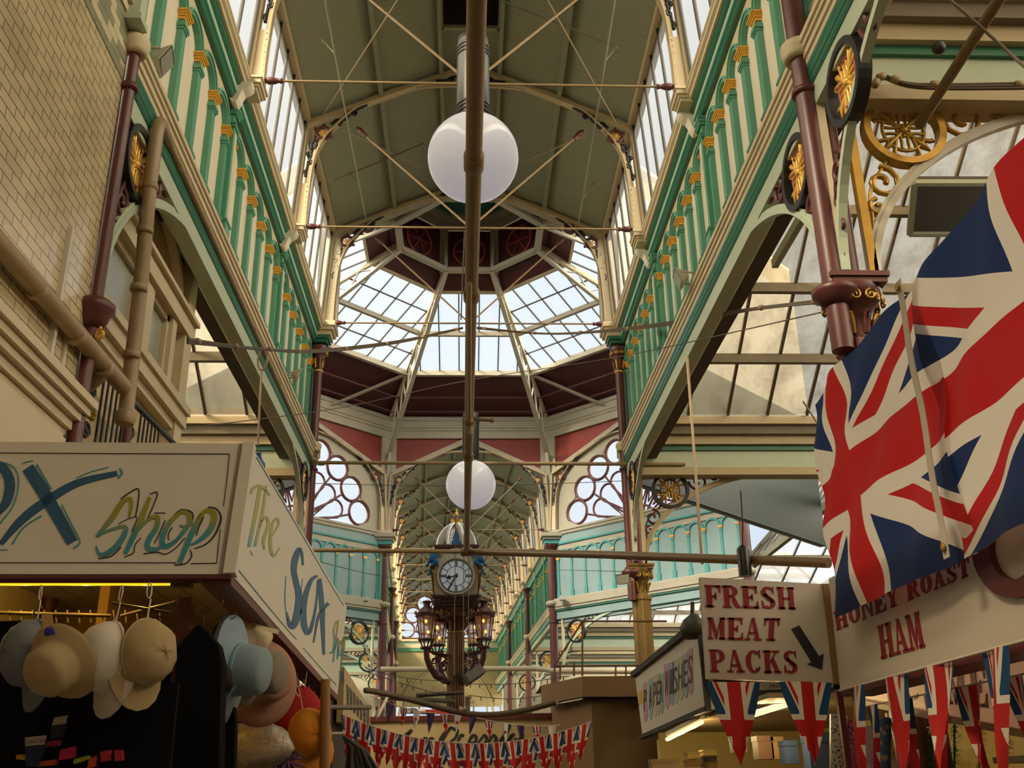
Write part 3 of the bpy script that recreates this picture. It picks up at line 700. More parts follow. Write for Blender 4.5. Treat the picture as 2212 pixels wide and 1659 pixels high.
# roof of the octagon
def oct_ring(b, r0, z0, r1, z1, th=0.04):
    for i in range(8):
        P = [ov(i, r0, z0), ov(i+1, r0, z0), ov(i+1, r1, z1), ov(i, r1, z1)]; b.add(P+[p+Vector((0, 0, th)) for p in P], [(0, 3, 2, 1), (4, 5, 6, 7), (0, 1, 5, 4), (2, 3, 7, 6)])
ZP, Z1, Z2, ZM, RM = 12.14, 12.94, 14.23, 13.60, 3.88
b = MB(); oct_ring(b, 7.1, ZP-.05, 5.2, Z1); oct_ring(b, 2.58, Z2, 1.85, 14.60)
oroof = struct('ceiling_octagon', b, MAR_B)
for i in range(8):
    wn += 1
    g = MB(); g.quad(ov(i, 5.2, Z1), ov(i+1, 5.2, Z1), ov(i+1, 2.58, Z2), ov(i, 2.58, Z2)); w_ = struct('window_%d' % wn, g, CLEAR)
    m = MB()
    a0, a1, t0, t1 = ov(i, 5.2, Z1), ov(i+1, 5.2, Z1), ov(i, 2.58, Z2), ov(i+1, 2.58, Z2); L = (a1-a0).length; u = (a1-a0)/L; nb = int(L/.56)+1
    mid = (a0+a1)/2
    upv = ((t0+t1)/2-mid)                                 # up the slope
    for k in range(-nb, nb+1):
        x = k*.56+(.28 if nb % 2 else 0)
        if abs(x) > L/2-.03: continue
        half_t = (t1-t0).length/2; f = 1.0 if abs(x) <= half_t else (L/2-abs(x))/(L/2-half_t)
        m.bar(mid+u*x, mid+u*x+upv*f, .03, .045)
    if i % 2:
        for f in (.24, .76):
            q0, q1 = a0.lerp(t0, f), a1.lerp(t1, f); m.bar(q0+Vector((0, 0, -.03)), q1+Vector((0, 0, -.03)), .025, .035)
    m.build('glazing_bars', BARS, w_)
    MB().bar(ov(i, RM, ZM-.05), ov(i+1, RM, ZM-.05), .10, .13).build('purlin', PURLIN, w_)
    MB().bar(ov(i, 5.2, Z1-.04), ov(i+1, 5.2, Z1-.04), .13, .15).build('eaves_beam', OCREAM, oroof)
    MB().bar(ov(i, 2.60, Z2-.03), ov(i+1, 2.60, Z2-.03), .06, .08).build('head_beam', BUFF, oroof)
    for r, z in ((6.55, 12.22), (6.0, 12.46)): MB().tube([ov(i, r, z), ov(i+1, r, z)], .03, 6).build('roof_pipe', MAROON, oroof)
    k = MB(); k.bar(ov(i, 7.0, ZP-.1), ov(i, 1.8, 14.50), .10, .10); k.build('hip_rafter', BUFF, oroof)
    t = thing('lattice_girder', '%s cream lattice girder of the octagon roof, counted clockwise from the near left corner' % ORD[i], 'girder', 'lattice hip girders of the octagon')
    q = MB(); lo0, lo1 = ov(i, 6.85, 10.9), ov(i, 1.72, 14.40); q.bar(lo0, lo1, .12, .06); q.build('bottom_chord', OCREAM, t)
    q = MB(); up0, up1 = ov(i, 6.8, 12.14), ov(i, 1.85, 14.42); q.bar(up0, up1, .08, .06); q.build('top_chord', BUFF, t)
    q = MB()
    for j in range(7):
        f0, f1 = .06+j*.135, .06+(j+.5)*.135; f2 = f0+.135
        q.bar(lo0.lerp(lo1, f0), up0.lerp(up1, f1), .05, .02); q.bar(up0.lerp(up1, f1), lo0.lerp(lo1, f2), .05, .02)
    q.build('lattice_bars', OCREAM, t)
    MB().bar(ov(i, 6.95, 10.1), ov(i, 6.7, 11.0), .10, .07).build('foot_strut', OCREAM, t)
for s in (-1, 1):                                         # loose diagonal struts under the maroon slope
    i = 5 if s < 0 else 3; f = .36 if s > 0 else .64
    A = ov(i, 5.25, 12.86); B = ov(i+1, 5.25, 12.86); Pp = (B if s < 0 else A); P1 = ov(i, 7, 11.95).lerp(ov(i+1, 7, 11.95), .5 if s < 0 else .5); Pq = ov(5 if s < 0 else 4, 5.2, 12.88)
    tag(MB().bar(Pq, ov(i, 6.9, 11.92).lerp(ov(i+1, 6.9, 11.92), .36 if s < 0 else .64), .11, .06).build('roof_strut', OCREAM), 'cream slanting strut under the maroon roof slope on the %s' % ('left' if s < 0 else 'right'), 'strut', 'slanting roof struts')
# lantern
lant = thing('roof_lantern', 'maroon and cream lantern drum with red roundels at the top of the octagon', 'lantern')
q = MB()
for i in range(8): q.bar(ov(i, 1.75, 14.42), ov(i+1, 1.75, 14.42), .16, .12); q.bar(ov(i, 1.75, 14.42), ov(i, 2.75, 14.08), .10, .08); q.bar(ov(i, 1.75, 14.42), ov(i, 1.95, 15.5), .09, .07)
q.build('ring_beam', OCREAM, lant)
q = MB()
for i in range(8):
    P = [ov(i, 2.0, 14.45), ov(i+1, 2.0, 14.45), ov(i+1, 2.0, 15.75), ov(i, 2.0, 15.75)]; q.quad(*P)
q.build('drum_panel', MAROON_D, lant)
for i in range(8):
    a, b = ov(i, 1.97, 0), ov(i+1, 1.97, 0); c = (a+b)/2; u = (b-a).normalized()
    q = MB(); q.tube([c+u*.42*math.cos(t)+Vector((0, 0, 15.1+.42*math.sin(t))) for t in [2*PI*j/24 for j in range(24)]], .04, 6, closed=True)
    for j in range(6): t = PI*j/3; q.bar(c+Vector((0, 0, 15.1)), c+u*.36*math.cos(t)+Vector((0, 0, 15.1+.36*math.sin(t))), .05, .03)
    q.build('roundel', RED_B, lant)
    q = MB(); q.bar(ov(i, 1.96, 14.45), ov(i, 1.96, 15.75), .22, .10); q.build('drum_post', BUFF, lant)
q = MB(); oct_ring(q, 2.05, 15.75, 1.75, 15.80, .12); oct_ring(q, 1.8, 15.86, 1.55, 15.95, .1); q.build('drum_cornice', OCREAM, lant)
q = MB(); oct_ring(q, 1.6, 15.98, .9, 16.4, .05); q.build('cove', GREEN_D, lant)
q = MB(); oct_ring(q, .95, 16.4, .02, 16.55, .05); q.build('cap', DARK, lant)
# octagon columns
for i, lab in ((4, 'maroon column at the far right corner of the octagon'), (5, 'maroon column at the far left corner of the octagon'), (3, 'maroon column on the right side of the octagon behind the aisle bracket'), (6, 'maroon column on the left side of the octagon')):
    p = ov(i, 6.9, 0); t = thing('octagon_column', lab, 'column', 'maroon columns of the octagon', p); r = .115
    MB().lathe((0, 0, 0), [(r*1.25, 0), (r*1.25, 4.2), (r*1.1, 4.3), (r, 6.2), (r*.95, 8.0)], 18).build('shaft', MAROON, t)
    MB().lathe((0, 0, 6.46), [(r, 0), (r+.04, 0), (r+.08, .06), (r+.09, .12), (r+.04, .16), (r, .16)], 18).build('collar', OCREAM, t)
    MB().lathe((0, 0, 6.0), [(r, 0), (r+.03, .02), (r, .06)], 16).build('neck_ring', MAROON, t)
    m, gd = MB(), MB(); capital(m, gd, (0, 0, 7.88), .10, .36, volute=False); cp = m.build('capital', MAROON, t); gd.build('gilt_leaves', GOLD_D, cp)
    q = MB(); q.bb((-.2, -.2, 8.24), (.2, .2, 8.36)); q.build('green_block', TEAL, t)
    q = MB(); q.bb((-.24, -.24, 8.36), (.24, .24, 8.44)); q.bb((-.30, -.30, 8.44), (.30, .30, 8.55)); q.build('cream_block', OCREAM, t)
d = .7071
spandrel('gilt roundel bracket under the left diagonal girder of the octagon, by the far left column', (-2.55, 28.80, 0), (-d, -d, 0), dict(BM, ring=BLACK), R=.30, rc=(.62, 5.72), L=2.6)
spandrel('gilt roundel bracket under the right diagonal girder of the octagon, above the brown kiosk', (2.55, 28.80, 0), (d, -d, 0), dict(BM, ring=BLACK), R=.30, rc=(.62, 5.72), L=2.6)

# ================================================================ far hall beyond the octagon, turned a little to the left
FPAN = mat('light green panel paint', (.26, .52, .38), .5, var=.1, scale=4)
FR = math.radians(2.72); FO = Vector((0.02, 28.95, 0)); BAY = 2.43; NB = 9
FQ = Matrix.Rotation(FR, 3, 'Z')
def place_far(o, y=0, x=0): o.location = FO + FQ @ Vector((x, y, 0)); o.rotation_euler = (0, 0, FR); return o
YE = BAY*NB
for s, nm in ((-1, 'wall_far_left'), (1, 'wall_far_right')):
    w = MB(); w.bb((s*2.56, 0, 6.3), (s*2.70, YE, 8.56)); root = struct(nm, w, FPAN); place_far(root)
    def sw(nm2, pr, m): q = MB(); q.sweep(pr, (s*2.56, 0, 0), (s*2.56, YE, 0), (-s, 0, 0), (0, 0, 1)); q.build(nm2, m, root)
    sw('girder_soffit', [(0, 6.08), (.13, 6.08), (.13, 6.24), (0, 6.24)], MINT); sw('girder_moulding', [(0, 6.24), (.16, 6.24), (.16, 6.39), (0, 6.39)], GREEN)
    sw('girder_cornice', [(0, 6.39), (.18, 6.39), (.2, 6.5), (.24, 6.6), (0, 6.62)], CREAM); sw('upper_moulding', [(0, 8.3), (.1, 8.3), (.12, 8.4), (0, 8.4)], GREEN)
    sw('upper_frieze', [(0, 8.4), (.12, 8.4), (.15, 8.52), (0, 8.52)], GREEN_D); sw('upper_cornice', [(0, 8.52), (.2, 8.52), (.25, 8.63), (0, 8.63)], CREAM)
    pil = None
    for k in range(NB):
        for j in range(5):
            y = k*BAY+.22+j*.5
            if pil is None:
                pil = pilaster_mesh().build('pilaster', GREEN, root); capital_mesh().build('capital', GOLD, pil); o = pil
            else: o = copy_tree(pil, root)
            o.location = (s*2.56, y, 6.625); o.scale = (-s, 1, 1)
            q = MB(); q.band(arc(0, 7.985, .246, .24, 180, 0, 10), arc(0, 7.985, .19, .185, 180, 0, 10), (s*2.50, y+.25, 0), (0, s, 0), (0, 0, 1), .06)
            if j < 4: q.build('arch_moulding', GREEN, root)
        q = MB()
        for z0, z1, e in ((8.50, 8.56, 0), (8.56, 8.65, .05)): q.bb((s*2.56, k*BAY-.11-e, z0), (s*(2.26-e), k*BAY+.11+e, z1))
        q.bb((s*2.56, k*BAY-.08, 8.25), (s*2.42, k*BAY+.08, 8.5))
        q.build('truss_corbel', CREAM, root)
        q = MB(); q.bb((s*2.56, k*BAY-.08, 6.6), (s*2.45, k*BAY+.08, 8.3)); q.build('bay_pilaster', GREEN, root)
    wn += 1
    g = MB(); g.quad((s*2.40, 0, 8.64), (s*2.40, YE, 8.64), (s*2.30, YE, 10.4), (s*2.30, 0, 10.4)); wd = struct('window_%d' % wn, g, MILKY); place_far(wd)
    m = MB()
    for i in range(NB*5+1): m.bar((s*2.4, i*BAY/5, 8.64), (s*2.3, i*BAY/5, 10.4), .03, .05, (s, 0, 0))
    m.build('glazing_bars', BARS, wd)
q = MB()
for s in (-1, 1): q.add([(s*2.34, 0, ZE), (s*2.34, YE, ZE), (0, YE, ZR), (0, 0, ZR)], [(0, 1, 2, 3)])
cf = struct('ceiling_far', q, ROOF_B); place_far(cf)
for s in (-1, 1):
    for x in (.42, 1.27, 2.29): MB().bar((s*x, 0, roof_z(x)-.045), (s*x, YE, roof_z(x)-.045), .055, .09).build('purlin', OLIVE_L, cf)
truss_f = make_truss(detail=False)
for k in range(1, NB+1):
    o = truss_f if k == 1 else copy_tree(truss_f)
    place_far(o, k*BAY-.08); o['label'] = '%s roof truss of the far hall, counted from the octagon' % ORD[k-1]; o['group'] = 'arched roof trusses of the far hall'
for s in (-1, 1):
    for k in (3, 6):
        t = thing('cast_iron_column', 'maroon column of the far hall, %s of its %s row' % ('nearer' if k == 3 else 'farther', 'left' if s < 0 else 'right'), 'column', 'maroon columns of the far hall'); place_far(t, k*BAY-.9, s*2.33)
        MB().lathe((0, 0, 0), [(.11, 0), (.10, 4.2), (.085, 6.2), (.08, 7.9)], 14).build('shaft', MAROON, t); MB().lathe((0, 0, 6.48), [(.08, 0), (.14, .05), (.14, .12), (.08, .15)], 14).build('collar', CREAM, t)
        m, gd = MB(), MB(); capital(m, gd, (0, 0, 7.85), .07, .38, volute=False); cp = m.build('capital', MAROON, t); gd.build('gilt_leaves', GOLD_D, cp)
        q = spandrel('gilt roundel bracket beside the %s %s column of the far hall' % ('nearer' if k == 3 else 'farther', 'left' if s < 0 else 'right'), (0, 0, 0), (0, 1, 0), BM, R=.3, rc=(.5, 5.8)); place_far(q, k*BAY-.9, s*2.42)
        q = spandrel('gilt roundel bracket over the aisle from the %s %s column of the far hall' % ('nearer' if k == 3 else 'farther', 'left' if s < 0 else 'right'), (0, 0, 0), (s, 0, 0), BM, R=.32, rc=(.55, 5.75)); place_far(q, k*BAY-.9, s*2.5)
# end wall with rose window and glazed screen
BUFF_D = boards('buff diagonal boards', (0.50, 0.40, 0.21), 'D', 0.22)
q = MB(); q.bb((-2.7, YE, 5.55), (2.7, YE+.1, 8.25)); ew = struct('wall_end', q, BUFF_D); place_far(ew)
q = MB(); q.bb((-2.7, YE-.06, 8.05), (2.7, YE, 8.2)); q.build('end_moulding', GREEN, ew)
q = MB(); q.bb((-2.7, YE-.08, 8.2), (2.7, YE, 8.34)); q.bb((-2.7, YE-.14, 8.52), (2.7, YE, 8.62)); q.build('end_cornice', CREAM, ew)
q = MB(); q.bb((-2.7, YE-.05, 8.34), (2.7, YE, 8.52)); q.build('end_frieze', MINT, ew)
q = MB(); q.prism([(-2.6, 10.45), (2.6, 10.45), (2.6, 10.6), (0, 11.6), (-2.6, 10.6)], (0, YE+.1, 0), (1, 0, 0), (0, 0, 1), .05)
wn += 1
rose = struct_root('window_%d' % wn); place_far(rose, YE); zc = 8.68; R = 2.02; t = MB()
inner, outer = [], []
cs = [(R*math.cos(PI*(k+.0)/8), R*math.sin(PI*k/8)+.02) for k in range(0, 9)]; cs = [(R*math.cos(PI*(k+.5)/8), R*math.sin(PI*(k+.5)/8)) for k in range(8)]; rr = .375
for k in range(65):
    a = PI*k/64; dx, dz = math.cos(a), math.sin(a); best = R*.9
    for c_ in cs:
        mm = c_[0]*dx+c_[1]*dz; ds = (rr+.02)**2-(c_[0]**2+c_[1]**2-mm*mm)
        if ds > 0: best = max(best, mm+math.sqrt(ds))
    o = max(best+.02, min(2.5/max(abs(dx), 1e-4), 2.75/(dz+.42*abs(dx)))); inner.append((dx*best, zc+dz*best)); outer.append((dx*o, zc+dz*o))
q = MB(); q.band(outer, inner, (0, .05, 0), (1, 0, 0), (0, 0, 1), .08); q.build('rose_panel', BUFF, rose)
for c_ in cs: t.tube([(c_[0]+rr*math.cos(a), 0, zc+c_[1]+rr*math.sin(a)) for a in [2*PI*j/18 for j in range(18)]], .045, 5, closed=True)
for k in range(7):
    a = PI*(k+1)/8; dx, dz = math.cos(a), math.sin(a); t.tube([(dx*(1.3+.32*math.cos(p))-dz*.32*math.sin(p), 0, zc+dz*(1.3+.32*math.cos(p))+dx*.32*math.sin(p)) for p in [2*PI*j/14 for j in range(14)]], .04, 5, closed=True)
for k in range(8): a = PI*(k+.5)/8; t.tube([(math.cos(a)*.3, 0, zc+math.sin(a)*.3), (math.cos(a)*(R-rr), 0, zc+math.sin(a)*(R-rr))], .035, 5)
t.tube([(.5*math.cos(a), 0, zc+.5*math.sin(a)) for a in [PI*j/12 for j in range(13)]], .04, 5); t.bb((-2.2, -.04, zc-.06), (2.2, .04, zc+.02)); t.build('tracery', MAROON, rose)
g = MB(); ring = [(p[0], .07, p[1]) for p in inner]; g.add(ring, [tuple(range(len(ring)))]); g.build('pane', CLEAR, rose)
wn += 1
sc_root = struct_root('window_%d' % wn); place_far(sc_root, YE)
g = MB(); g.quad((-2.6, .05, 0), (2.6, .05, 0), (2.6, .05, 5.6), (-2.6, .05, 5.6)); g.build('pane', CLEAR, sc_root)
q = MB()
for x in [-2.6+.65*k for k in range(9)]: q.bb((x-.04, -.02, 0), (x+.04, .06, 5.6))
for z in (2.6, 3.4, 4.2, 4.9, 5.5): q.bb((-2.6, -.03, z-.045), (2.6, .06, z+.045))
q.build('screen_frame', BUFF, sc_root)
q = MB(); q.band(arc(0, 4.6, 2.35, 3.0, 180, 0, 24), arc(0, 4.6, 2.24, 2.88, 180, 0, 24), (0, YE-.03, 0), (1, 0, 0), (0, 0, 1), .08); q.build('arch_rim', BUFF, ew)
# fanlight in the end wall: glass lights set in the buff boards
for x in (-1.0, -.33, .33, 1.0):
    q = MB(); zt = 6.7-abs(x)*.9; q.bb((x-.27, YE-.03, 5.65), (x+.27, YE-.01, zt)); q.build('fanlight_frame', BUFF, ew)
# ================================================================ side aisles with hipped glass roofs
def aisle_roof(s, ya, yb, xa, xb, zg, zr, idx, mg, far=False, bars=.62):
    yr = (ya+yb)/2; xr = xa+1.9
    g = MB(); a, b, c, d = (s*xa, ya, zg), (s*xa, yb, zg), (s*xr, yr, zr), (s*xb, yr, zr); e, f = (s*xb, ya, zg), (s*xb, yb, zg)
    g.add([a, b, c, d, e, f], [(0, 2, 1), (0, 4, 3, 2), (1, 2, 3, 5)])
    root = struct('window_%d' % idx, g, mg); m = MB()
    n = int((xb-xa)/bars)
    for k in range(1, n+1):                               # bars on both slopes, cut at the hip
        x = xa+k*bars
        f_ = min(1.0, (x-xa)/(xr-xa))
        for y0 in (ya, yb): m.bar((s*x, y0, zg), (s*x, y0+(yr-y0)*f_, zg+(zr-zg)*f_), .035, .06)
    for k in range(1, int((yb-ya)/bars)):                 # bars on the hip beside the hall
        y = ya+k*bars; f_ = min((y-ya)/(yr-ya), (yb-y)/(yb-yr)); m.bar((s*xa, y, zg), (s*(xa+(xr-xa)*f_), y, zg+(zr-zg)*f_), .035, .06)
    m.build('glazing_bars', WIRE, root)
    m = MB()
    for t in (.22, .46, .70):
        for y0 in (ya, yb): m.bar((s*(xa+(xr-xa)*t), y0+(yr-y0)*t, zg+(zr-zg)*t-.06), (s*xb, y0+(yr-y0)*t, zg+(zr-zg)*t-.06), .09, .14)
    m.build('purlins', GREY_W, root)
    m = MB()
    for y0 in (ya, yb): m.bar((s*xa, y0, zg-.05), (s*xr, yr, zr-.05), .11, .16)
    m.bar((s*xr, yr, zr-.05), (s*xb, yr, zr-.05), .12, .16); m.bar((s*xa, ya, zg-.04), (s*xa, yb, zg-.04), .12, .16)
    m.bar((s*(xa+.75), ya+1.6, zg+.62), (s*(xa+.75), yb-1.6, zg+.62), .10, .14); m.bar((s*(xa+1.3), ya+2.8, zg+1.1), (s*(xa+1.3), yb-2.8, zg+1.1), .08, .12)
    m.build('hip_rafters', OLIVE_L, root)
    return root
def aisle_beam(s, y, xa, xb, nm, dark=True):
    root = struct_root(nm)
    def bx(n2, z0, z1, t, m): MB().bb((s*xa, y-t, z0), (s*xb, y+t, z1)).build(n2, m, root)
    bx('beam_soffit', 6.08, 6.20, .13, BUFF); bx('beam_web', 6.20, 6.48, .08, MINT); bx('beam_moulding', 6.48, 6.56, .12, GREEN_D)
    bx('beam_cornice', 6.56, 6.70, .18, BUFF); bx('gutter_board', 6.70, 6.84, .26, GREY_W); bx('gutter', 6.84, 6.98, .33, BUFF)
    return root
wn += 1; aisle_roof(1, 6.15, 14.55, 2.75, 10.5, 6.98, 9.7, wn, DIRTY)
wn += 1; aisle_roof(-1, 6.15, 14.55, 2.75, 10.5, 6.98, 9.7, wn, DIRTY)
wn += 1; aisle_roof(-1, -2.9, 5.55, 2.75, 10.5, 6.98, 9.7, wn, DIRTY)
wn += 1; aisle_roof(1, -2.9, 5.55, 2.75, 10.5, 6.98, 9.7, wn, DIRTY)
aisle_beam(1, 5.85, 2.5, 10.5, 'trim_1'); aisle_beam(1, 14.9, 2.5, 10.5, 'trim_2'); aisle_beam(-1, 14.9, 2.5, 10.5, 'trim_3')
AISLE_G = glass('pale aisle roof glass', (0.84, 0.86, 0.86), veil_amt=0.3, veil=(.8, .8, .8), spots=.3, spot_rgb=(.7, .7, .7))
for s in (-1, 1):
    for k in range(3):
        y0 = k*BAY*3; r_ = None
        wn += 1; r_ = aisle_roof(s, y0+.6, y0+BAY*3-.5, 2.75, 11, 6.98, 8.9, wn, AISLE_G, bars=.8); place_far(r_)
    for k, y in enumerate((BAY*3-.9, BAY*6-.9)):
        place_far(aisle_beam(s, y, 2.5, 11, 'trim_%d' % (4+k*2+(s > 0)), False))
for s in (-1, 1): wn += 1; aisle_roof(s, 15.3, 28.6, 7.3, 14.5, 6.98, 9.4, wn, AISLE_G, bars=.8)
# outer walls and floor
BRICK_F = mat('aisle wall paint', (0.30, 0.25, 0.16), 0.7, var=0.2, scale=2)
q = MB(); q.bb((10.4, -6, 0), (10.6, 52, 7.2)); struct('wall_outer_right', q, BRICK_F)
q = MB(); q.bb((-10.6, -6, 0), (-10.4, 52, 7.0)); struct('wall_outer_left', q, BRICK_F)
q = MB(); q.bb((-14, -6, -.1), (14, 56, 0)); struct('floor', q, mat('worn stone flags', (0.16, 0.14, 0.11), 0.6, var=0.3, scale=1.5))

q = MB(); q.bb((2.75, YE+.1, 0), (11.5, YE+.3, 7.2)); q.bb((-11.5, YE+.1, 0), (-2.75, YE+.3, 7.2)); place_far(struct('wall_far_end', q, BRICK_F))
# lower stalls standing in the side aisles and round the octagon, plain shuttered fronts in the shade
SHUT = boards('brown stall shutters', (.10, .065, .035), 'Z', .12)
for k, (a, b, c, d, zz) in enumerate(((3.4, 8.0, 9.5, 14.0, 2.7), (-9.5, 8.6, -3.0, 14.0, 2.7), (3.2, 17.5, 9.5, 27.0, 2.5), (-9.5, 17.5, -3.2, 27.0, 2.5), (3.4, 31, 9.8, 49, 2.6), (-9.8, 31, -3.4, 49, 2.6))):
    q = MB(); q.bb((a, b, 0), (c, d, zz)); q.bb((a-.1, b-.1, zz), (c+.1, d+.1, zz+.12)); struct('wall_stall_%s' % 'abcdef'[k], q, SHUT)
# ================================================================ tiled building on the left
def tile_mat():
    m = bpy.data.materials.new('glazed cream tiles'); m.use_nodes = True
    n = m.node_tree; N = n.nodes.new; L = n.links.new; b = n.nodes['Principled BSDF']
    tc = N('ShaderNodeTexCoord'); sp = N('ShaderNodeSeparateXYZ'); cb = N('ShaderNodeCombineXYZ'); br = N('ShaderNodeTexBrick')
    L(tc.outputs['Object'], sp.inputs[0]); L(sp.outputs[1], cb.inputs[0]); L(sp.outputs[2], cb.inputs[1]); L(cb.outputs[0], br.inputs['Vector'])
    br.inputs['Scale'].default_value = 1.0; br.inputs['Brick Width'].default_value = .19; br.inputs['Row Height'].default_value = .068
    br.inputs['Mortar Size'].default_value = .003; br.inputs['Mortar Smooth'].default_value = .1; br.inputs['Bias'].default_value = -.2
    br.inputs['Color1'].default_value = (.70, .59, .37, 1); br.inputs['Color2'].default_value = (.60, .50, .31, 1); br.inputs['Mortar'].default_value = (.10, .08, .055, 1)
    nz = N('ShaderNodeTexNoise'); nz.inputs['Scale'].default_value = 2.2; nz.inputs['Detail'].default_value = 7; mx = N('ShaderNodeMix'); mx.data_type = 'RGBA'; mx.blend_type = 'MULTIPLY'
    rp = N('ShaderNodeMapRange'); rp.inputs['From Min'].default_value = .35; rp.inputs['From Max'].default_value = .7; rp.inputs['To Min'].default_value = .78; rp.inputs['To Max'].default_value = 1.05
    L(tc.outputs['Object'], nz.inputs['Vector']); L(nz.outputs['Fac'], rp.inputs['Value']); mx.inputs[0].default_value = 1; L(br.outputs['Color'], mx.inputs[6]); L(rp.outputs[0], mx.inputs[7])
    L(mx.outputs[2], b.inputs['Base Color']); b.inputs['Roughness'].default_value = .16
    bp = N('ShaderNodeBump'); bp.inputs['Strength'].default_value = .5; bp.inputs['Distance'].default_value = .004; bp.invert = True
    n2 = N('ShaderNodeTexNoise'); n2.inputs['Scale'].default_value = 9; ad = N('ShaderNodeMath'); ad.operation = 'MULTIPLY_ADD'; ad.inputs[1].default_value = .35
    L(tc.outputs['Object'], n2.inputs['Vector']); L(n2.outputs['Fac'], ad.inputs[0]); L(br.outputs['Fac'], ad.inputs[2]); L(ad.outputs[0], bp.inputs['Height']); L(bp.outputs[0], b.inputs['Normal'])
    return m
TILE = tile_mat()
q = MB(); q.bb((-3.4, 1.5, 3.76), (-2.44, 5.86, 6.83)); wt = struct('wall_tiled', q, TILE)
T1 = mat('grey green tile', (.30, .31, .22), .2, var=.15, scale=9); T2 = mat('pale tile', (.66, .60, .42), .2, var=.12, scale=9)
q = MB(); rows, z0, tw, th = 7, 6.24, .19, .068
for r in range(rows):
    for c in range(12):
        y = 5.85-(c+1)*tw-(tw/2 if r % 2 else 0); y1 = min(y+tw-.003, 5.855); ph = (c*2+(r % 2)) % 8
        d = min(abs(ph-4), 8-abs(ph-4) if ph < 4 else 8-abs(ph-4)); d = abs(ph-4)
        k = 0 if r in (0, 6) else (1 if d+abs(r-3) < 3.2 and d+abs(r-3) > 1.4 else 0)
        q.mati(k).bb((-2.445, y, z0+r*th+.002), (-2.434, y1, z0+(r+1)*th-.002))
q.build('tile_frieze', [T1, T2], wt)
q = MB(); q.bb((-2.46, 1.5, 6.72), (-2.42, 5.87, 6.80)); q.bb((-2.46, 1.5, 6.80), (-2.39, 5.88, 6.85)); q.build('top_trim', CREAM, wt)
q = MB()
for z0_, z1_, e in ((3.60, 3.66, .02), (3.66, 3.72, .05), (3.72, 3.77, .09), (3.77, 3.82, .12), (3.82, 3.87, .15)): q.bb((-3.3, 1.5, z0_), (-2.46+e, 5.8+e, z1_))
q.build('shop_cornice', CREAM, wt)
q = MB(); q.bb((-3.4, 1.5, 2.4), (-2.43, 5.84, 3.6)); q.build('shop_fascia', CREAM, wt)
q = MB(); q.bb((-2.45, 5.40, 3.88), (-2.41, 5.44, 4.8)); q.bb((-2.45, 5.6, 3.88), (-2.42, 5.63, 4.35)); q.build('conduit', WHITE_G, wt)
# girder end block beside the column
q = MB(); q.bb((-2.46, 5.72, 6.70), (-2.34, 5.84, 7.05)); q.bb((-2.48, 5.70, 7.05), (-2.32, 5.86, 7.09)); q.bb((-2.48, 5.70, 6.66), (-2.32, 5.86, 6.71))
tag(q.build('girder_end_box', MINT), 'pale mint end box of the left girder above the tiled wall corner', 'end box')
# sloping gutter pipe on the tiled wall
q = MB(); pts = [(-2.37, 2.2, 4.15), (-2.37, 6.50, 4.20)]
q.tube(pts, .055, 12)
t = thing('gutter_pipe', 'tan horizontal pipe along the tiled wall, running into the tall downpipe', 'pipe')
q.build('run', TAN, t)
q = MB()
for y in (3.2, 4.3, 5.0, 5.6, 6.1): q.lathe((-2.37, y, 4.17), [(.056, -.02), (.062, -.015), (.062, .015), (.056, .02)], 12, (0, 1, 0))
q.build('joint', TAN, t)
q = MB(); q.tube([(-2.37, 6.15, 4.20), (-2.46, 6.2, 4.12), (-2.6, 6.3, 4.08)], .05, 10); q.build('branch', TAN, t)
# tall downpipe with the run under the girder
t = thing('downpipe', 'tall tan downpipe rising in front of the bay window and bending along the left girder', 'pipe')
dp = spline([(-2.36, 6.58, 4.02), (-2.36, 6.53, 4.9), (-2.36, 6.44, 5.7), (-2.36, 6.42, 6.22)], 4)+spline([(-2.36, 6.43, 6.28), (-2.37, 6.50, 6.36), (-2.385, 6.62, 6.385), (-2.39, 6.8, 6.385)], 4)
MB().tube(dp, .052, 14).build('stack', TAN, t)
MB().tube(spline([(-2.39, 6.8, 6.385), (-2.392, 9, 6.38), (-2.395, 13.5, 6.36), (-2.395, 14.6, 6.34)], 4), .036, 12).build('girder_run', TAN, t)
MB().tube(spline([(-2.395, 14.6, 6.34), (-2.38, 14.72, 6.32), (-2.30, 14.76, 6.30)], 3), .036, 10).build('elbow', TAN, t)
q = MB()
for z in (4.45, 4.95, 5.4, 5.75): q.lathe((-2.36, 6.56-(z-4.02)*.07, z), [(.053, -.025), (.06, -.02), (.06, .02), (.053, .025)], 14)
for y in (7.1, 8.6, 10.2, 11.8, 13.4): q.lathe((-2.392, y, 6.38), [(.037, -.03), (.043, -.025), (.043, .025), (.037, .03)], 12, (0, 1, 0))
q.build('joint', TAN, t)
MB().lathe((-2.36, 6.58, 3.96), [(.06, 0), (.07, .02), (.07, .08), (.053, .1)], 14).build('foot_cap', TAN, t)
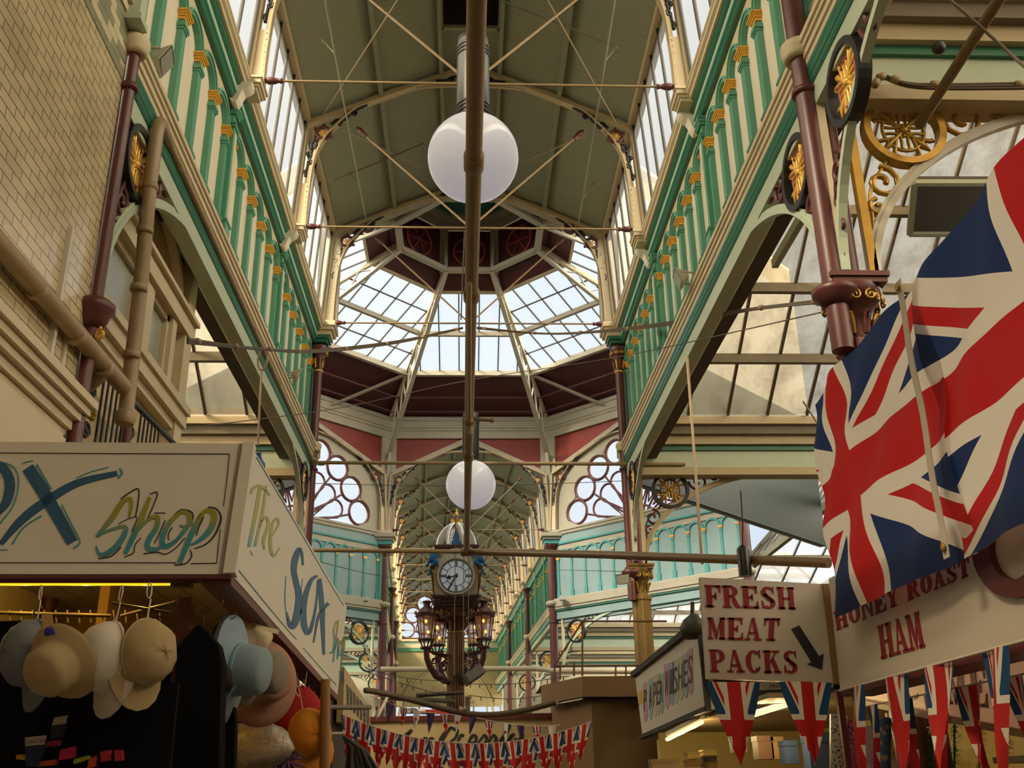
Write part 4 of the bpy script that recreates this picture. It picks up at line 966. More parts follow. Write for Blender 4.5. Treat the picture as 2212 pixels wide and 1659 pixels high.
# oriel with frosted windows behind the downpipe
BW = boards('buff upright boards', (0.56, 0.44, 0.24), 'Y', 0.09, dark=.8)
q = MB(); q.bb((-4.2, 6.0, 3.0), (-2.76, 8.86, 6.62)); ori = struct('wall_oriel', q, BW)
q = MB()
for (ya, yb, za, zb, e) in ((6.0, 8.9, 4.74, 4.93, .10), (6.0, 8.9, 4.66, 4.74, .05), (6.0, 8.9, 5.60, 5.76, .09), (6.0, 8.9, 5.76, 5.80, .13), (6.0, 8.9, 4.86, 4.93, .13), (8.30, 8.42, 4.93, 5.6, .06), (7.42, 7.76, 4.93, 5.6, .05), (8.66, 8.88, 3.0, 6.5, .07), (6.0, 8.9, 3.55, 3.7, .06)):
    q.bb((-2.78, ya, za), (-2.72+e, yb, zb))
q.build('frame_rails', CREAM, ori)
q = MB(); A = arc(7.66, 5.80, .92, .66, 0, 180, 24); B = arc(7.66, 5.80, .84, .58, 0, 180, 24); q.band(A, B, (-2.76, 0, 0), (0, 1, 0), (0, 0, 1), .08); q.build('arched_head', CREAM, ori)
for i, (ya, yb) in enumerate(((6.35, 7.42), (7.76, 8.30))):
    wn += 1
    q = MB(); q.bb((-2.765, ya, 4.93), (-2.74, yb, 5.6)); w_ = struct('window_%d' % wn, q, FROST)
    f = MB()
    for (a, b_, c_, d_) in ((ya-.02, ya+.05, 4.9, 5.62), (yb-.05, yb+.02, 4.9, 5.62), (ya, yb, 4.9, 4.97), (ya, yb, 5.54, 5.62)): f.bb((-2.75, a, c_), (-2.70, b_, d_))
    f.build('window_frame', CREAM, w_)
# iron balcony railing below the oriel
t = thing('iron_railing', 'black wrought iron balcony railing with gilt leaves below the bay window', 'railing')
q = MB(); q.tube([(-2.58, 6.05, 4.33), (-2.58, 8.7, 4.47)], .022, 8); q.tube([(-2.58, 6.05, 3.72), (-2.58, 8.7, 3.80)], .016, 8); q.build('rails', BLACK, t)
for k in range(27):
    y = 6.12+k*.095; z1_ = 4.33+(y-6.05)*.053
    q = MB()
    if k % 9 in (3, 4, 5): 
        if k % 9 == 4:
            for zc_ in (3.88, 4.16): q.tube([(-2.58, y+p[0], zc_+p[1]) for p in spiral(0, 0, .07, 1.5, 0, 16)], .011, 5); q.tube([(-2.58, y-p[0], zc_+p[1]) for p in spiral(0, .02, .07, 1.5, 0, 16, sgn=-1)], .011, 5)
            q.build('scroll_panel', BLACK, t)
            f = MB()
            for j in range(6): a = PI*j/3; f.ball((-2.56, y+.045*math.cos(a), 4.02+.045*math.sin(a)), .022, 6)
            f.build('gilt_rosette', GOLD_D, t)
        continue
    q.tube([(-2.58, y, 3.72), (-2.58, y, z1_)], .010, 5); q.build('baluster', BLACK, t)
MB().lathe((-2.58, 7.25, 3.3), [(.045, 0), (.045, .9), (.06, .95), (.04, 1.0)], 12).build('newel_post', MAROON, t)
# dark aisle structure seen past the oriel
q = MB(); q.bb((-10.4, 14.75, 6.98), (-2.62, 14.85, 7.15)); q.build('aisle_board', GREY_W)['kind'] = 'structure'; bpy.data.objects['aisle_board'].name = 'trim_40'
# floodlights
def floodlight(label, p, d, s=.11):
    t = thing('floodlight', label, 'floodlight', None, p); d = Vector(d).normalized(); x = d.cross(Vector((0, 0, 1))).normalized(); z = x.cross(d)
    R_ = Matrix((x, d, z)).transposed()
    q = MB(); P = []
    for (yy, hw, hh) in ((-.55, .35, .25), (-.2, .55, .42), (.35, 1.0, .72), (.45, 1.02, .74)):
        P.append([R_ @ Vector((a*hw*s, yy*s, b_*hh*s)) for a, b_ in ((-1, -1), (1, -1), (1, 1), (-1, 1))])
    vs_ = [v for r_ in P for v in r_]; F = [(3, 2, 1, 0)]+[(i*4+j, i*4+(j+1) % 4, (i+1)*4+(j+1) % 4, (i+1)*4+j) for i in range(3) for j in range(4)]
    q.add(vs_, F); q.build('housing', WHITE_G, t)
    q = MB(); q.add([R_ @ Vector((a*.9*s, .46*s, b_*.62*s)) for a, b_ in ((-1, -1), (1, -1), (1, 1), (-1, 1))], [(0, 1, 2, 3)]); q.build('lens', FROST, t)
    q = MB(); q.tube([R_ @ Vector((-1.05*s, 0, 0)), R_ @ Vector((-1.1*s, -.7*s, -.5*s)), R_ @ Vector((0, -1.3*s, -.6*s)), R_ @ Vector((1.1*s, -.7*s, -.5*s)), R_ @ Vector((1.05*s, 0, 0))], .012, 5); q.ball(R_ @ Vector((0, -1.45*s, -.7*s)), .03, 8); q.build('bracket', CREAM, t)
    return t
floodlight('pale floodlight mounted beside the collar of the left column at the tiled wall', (-2.33, 6.22, 6.74), (1, .2, -.55))
floodlight('pale floodlight on the left girder near its far end', (-2.28, 12.35, 6.72), (1, .35, -.35), .10)
floodlight('pale floodlight on the right girder, turned down over the hall', (2.26, 9.55, 6.70), (-1, .1, -.45), .12)
# ================================================================ globe lamps, service pipes, wires
OPAL = mat('opal glass', (.80, .80, .80), .12, var=0.0, emit=.27, emit_rgb=(.86, .87, 1.0))
def globe_lamp(label, p, r=.33):
    t = thing('globe_lamp', label, 'pendant lamp', 'hanging globe lamps', p)
    q = MB(); n = 24; prof = [(r*math.sin(PI*i/n), -r*math.cos(PI*i/n)) for i in range(n+1)]; prof = [(a if a > 1e-5 else 0.0, b_) for a, b_ in prof if b_ < r*.95]; q.lathe((0, 0, 0), prof, 40); q.build('globe', OPAL, t)
    q = MB(); q.lathe((0, 0, r*.90), [(.125, 0), (.125, .72), (.118, .74), (.118, .78), (0, .78)], 32); q.build('canister', STEEL, t)
    q = MB()
    for z in (.06, .095, .13, .60, .635, .67): q.lathe((0, 0, r*.90+z), [(.125, 0), (.129, .002), (.129, .018), (.125, .02)], 32)
    q.build('bands', BLACK, t)
    q = MB(); q.lathe((0, 0, r*.86), [(.145, 0), (.15, .01), (.15, .03), (.125, .05)], 32); q.build('gallery', STEEL, t)
    return t
g1 = globe_lamp('larger-looking opal globe lamp nearest the camera, under a dark steel canister', tuple(at_y(1022, 341, 6.3)), .335)
g2 = globe_lamp('opal globe lamp hanging farther off, just above the clock', tuple(at_y(1017, 1047, 14.3)), .365)
for g, top in ((g1, (0.0, 5.91-6.3, 8.69-g1.location.z)), (g2, (-.0, .55, 8.69-g2.location.z))):
    MB().tube([(0, 0, 1.05), top], .012, 6).build('hanging_rod', WIRE, g)
o = copy_tree(truss0); o.location = (0, 5.91, 0); o['label'] = 'arched roof truss directly over the tiled wall corner, above the picture'; o['group'] = 'arched roof trusses of the near hall'
# long service pipe along the hall and its cross pipe
PZ = 3.94
t = thing('service_pipe', 'long brown pipe running down the middle of the hall, in front of both globes', 'pipe')
pa, pb = at_z(1031, -60, PZ), at_z(1008, 1192, PZ)
pts = [pa.lerp(pb, k/8) for k in range(9)]
MB().tube([pa, pa.lerp(pb, .27)], .033, 14).build('near_length', PIPE_B, t); MB().tube([pa.lerp(pb, .27), pb], .030, 14).build('far_length', PIPE_B, t)
q = MB(); ax = (pb-pa).normalized()
for f in (.125, .27, .6): q.lathe(pa.lerp(pb, f), [(.034, -.05), (.041, -.045), (.041, .045), (.034, .05)], 14, ax)
q.build('coupling', PIPE_B, t)
q = MB(); c0 = at_z(1016, 612, PZ-.05); c1 = at_z(1014, 905, PZ-.05); q.tube([c0+Vector((-.005, 0, 0)), c1], .014, 8); q.build('branch_pipe', TAN, t)
q = MB(); q.tube([c1, c1+Vector((0, .02, -.10))], .02, 8); q.ball(c1+Vector((0, 0, -.02)), .035, 8); q.tube([c1+Vector((0, 0, .0)), c1+Vector((.14, 0, -.01))], .010, 6); q.ball(c1+Vector((.15, 0, -.01)), .018, 6); q.build('stop_valve', PIPE_B, t)
t = thing('cross_pipe', 'tan pipe crossing the hall from side to side, low, in front of the clock crown', 'pipe')
l0 = at_y(655, 1188, pb.y+.35); r1 = at_y(1790, 1216, 6.9)
MB().tube([l0, pb], .022, 12).build('left_length', TAN, t); MB().tube([pb, at_y(1300, 1198, 9.2), r1], .036, 12).build('right_length', PIPE_B, t)
q = MB(); q.lathe(pb, [(.038, -.06), (.046, -.05), (.046, .05), (.038, .06)], 14, (1, 0, 0)); q.build('tee', PIPE_B, t)
t = thing('cross_pipe', 'thin tan pipe crossing the hall just below the collars of the octagon columns', 'pipe')
a, b = at_y(640, 999, 14.78), at_y(1480, 1003, 14.78); MB().tube([a, b], .028, 10).build('run', TAN, t)
q = MB(); q.lathe(at_y(680, 999, 14.78), [(.03, -.05), (.04, -.04), (.04, .04), (.03, .05)], 12, (1, 0, 0)); q.build('tee', TAN, t)
t = thing('cross_pipe', 'cream lagged pipe crossing behind the clock column', 'pipe')
q = MB(); q.tube([at_y(822, 1446, 27.8), at_y(1150, 1444, 27.8), at_y(1178, 1446, 27.6), at_y(1190, 1449, 27.5), at_y(1380, 1449, 27.3)], .07, 12); q.build('run', CREAM, t)
t = thing('conduit', 'thin grey conduit hanging down before the right aisle to the cross pipe', 'conduit')
MB().tube([at_y(1484, 770, 9.3), at_y(1517, 1218, 9.0)], .014, 6).build('run', TAN, t)
t = thing('pull_rod', 'thin tan rod with a hook hanging from the left girder above the fascia', 'rod')
a = at_y(565, 800, 9.9); b_ = at_y(557, 962, 9.9); MB().tube([a, b_], .012, 6).build('rod', TAN, t)
q = MB(); q.tube([a+Vector((.05*math.cos(s), 0, .12+.12*math.sin(s))) for s in [2*PI*j/16 for j in range(16)]], .012, 6, closed=True); q.build('hook', TAN, t)
# sprinkler pipes on the roof
for nm, p in (('left', [(726, 0), (690, 0)],), ):
    pass
def roof_pipe(label, pts, arms):
    t = thing('roof_pipe', label, 'sprinkler pipe', 'thin sprinkler pipes under the roof boards')
    q = MB(); q.tube([at_y(*p) for p in pts], .011, 6); q.build('run', OLIVE_L, t)
    for a_ in arms:
        q = MB(); q.tube([at_y(*a_[0]), at_y(*a_[1])], .011, 6); q.ball(at_y(*a_[1]), .03, 6); q.build('drop_arm', OLIVE_L, t)
roof_pipe('thin pale sprinkler pipe under the left roof slope', [(702, 0, 8.9), (752, 270, 11.6), (790, 470, 14.3)], [((723, 115, 10.1), (699, 88, 10.1)), ((778, 405, 13.4), (757, 375, 13.4))])
roof_pipe('thin pale sprinkler pipe under the right roof slope', [(1328, 0, 8.9), (1290, 240, 11.4), (1250, 480, 14.4)], [((1308, 130, 10.2), (1330, 103, 10.2)), ((1262, 425, 13.5), (1281, 396, 13.5))])
tag(MB().tube([at_y(720, 390, 13.0), at_y(915, 310, 12.6)], .012, 5).build('roof_conduit', WIRE), 'thin dark conduit across the left roof slope behind the nearer globe', 'conduit')
tag(MB().tube([at_y(1080, 0, 9.2), at_y(1330, 100, 10.0)], .012, 5).build('roof_conduit', WIRE), 'thin dark conduit slanting across the right roof slope near the ridge', 'conduit')
for k, (a_, b_) in enumerate((((862, -5, 8.9), (700, 245, 11.7)), ((1180, -5, 8.9), (1332, 268, 11.7)), ((742, 282, 11.9), (912, 362, 13.6)), ((1262, 293, 11.9), (1128, 352, 13.6)))):
    tag(MB().tube([at_y(*a_), at_y(*b_)], .009, 5).build('wind_brace_rod', TAN), 'thin tan wind brace rod crossing the %s roof slope %s' % (('left', 'right')[k % 2], ('nearer the top edge', 'behind the nearer globe')[k//2]), 'brace rod', 'thin wind brace rods')
# cable bundle slung across the hall
def bundle(label, pts, r=.012, n=4, ties=8):
    t = thing('cable_bundle', label, 'cable', None); q = MB(); P = [Vector(p) for p in spline([tuple(p) for p in pts], 6)]
    for k in range(n): q.tube([p+Vector((0, .6*r*math.sin(k*1.7+i*.25), (k-n/2)*r*1.3+r*math.sin(i*.3+k))) for i, p in enumerate(P)], r, 5)
    q.build('wires', WIRE, t)
    q = MB()
    for k in range(ties): i = int((k+.5)*len(P)/ties); d = (P[min(i+1, len(P)-1)]-P[i-1]); q.lathe(P[i], [(r*1.5, -.03), (r*n*.8, -.025), (r*n*.8, .025), (r*1.5, .03)], 8, d)
    q.build('ties', TAN, t); return t
bundle('sagging bundle of brown cables from the bay window to the octagon truss', [at_y(405, 735, 6.7), at_y(560, 752, 9.3), at_y(690, 757, 12.2), at_y(860, 738, 14.3), at_y(1000, 708, 14.72)], .0085)
bundle('sagging bundle of brown cables from the octagon truss to the double column on the right', [at_y(1030, 708, 14.72), at_y(1180, 720, 14.3), at_y(1330, 712, 12.8), at_y(1500, 690, 10.6), at_y(1620, 668, 8.6), at_y(1785, 648, 6.3)], .0085)
def wire(label, pts, r=.006, cat='wire', kinky=0):
    P = spline([tuple(p) for p in pts], 6); return tag(MB().tube(P, r, 5).build('hanging_wire', WIRE), label, cat, 'thin wires strung across the hall')
wire('thin dark wire rising from the left girder past the octagon roof to the right aisle', [at_y(400, 925, 9.0), at_y(740, 880, 13.5), at_y(1010, 822, 14.6), at_y(1330, 772, 12.5), at_y(1830, 662, 6.2)])
wire('tan wire dropping from the nearer tie rod boss to the farther one', [at_y(1004, 500, 11.75), at_y(1000, 580, 13.2), at_y(996, 690, 14.85)], .010)
wire('pair of thin wires slung low across the octagon below the fan windows', [at_y(672, 1044, 15.6), at_y(1010, 1050, 18), at_y(1370, 1038, 15.6)])
wire('thin wire running from the left stall sign to the clock case', [at_y(660, 1205, 13.0), at_y(800, 1240, 18), at_y(940, 1262, 21.4)])
wire('thin wire running from the clock case to the right octagon column', [at_y(1040, 1255, 21.4), at_y(1150, 1290, 25), at_y(1205, 1330, 28.5)])
wire('thin wire crossing the right octagon arcade', [at_y(1200, 1231, 28.4), at_y(1370, 1235, 15.1)])
t = thing('hanging_chain', 'long thin wires hanging straight down in front of the clock column', 'wire')
for x in (984, 1003, 1014): MB().tube([at_y(x, 1050 if x > 990 else 1110, 14.6), at_y(x-3, 1460, 14.6)], .006, 5).build('strand', WIRE, t)
bundle('thick dark foam-covered hose sagging across the hall above the bunting', [at_y(788, 1487, 8.4), at_y(880, 1512, 8.6), at_y(1000, 1533, 8.6), at_y(1110, 1530, 8.6), at_y(1203, 1518, 8.4)], .024, 1, 1)
bpy.data.objects[-1] if False else None
# string lights
BULB = mat('small lamp', (.5, .45, .35), .3, var=0, emit=1.2, emit_rgb=(1, .75, .4))
def string_lights(label, pts, n):
    t = thing('string_lights', label, 'string lights', 'strings of small lights'); P = [Vector(p) for p in spline([tuple(p) for p in pts], 8)]
    MB().tube(P, .007, 5).build('cord', BLACK, t); q = MB()
    for k in range(n): i = int((k+.5)*len(P)/n); q.tube([P[i], P[i]+Vector((0, 0, -.07))], .009, 5)
    q.build('lamp_holders', BLACK, t)
string_lights('dark string of small lights from the left column to the clock base, upper one', [at_y(790, 1443, 15.5), at_y(880, 1465, 18), at_y(985, 1473, 21.4)], 7)
string_lights('dark string of small lights from the left column to the clock base, lower one', [at_y(790, 1450, 15.5), at_y(880, 1480, 18), at_y(970, 1504, 21.4)], 8)
string_lights('dark string of small lights from the clock base to the right column', [at_y(1010, 1477, 21.4), at_y(1100, 1478, 20), at_y(1230, 1460, 15.2)], 8)
string_lights('dark string of small lights looping low behind the brown kiosk', [at_y(1010, 1502, 21.4), at_y(1110, 1510, 19), at_y(1230, 1492, 14.5)], 8)
# ================================================================ clock pillar in the middle of the octagon
CK = Vector((-0.27, 21.93, 0))
CKD = mat('dark maroon clock iron', (0.085, 0.022, 0.018), .4, var=.25, scale=9)
BLUE = mat('bright blue paint', (0.02, 0.16, 0.42), .4, var=.2, scale=9)
DIAL = mat('opal clock dial', (.62, .70, .76), .3, var=.04, scale=3, emit=.12, emit_rgb=(.75, .85, 1))
AMBER = mat('amber filament lamp', (1, .5, .1), .3, var=0, emit=6.0, emit_rgb=(1.0, .42, .06))
LGLASS = glass('smoky lantern glass', (.86, .76, .74), veil_amt=.28, veil=(.75, .68, .66), spots=.2, gloss=.06)
clock = thing('pillar_clock', 'tall maroon and gold pillar clock with a white dial, open crown and gas lanterns', 'clock', None, CK)
q = MB(); q.lathe((0, 0, 0), [(.34, 0), (.34, 1.2), (.28, 1.3), (.26, 2.4), (.18, 2.5)], 24); q.build('pedestal', CKD, clock)
q = MB(); q.lathe((0, 0, 0), [(.185, 2.5), (.18, 4.76)], 40, smooth=False, flute=.06); sh = q.build('fluted_shaft', CKD, clock)
q = MB()
for i in range(20): a = 2*PI*i/20; q.tube([(.181*math.cos(a), .181*math.sin(a), 2.52), (.178*math.cos(a), .178*math.sin(a), 4.72)], .0055, 5)
q.lathe((0, 0, 4.74), [(.18, 0), (.195, .01), (.195, .04), (.18, .05)], 24); q.build('gilt_fillets', GOLD_D, sh)
m, g = MB(), MB(); capital(m, g, (0, 0, 4.80), .17, .45); cp = m.build('capital', CKD, clock); g.build('gilt_leaves', OLGOLD, cp)
q = MB()
for z0, z1, h in ((5.22, 5.28, .30), (5.28, 5.34, .36), (5.34, 5.40, .42), (5.40, 5.44, .47), (5.44, 5.48, .52)): q.bb((-h, -h, z0), (h, h, z1))
for sx in (-1, 1):
    for sy in (-1, 1): q.lathe((sx*.40, sy*.40, 5.16), [(0, 0), (.06, .04), (.07, .12), (.10, .2), (.1, .24)], 10)
q.build('corbel_table', CKD, clock)
q = MB(); q.bb((-.43, -.43, 5.48), (.43, .43, 6.36)); q.bb((-.46, -.46, 6.34), (.46, .46, 6.40))
for r_ in range(4):
    R_ = Matrix.Rotation(r_*PI/2, 3, 'Z'); A = arc(0, 5.88, .425, .60, 25, 155, 16); B = arc(0, 5.88, .37, .40, 25, 155, 16)
    q.band(A, B, R_ @ Vector((0, -.43, 0)), R_ @ Vector((1, 0, 0)), (0, 0, 1), .06)
q.build('case', WHITE_G, clock)
for r_ in range(4):
    R_ = Matrix.Rotation(r_*PI/2, 3, 'Z'); f = R_ @ Vector((0, -.47, 5.88)); nx = R_ @ Vector((0, -1, 0)); tx = R_ @ Vector((1, 0, 0))
    def cp_(a, r2, o=0.0): return f+tx*(r2*math.sin(a))+Vector((0, 0, r2*math.cos(a)))+nx*o
    q = MB(); q.add([cp_(2*PI*i/40, .36, .0) for i in range(40)], [tuple(range(40))]); q.lathe(f-nx*.04, [(.36, 0), (.36, .035)], 40, nx); dl = q.build('dial', DIAL, clock)
    q = MB(); q.tube([cp_(2*PI*i/40, .385, 0) for i in range(40)], .026, 8, closed=True); q.build('bezel', WHITE_G, dl)
    q = MB()
    for ra, rb in ((.36, .325), (.212, .200)):
        P = [cp_(2*PI*i/60, ra, .006) for i in range(60)]+[cp_(2*PI*i/60, rb, .006) for i in range(60)]; q.add(P, [(i, (i+1) % 60, 60+(i+1) % 60, 60+i) for i in range(60)])
    for i in range(12):
        a = PI/6*i; w_ = .011 if i % 3 else .018
        for k in ((-.5, .5) if i % 3 == 0 else (0,)):
            e = (tx*math.cos(a)-Vector((0, 0, math.sin(a)))); o = e*k*.03; q.quad(cp_(a, .21, .006)-e*w_/1.6+o, cp_(a, .21, .006)+e*w_/1.6+o, cp_(a, .325, .006)+e*w_/1.6+o, cp_(a, .325, .006)-e*w_/1.6+o)
    q.build('numeral_ring', BLACK, dl)
    q = MB()
    for i in range(60): c_ = cp_(2*PI*i/60, .3425, .009); s_ = .0085; q.quad(c_-tx*s_-Vector((0, 0, s_)), c_+tx*s_-Vector((0, 0, s_)), c_+tx*s_+Vector((0, 0, s_)), c_-tx*s_+Vector((0, 0, s_)))
    q.build('minute_dots', WHITE_G, dl)
    q = MB(); ah, am = math.radians(257), math.radians(210)
    q.bar(cp_(am+PI, .06, .02), cp_(am, .33, .02), .034, .008, nx); q.bar(f+nx*.028, cp_(ah, .13, .028), .026, .008, nx)
    P = [cp_(ah, .22, .028), cp_(ah+.35, .15, .028), cp_(ah, .10, .028), cp_(ah-.35, .15, .028)]; q.add(P+[p+nx*.008 for p in P], [(3, 2, 1, 0), (4, 5, 6, 7), (0, 1, 5, 4), (1, 2, 6, 5), (2, 3, 7, 6), (3, 0, 4, 7)])
    q.lathe(f+nx*.015, [(.04, 0), (.04, .02), (.0, .025)], 16, nx); q.build('hands', BLACK, dl)
for sx in (-1, 1):
    for sy in (-1, 1):
        q = MB(); P = [(.0, 5.48), (.05, 5.48), (.07, 5.7), (.11, 5.95), (.10, 6.02), (.13, 6.06), (.13, 6.10), (.0, 6.10)]
        o = Vector((sx*.43, sy*.43-.05, 0)); q.prism(P if sx > 0 else [(a, b_) for a, b_ in P], o+Vector((0, .1 if sx > 0 else 0, 0)), (sx, 0, 0), (0, 0, 1), .10); cs_ = q.build('corner_console', CKD, clock)
        q = MB()
        if sy < 0:
            q.tube([Vector((sx*(.43+.05+p[0]), -.485, 5.98+p[1])) for p in spiral(0, 0, .045, 1.4, -PI/2, 14, sgn=sx)], .008, 5); q.tube([(sx*.47, -.485, 5.94), (sx*.455, -.485, 5.8), (sx*.445, -.485, 5.5)], .008, 5); q.tube([(sx*.435, -.485, 5.5), (sx*.435, -.485, 6.08)], .006, 5)
            q.build('gilt_scroll', GOLD, cs_)
        # winged griffin crouching on each corner, facing outward
        B = Vector((sx*.50, sy*.46, 6.10)); d = Vector((sx, 0, 0))
        q = MB(); q.tube([B+Vector((-sx*.10, 0, .06)), B+Vector((-sx*.02, 0, .11)), B+Vector((sx*.04, 0, .19)), B+Vector((sx*.02, 0, .27)), B+Vector((sx*.06, 0, .31))], [.055, .075, .065, .04, .045], 8); q.ball(B+Vector((sx*.07, 0, .31)), .045, 8, (1.2, .9, .9)); q.tube([B+Vector((sx*.09, 0, .31)), B+Vector((sx*.14, 0, .295)), B+Vector((sx*.145, 0, .275))], [.03, .015, .006], 6)
        for e in (-1, 1): q.tube([B+Vector((sx*.045, e*.02, .34)), B+Vector((sx*.03, e*.03, .39))], [.014, .003], 5); q.tube([B+Vector((sx*.04, e*.05, .13)), B+Vector((sx*.09, e*.05, .07)), B+Vector((sx*.10, e*.05, .01)), B+Vector((sx*.15, e*.05, .0))], [.035, .028, .02, .022], 6); q.tube([B+Vector((-sx*.09, e*.05, .07)), B+Vector((-sx*.03, e*.06, .03)), B+Vector((sx*.0, e*.06, .0))], [.05, .035, .02], 6)
        q.tube([B+Vector((-sx*.14, 0, .05)), B+Vector((-sx*.2, 0, .12)), B+Vector((-sx*.16, 0, .2))], [.02, .014, .01], 6)
        gr = q.build('griffin', BLUE, clock)
        q = MB()
        for e in (-1, 1):
            w_ = [B+Vector((sx*.02, e*.06, .17)), B+Vector((-sx*.06, e*.10, .16)), B+Vector((-sx*.17, e*.13, .25)), B+Vector((-sx*.26, e*.13, .33)), B+Vector((-sx*.12, e*.12, .32)), B+Vector((-sx*.02, e*.08, .26))]
            q.add(w_+[p+Vector((0, e*.012, 0)) for p in w_], [(0, 1, 2, 3, 4, 5), (11, 10, 9, 8, 7, 6)]+[(i, (i+1) % 6, 6+(i+1) % 6, 6+i) for i in range(6)])
        q.build('wings', BLUE, gr)
        q = MB(); q.ball(B+Vector((sx*.085, 0, .17)), .04, 8, (.7, 1, 1.3)); q.build('gilt_breast', GOLD, gr)
q = MB()
for r_ in range(4):
    R_ = Matrix.Rotation(r_*PI/2, 3, 'Z')
    P = [(-.09, 6.56), (-.11, 6.62), (-.06, 6.66), (-.075, 6.73), (-.04, 6.78), (0, 6.86), (.04, 6.78), (.075, 6.73), (.06, 6.66), (.11, 6.62), (.09, 6.56)]
    q.prism(P, R_ @ Vector((0, -.40, 0)), R_ @ Vector((1, 0, 0)), (0, 0, 1), .03)
q.build('palmette', BLUE, clock)
q = MB(); q.bb((-.44, -.44, 6.40), (.44, .44, 6.50)); q.bb((-.47, -.47, 6.50), (.47, .47, 6.56)); q.build('crown_base', CKD, clock)
CRIB = mat('pierced cream crown ribs', (.58, .54, .45), .4, var=.35, scale=40)
LEDW = mat('rib light beads', (.9, .9, .9), .3, var=0, emit=1.0)
for k in range(8):
    a = 2*PI*(k+.5)/8; d = Vector((math.cos(a), math.sin(a), 0)); t_ = Vector((-math.sin(a), math.cos(a), 0))
    pr = spline([(.47, 6.54), (.455, 6.68), (.40, 6.84), (.29, 7.0), (.15, 7.11), (.06, 7.14)], 4); pi_ = spline([(.36, 6.54), (.35, 6.66), (.305, 6.79), (.21, 6.93), (.10, 7.04), (.03, 7.10)], 4)
    q = MB(); q.band([p for p in pr], [p for p in pi_], -t_*.02, d, (0, 0, 1), .04); rb = q.build('crown_rib', CRIB, clock)
    q = MB()
    for i in range(2, len(pr)-2, 1): q.ball(d*pr[i][0]+Vector((0, 0, pr[i][1])), .012, 5)
    q.build('light_beads', LEDW, rb)
q = MB(); q.lathe((0, 0, 7.09), [(.115, 0), (.125, .02), (.12, .05), (.13, .07), (.135, .11)], 16)
for i in range(8): a = 2*PI*i/8; q.ball((.125*math.cos(a), .125*math.sin(a), 7.215), .018, 6)
q.build('coronet', GOLD, clock)
q = MB(); q.lathe((0, 0, 7.16), [(.10, 0), (.10, .06), (.07, .13), (.05, .16)], 12); q.build('coronet_dome', MAROON, clock)
q = MB(); q.lathe((0, 0, 7.31), [(.055, 0), (.06, .02), (.035, .04), (.04, .07), (.02, .09), (.028, .12), (.012, .15), (.0, .17)], 12); q.build('finial', GOLD, clock)
def lantern(x, y, nm):
    t = thing('gas_lantern', nm, 'lantern', 'lanterns on the clock pillar', CK+Vector((x, y, 0)))
    q = MB()
    q.lathe((0, 0, 4.38), [(.09, 0), (.11, .02), (.11, .05), (.07, .06)], 12)
    for i in range(4): a = PI/2*i+.4; q.tube([(.07*math.cos(a), .07*math.sin(a), 4.43), (.10*math.cos(a), .10*math.sin(a), 4.5), (.13*math.cos(a), .13*math.sin(a), 4.56)], .014, 5)
    q.lathe((0, 0, 4.55), [(.12, 0), (.155, .015), (.155, .035), (.13, .045)], 16); q.build('base', CKD, t)
    q = MB()
    for i in range(6): a = 2*PI*i/6+.26; q.bar((.125*math.cos(a), .125*math.sin(a), 4.58), (.185*math.cos(a), .185*math.sin(a), 5.06), .016, .016)
    q.build('frame_bars', CKD, t)
    q = MB(); q.lathe((0, 0, 4.585), [(.122, 0), (.182, .475)], 6, smooth=False, a0=.26); gl = MB(); n6 = 6
    P = [(.122*math.cos(2*PI*i/6+.26), .122*math.sin(2*PI*i/6+.26), 4.585) for i in range(6)]+[(.182*math.cos(2*PI*i/6+.26), .182*math.sin(2*PI*i/6+.26), 5.06) for i in range(6)]
    gl.add(P, [(i, (i+1) % 6, 6+(i+1) % 6, 6+i) for i in range(6)]); gl.build('glass', LGLASS, t)
    q = MB(); q.lathe((0, 0, 5.04), [(.19, 0), (.215, .01), (.21, .03), (.19, .035), (.215, .05), (.215, .075), (.17, .09), (.155, .13), (.10, .19), (.065, .22), (.06, .29), (.085, .31), (.085, .33), (.04, .345), (0, .35)], 16); rf = q.build('roof', CKD, t)
    q = MB()
    for i in range(12): a = 2*PI*i/12; q.tube([(.21*math.cos(a), .21*math.sin(a), 5.11), (.225*math.cos(a), .225*math.sin(a), 5.14), (.215*math.cos(a), .215*math.sin(a), 5.17)], [.016, .014, .004], 5)
    q.build('cresting', GOLD_D, rf)
    q = MB(); q.ball((-.01, -.03, 4.95), .026, 8, (1, 1, 1.5)); q.ball((.03, .03, 4.74), .026, 8, (1, 1, 1.4)); q.build('filament_lamp', AMBER, t)
    # iron arm from the pillar
    d = Vector((-x, -y, 0)); L = d.length; d /= L; Z = Vector((0, 0, 1))
    q = MB(); pt = lambda s, z: d*s+Z*z
    q.tube([pt(.0, 4.40), pt(.02, 4.2), pt(.08, 4.05), pt(.22, 3.85), pt(.40, 3.76), pt(L-.17, 3.75)], [.05, .055, .06, .062, .055, .05], 8); q.tube([pt(.04, 4.36), pt(.3, 4.30), pt(L-.17, 4.28)], .028, 6); q.lathe(pt(L-.26, 3.75), [(.06, 0), (.075, .03), (.075, .06), (.06, .08)], 10, d); q.ball(pt(L-.2, 4.29), .05, 8); q.ball(pt(.32, 4.33), .04, 6, (1, 1, 2))
    arm = q.build('arm', CKD, t)
    q = MB(); T = lambda P_, r: q.tube([pt(a, b_) for a, b_ in P_], r, 5)
    T(spiral(.36, 4.05, .12, 1.5, 0, 20), .014); T(spiral(.33, 3.98, .07, 1.0, 2, 12), .012); T(spiral(.16, 4.17, .08, 1.3, 3, 16), .016); T(spline([(.1, 4.1), (.2, 4.22), (.34, 4.26), (.44, 4.2)], 4), .018); T(spiral(.26, 4.2, .06, 1.2, 1, 12, sgn=-1), .014)
    q.build('scrollwork', CKD, arm); t.scale = (1.14, 1.14, 1.0)
    return t
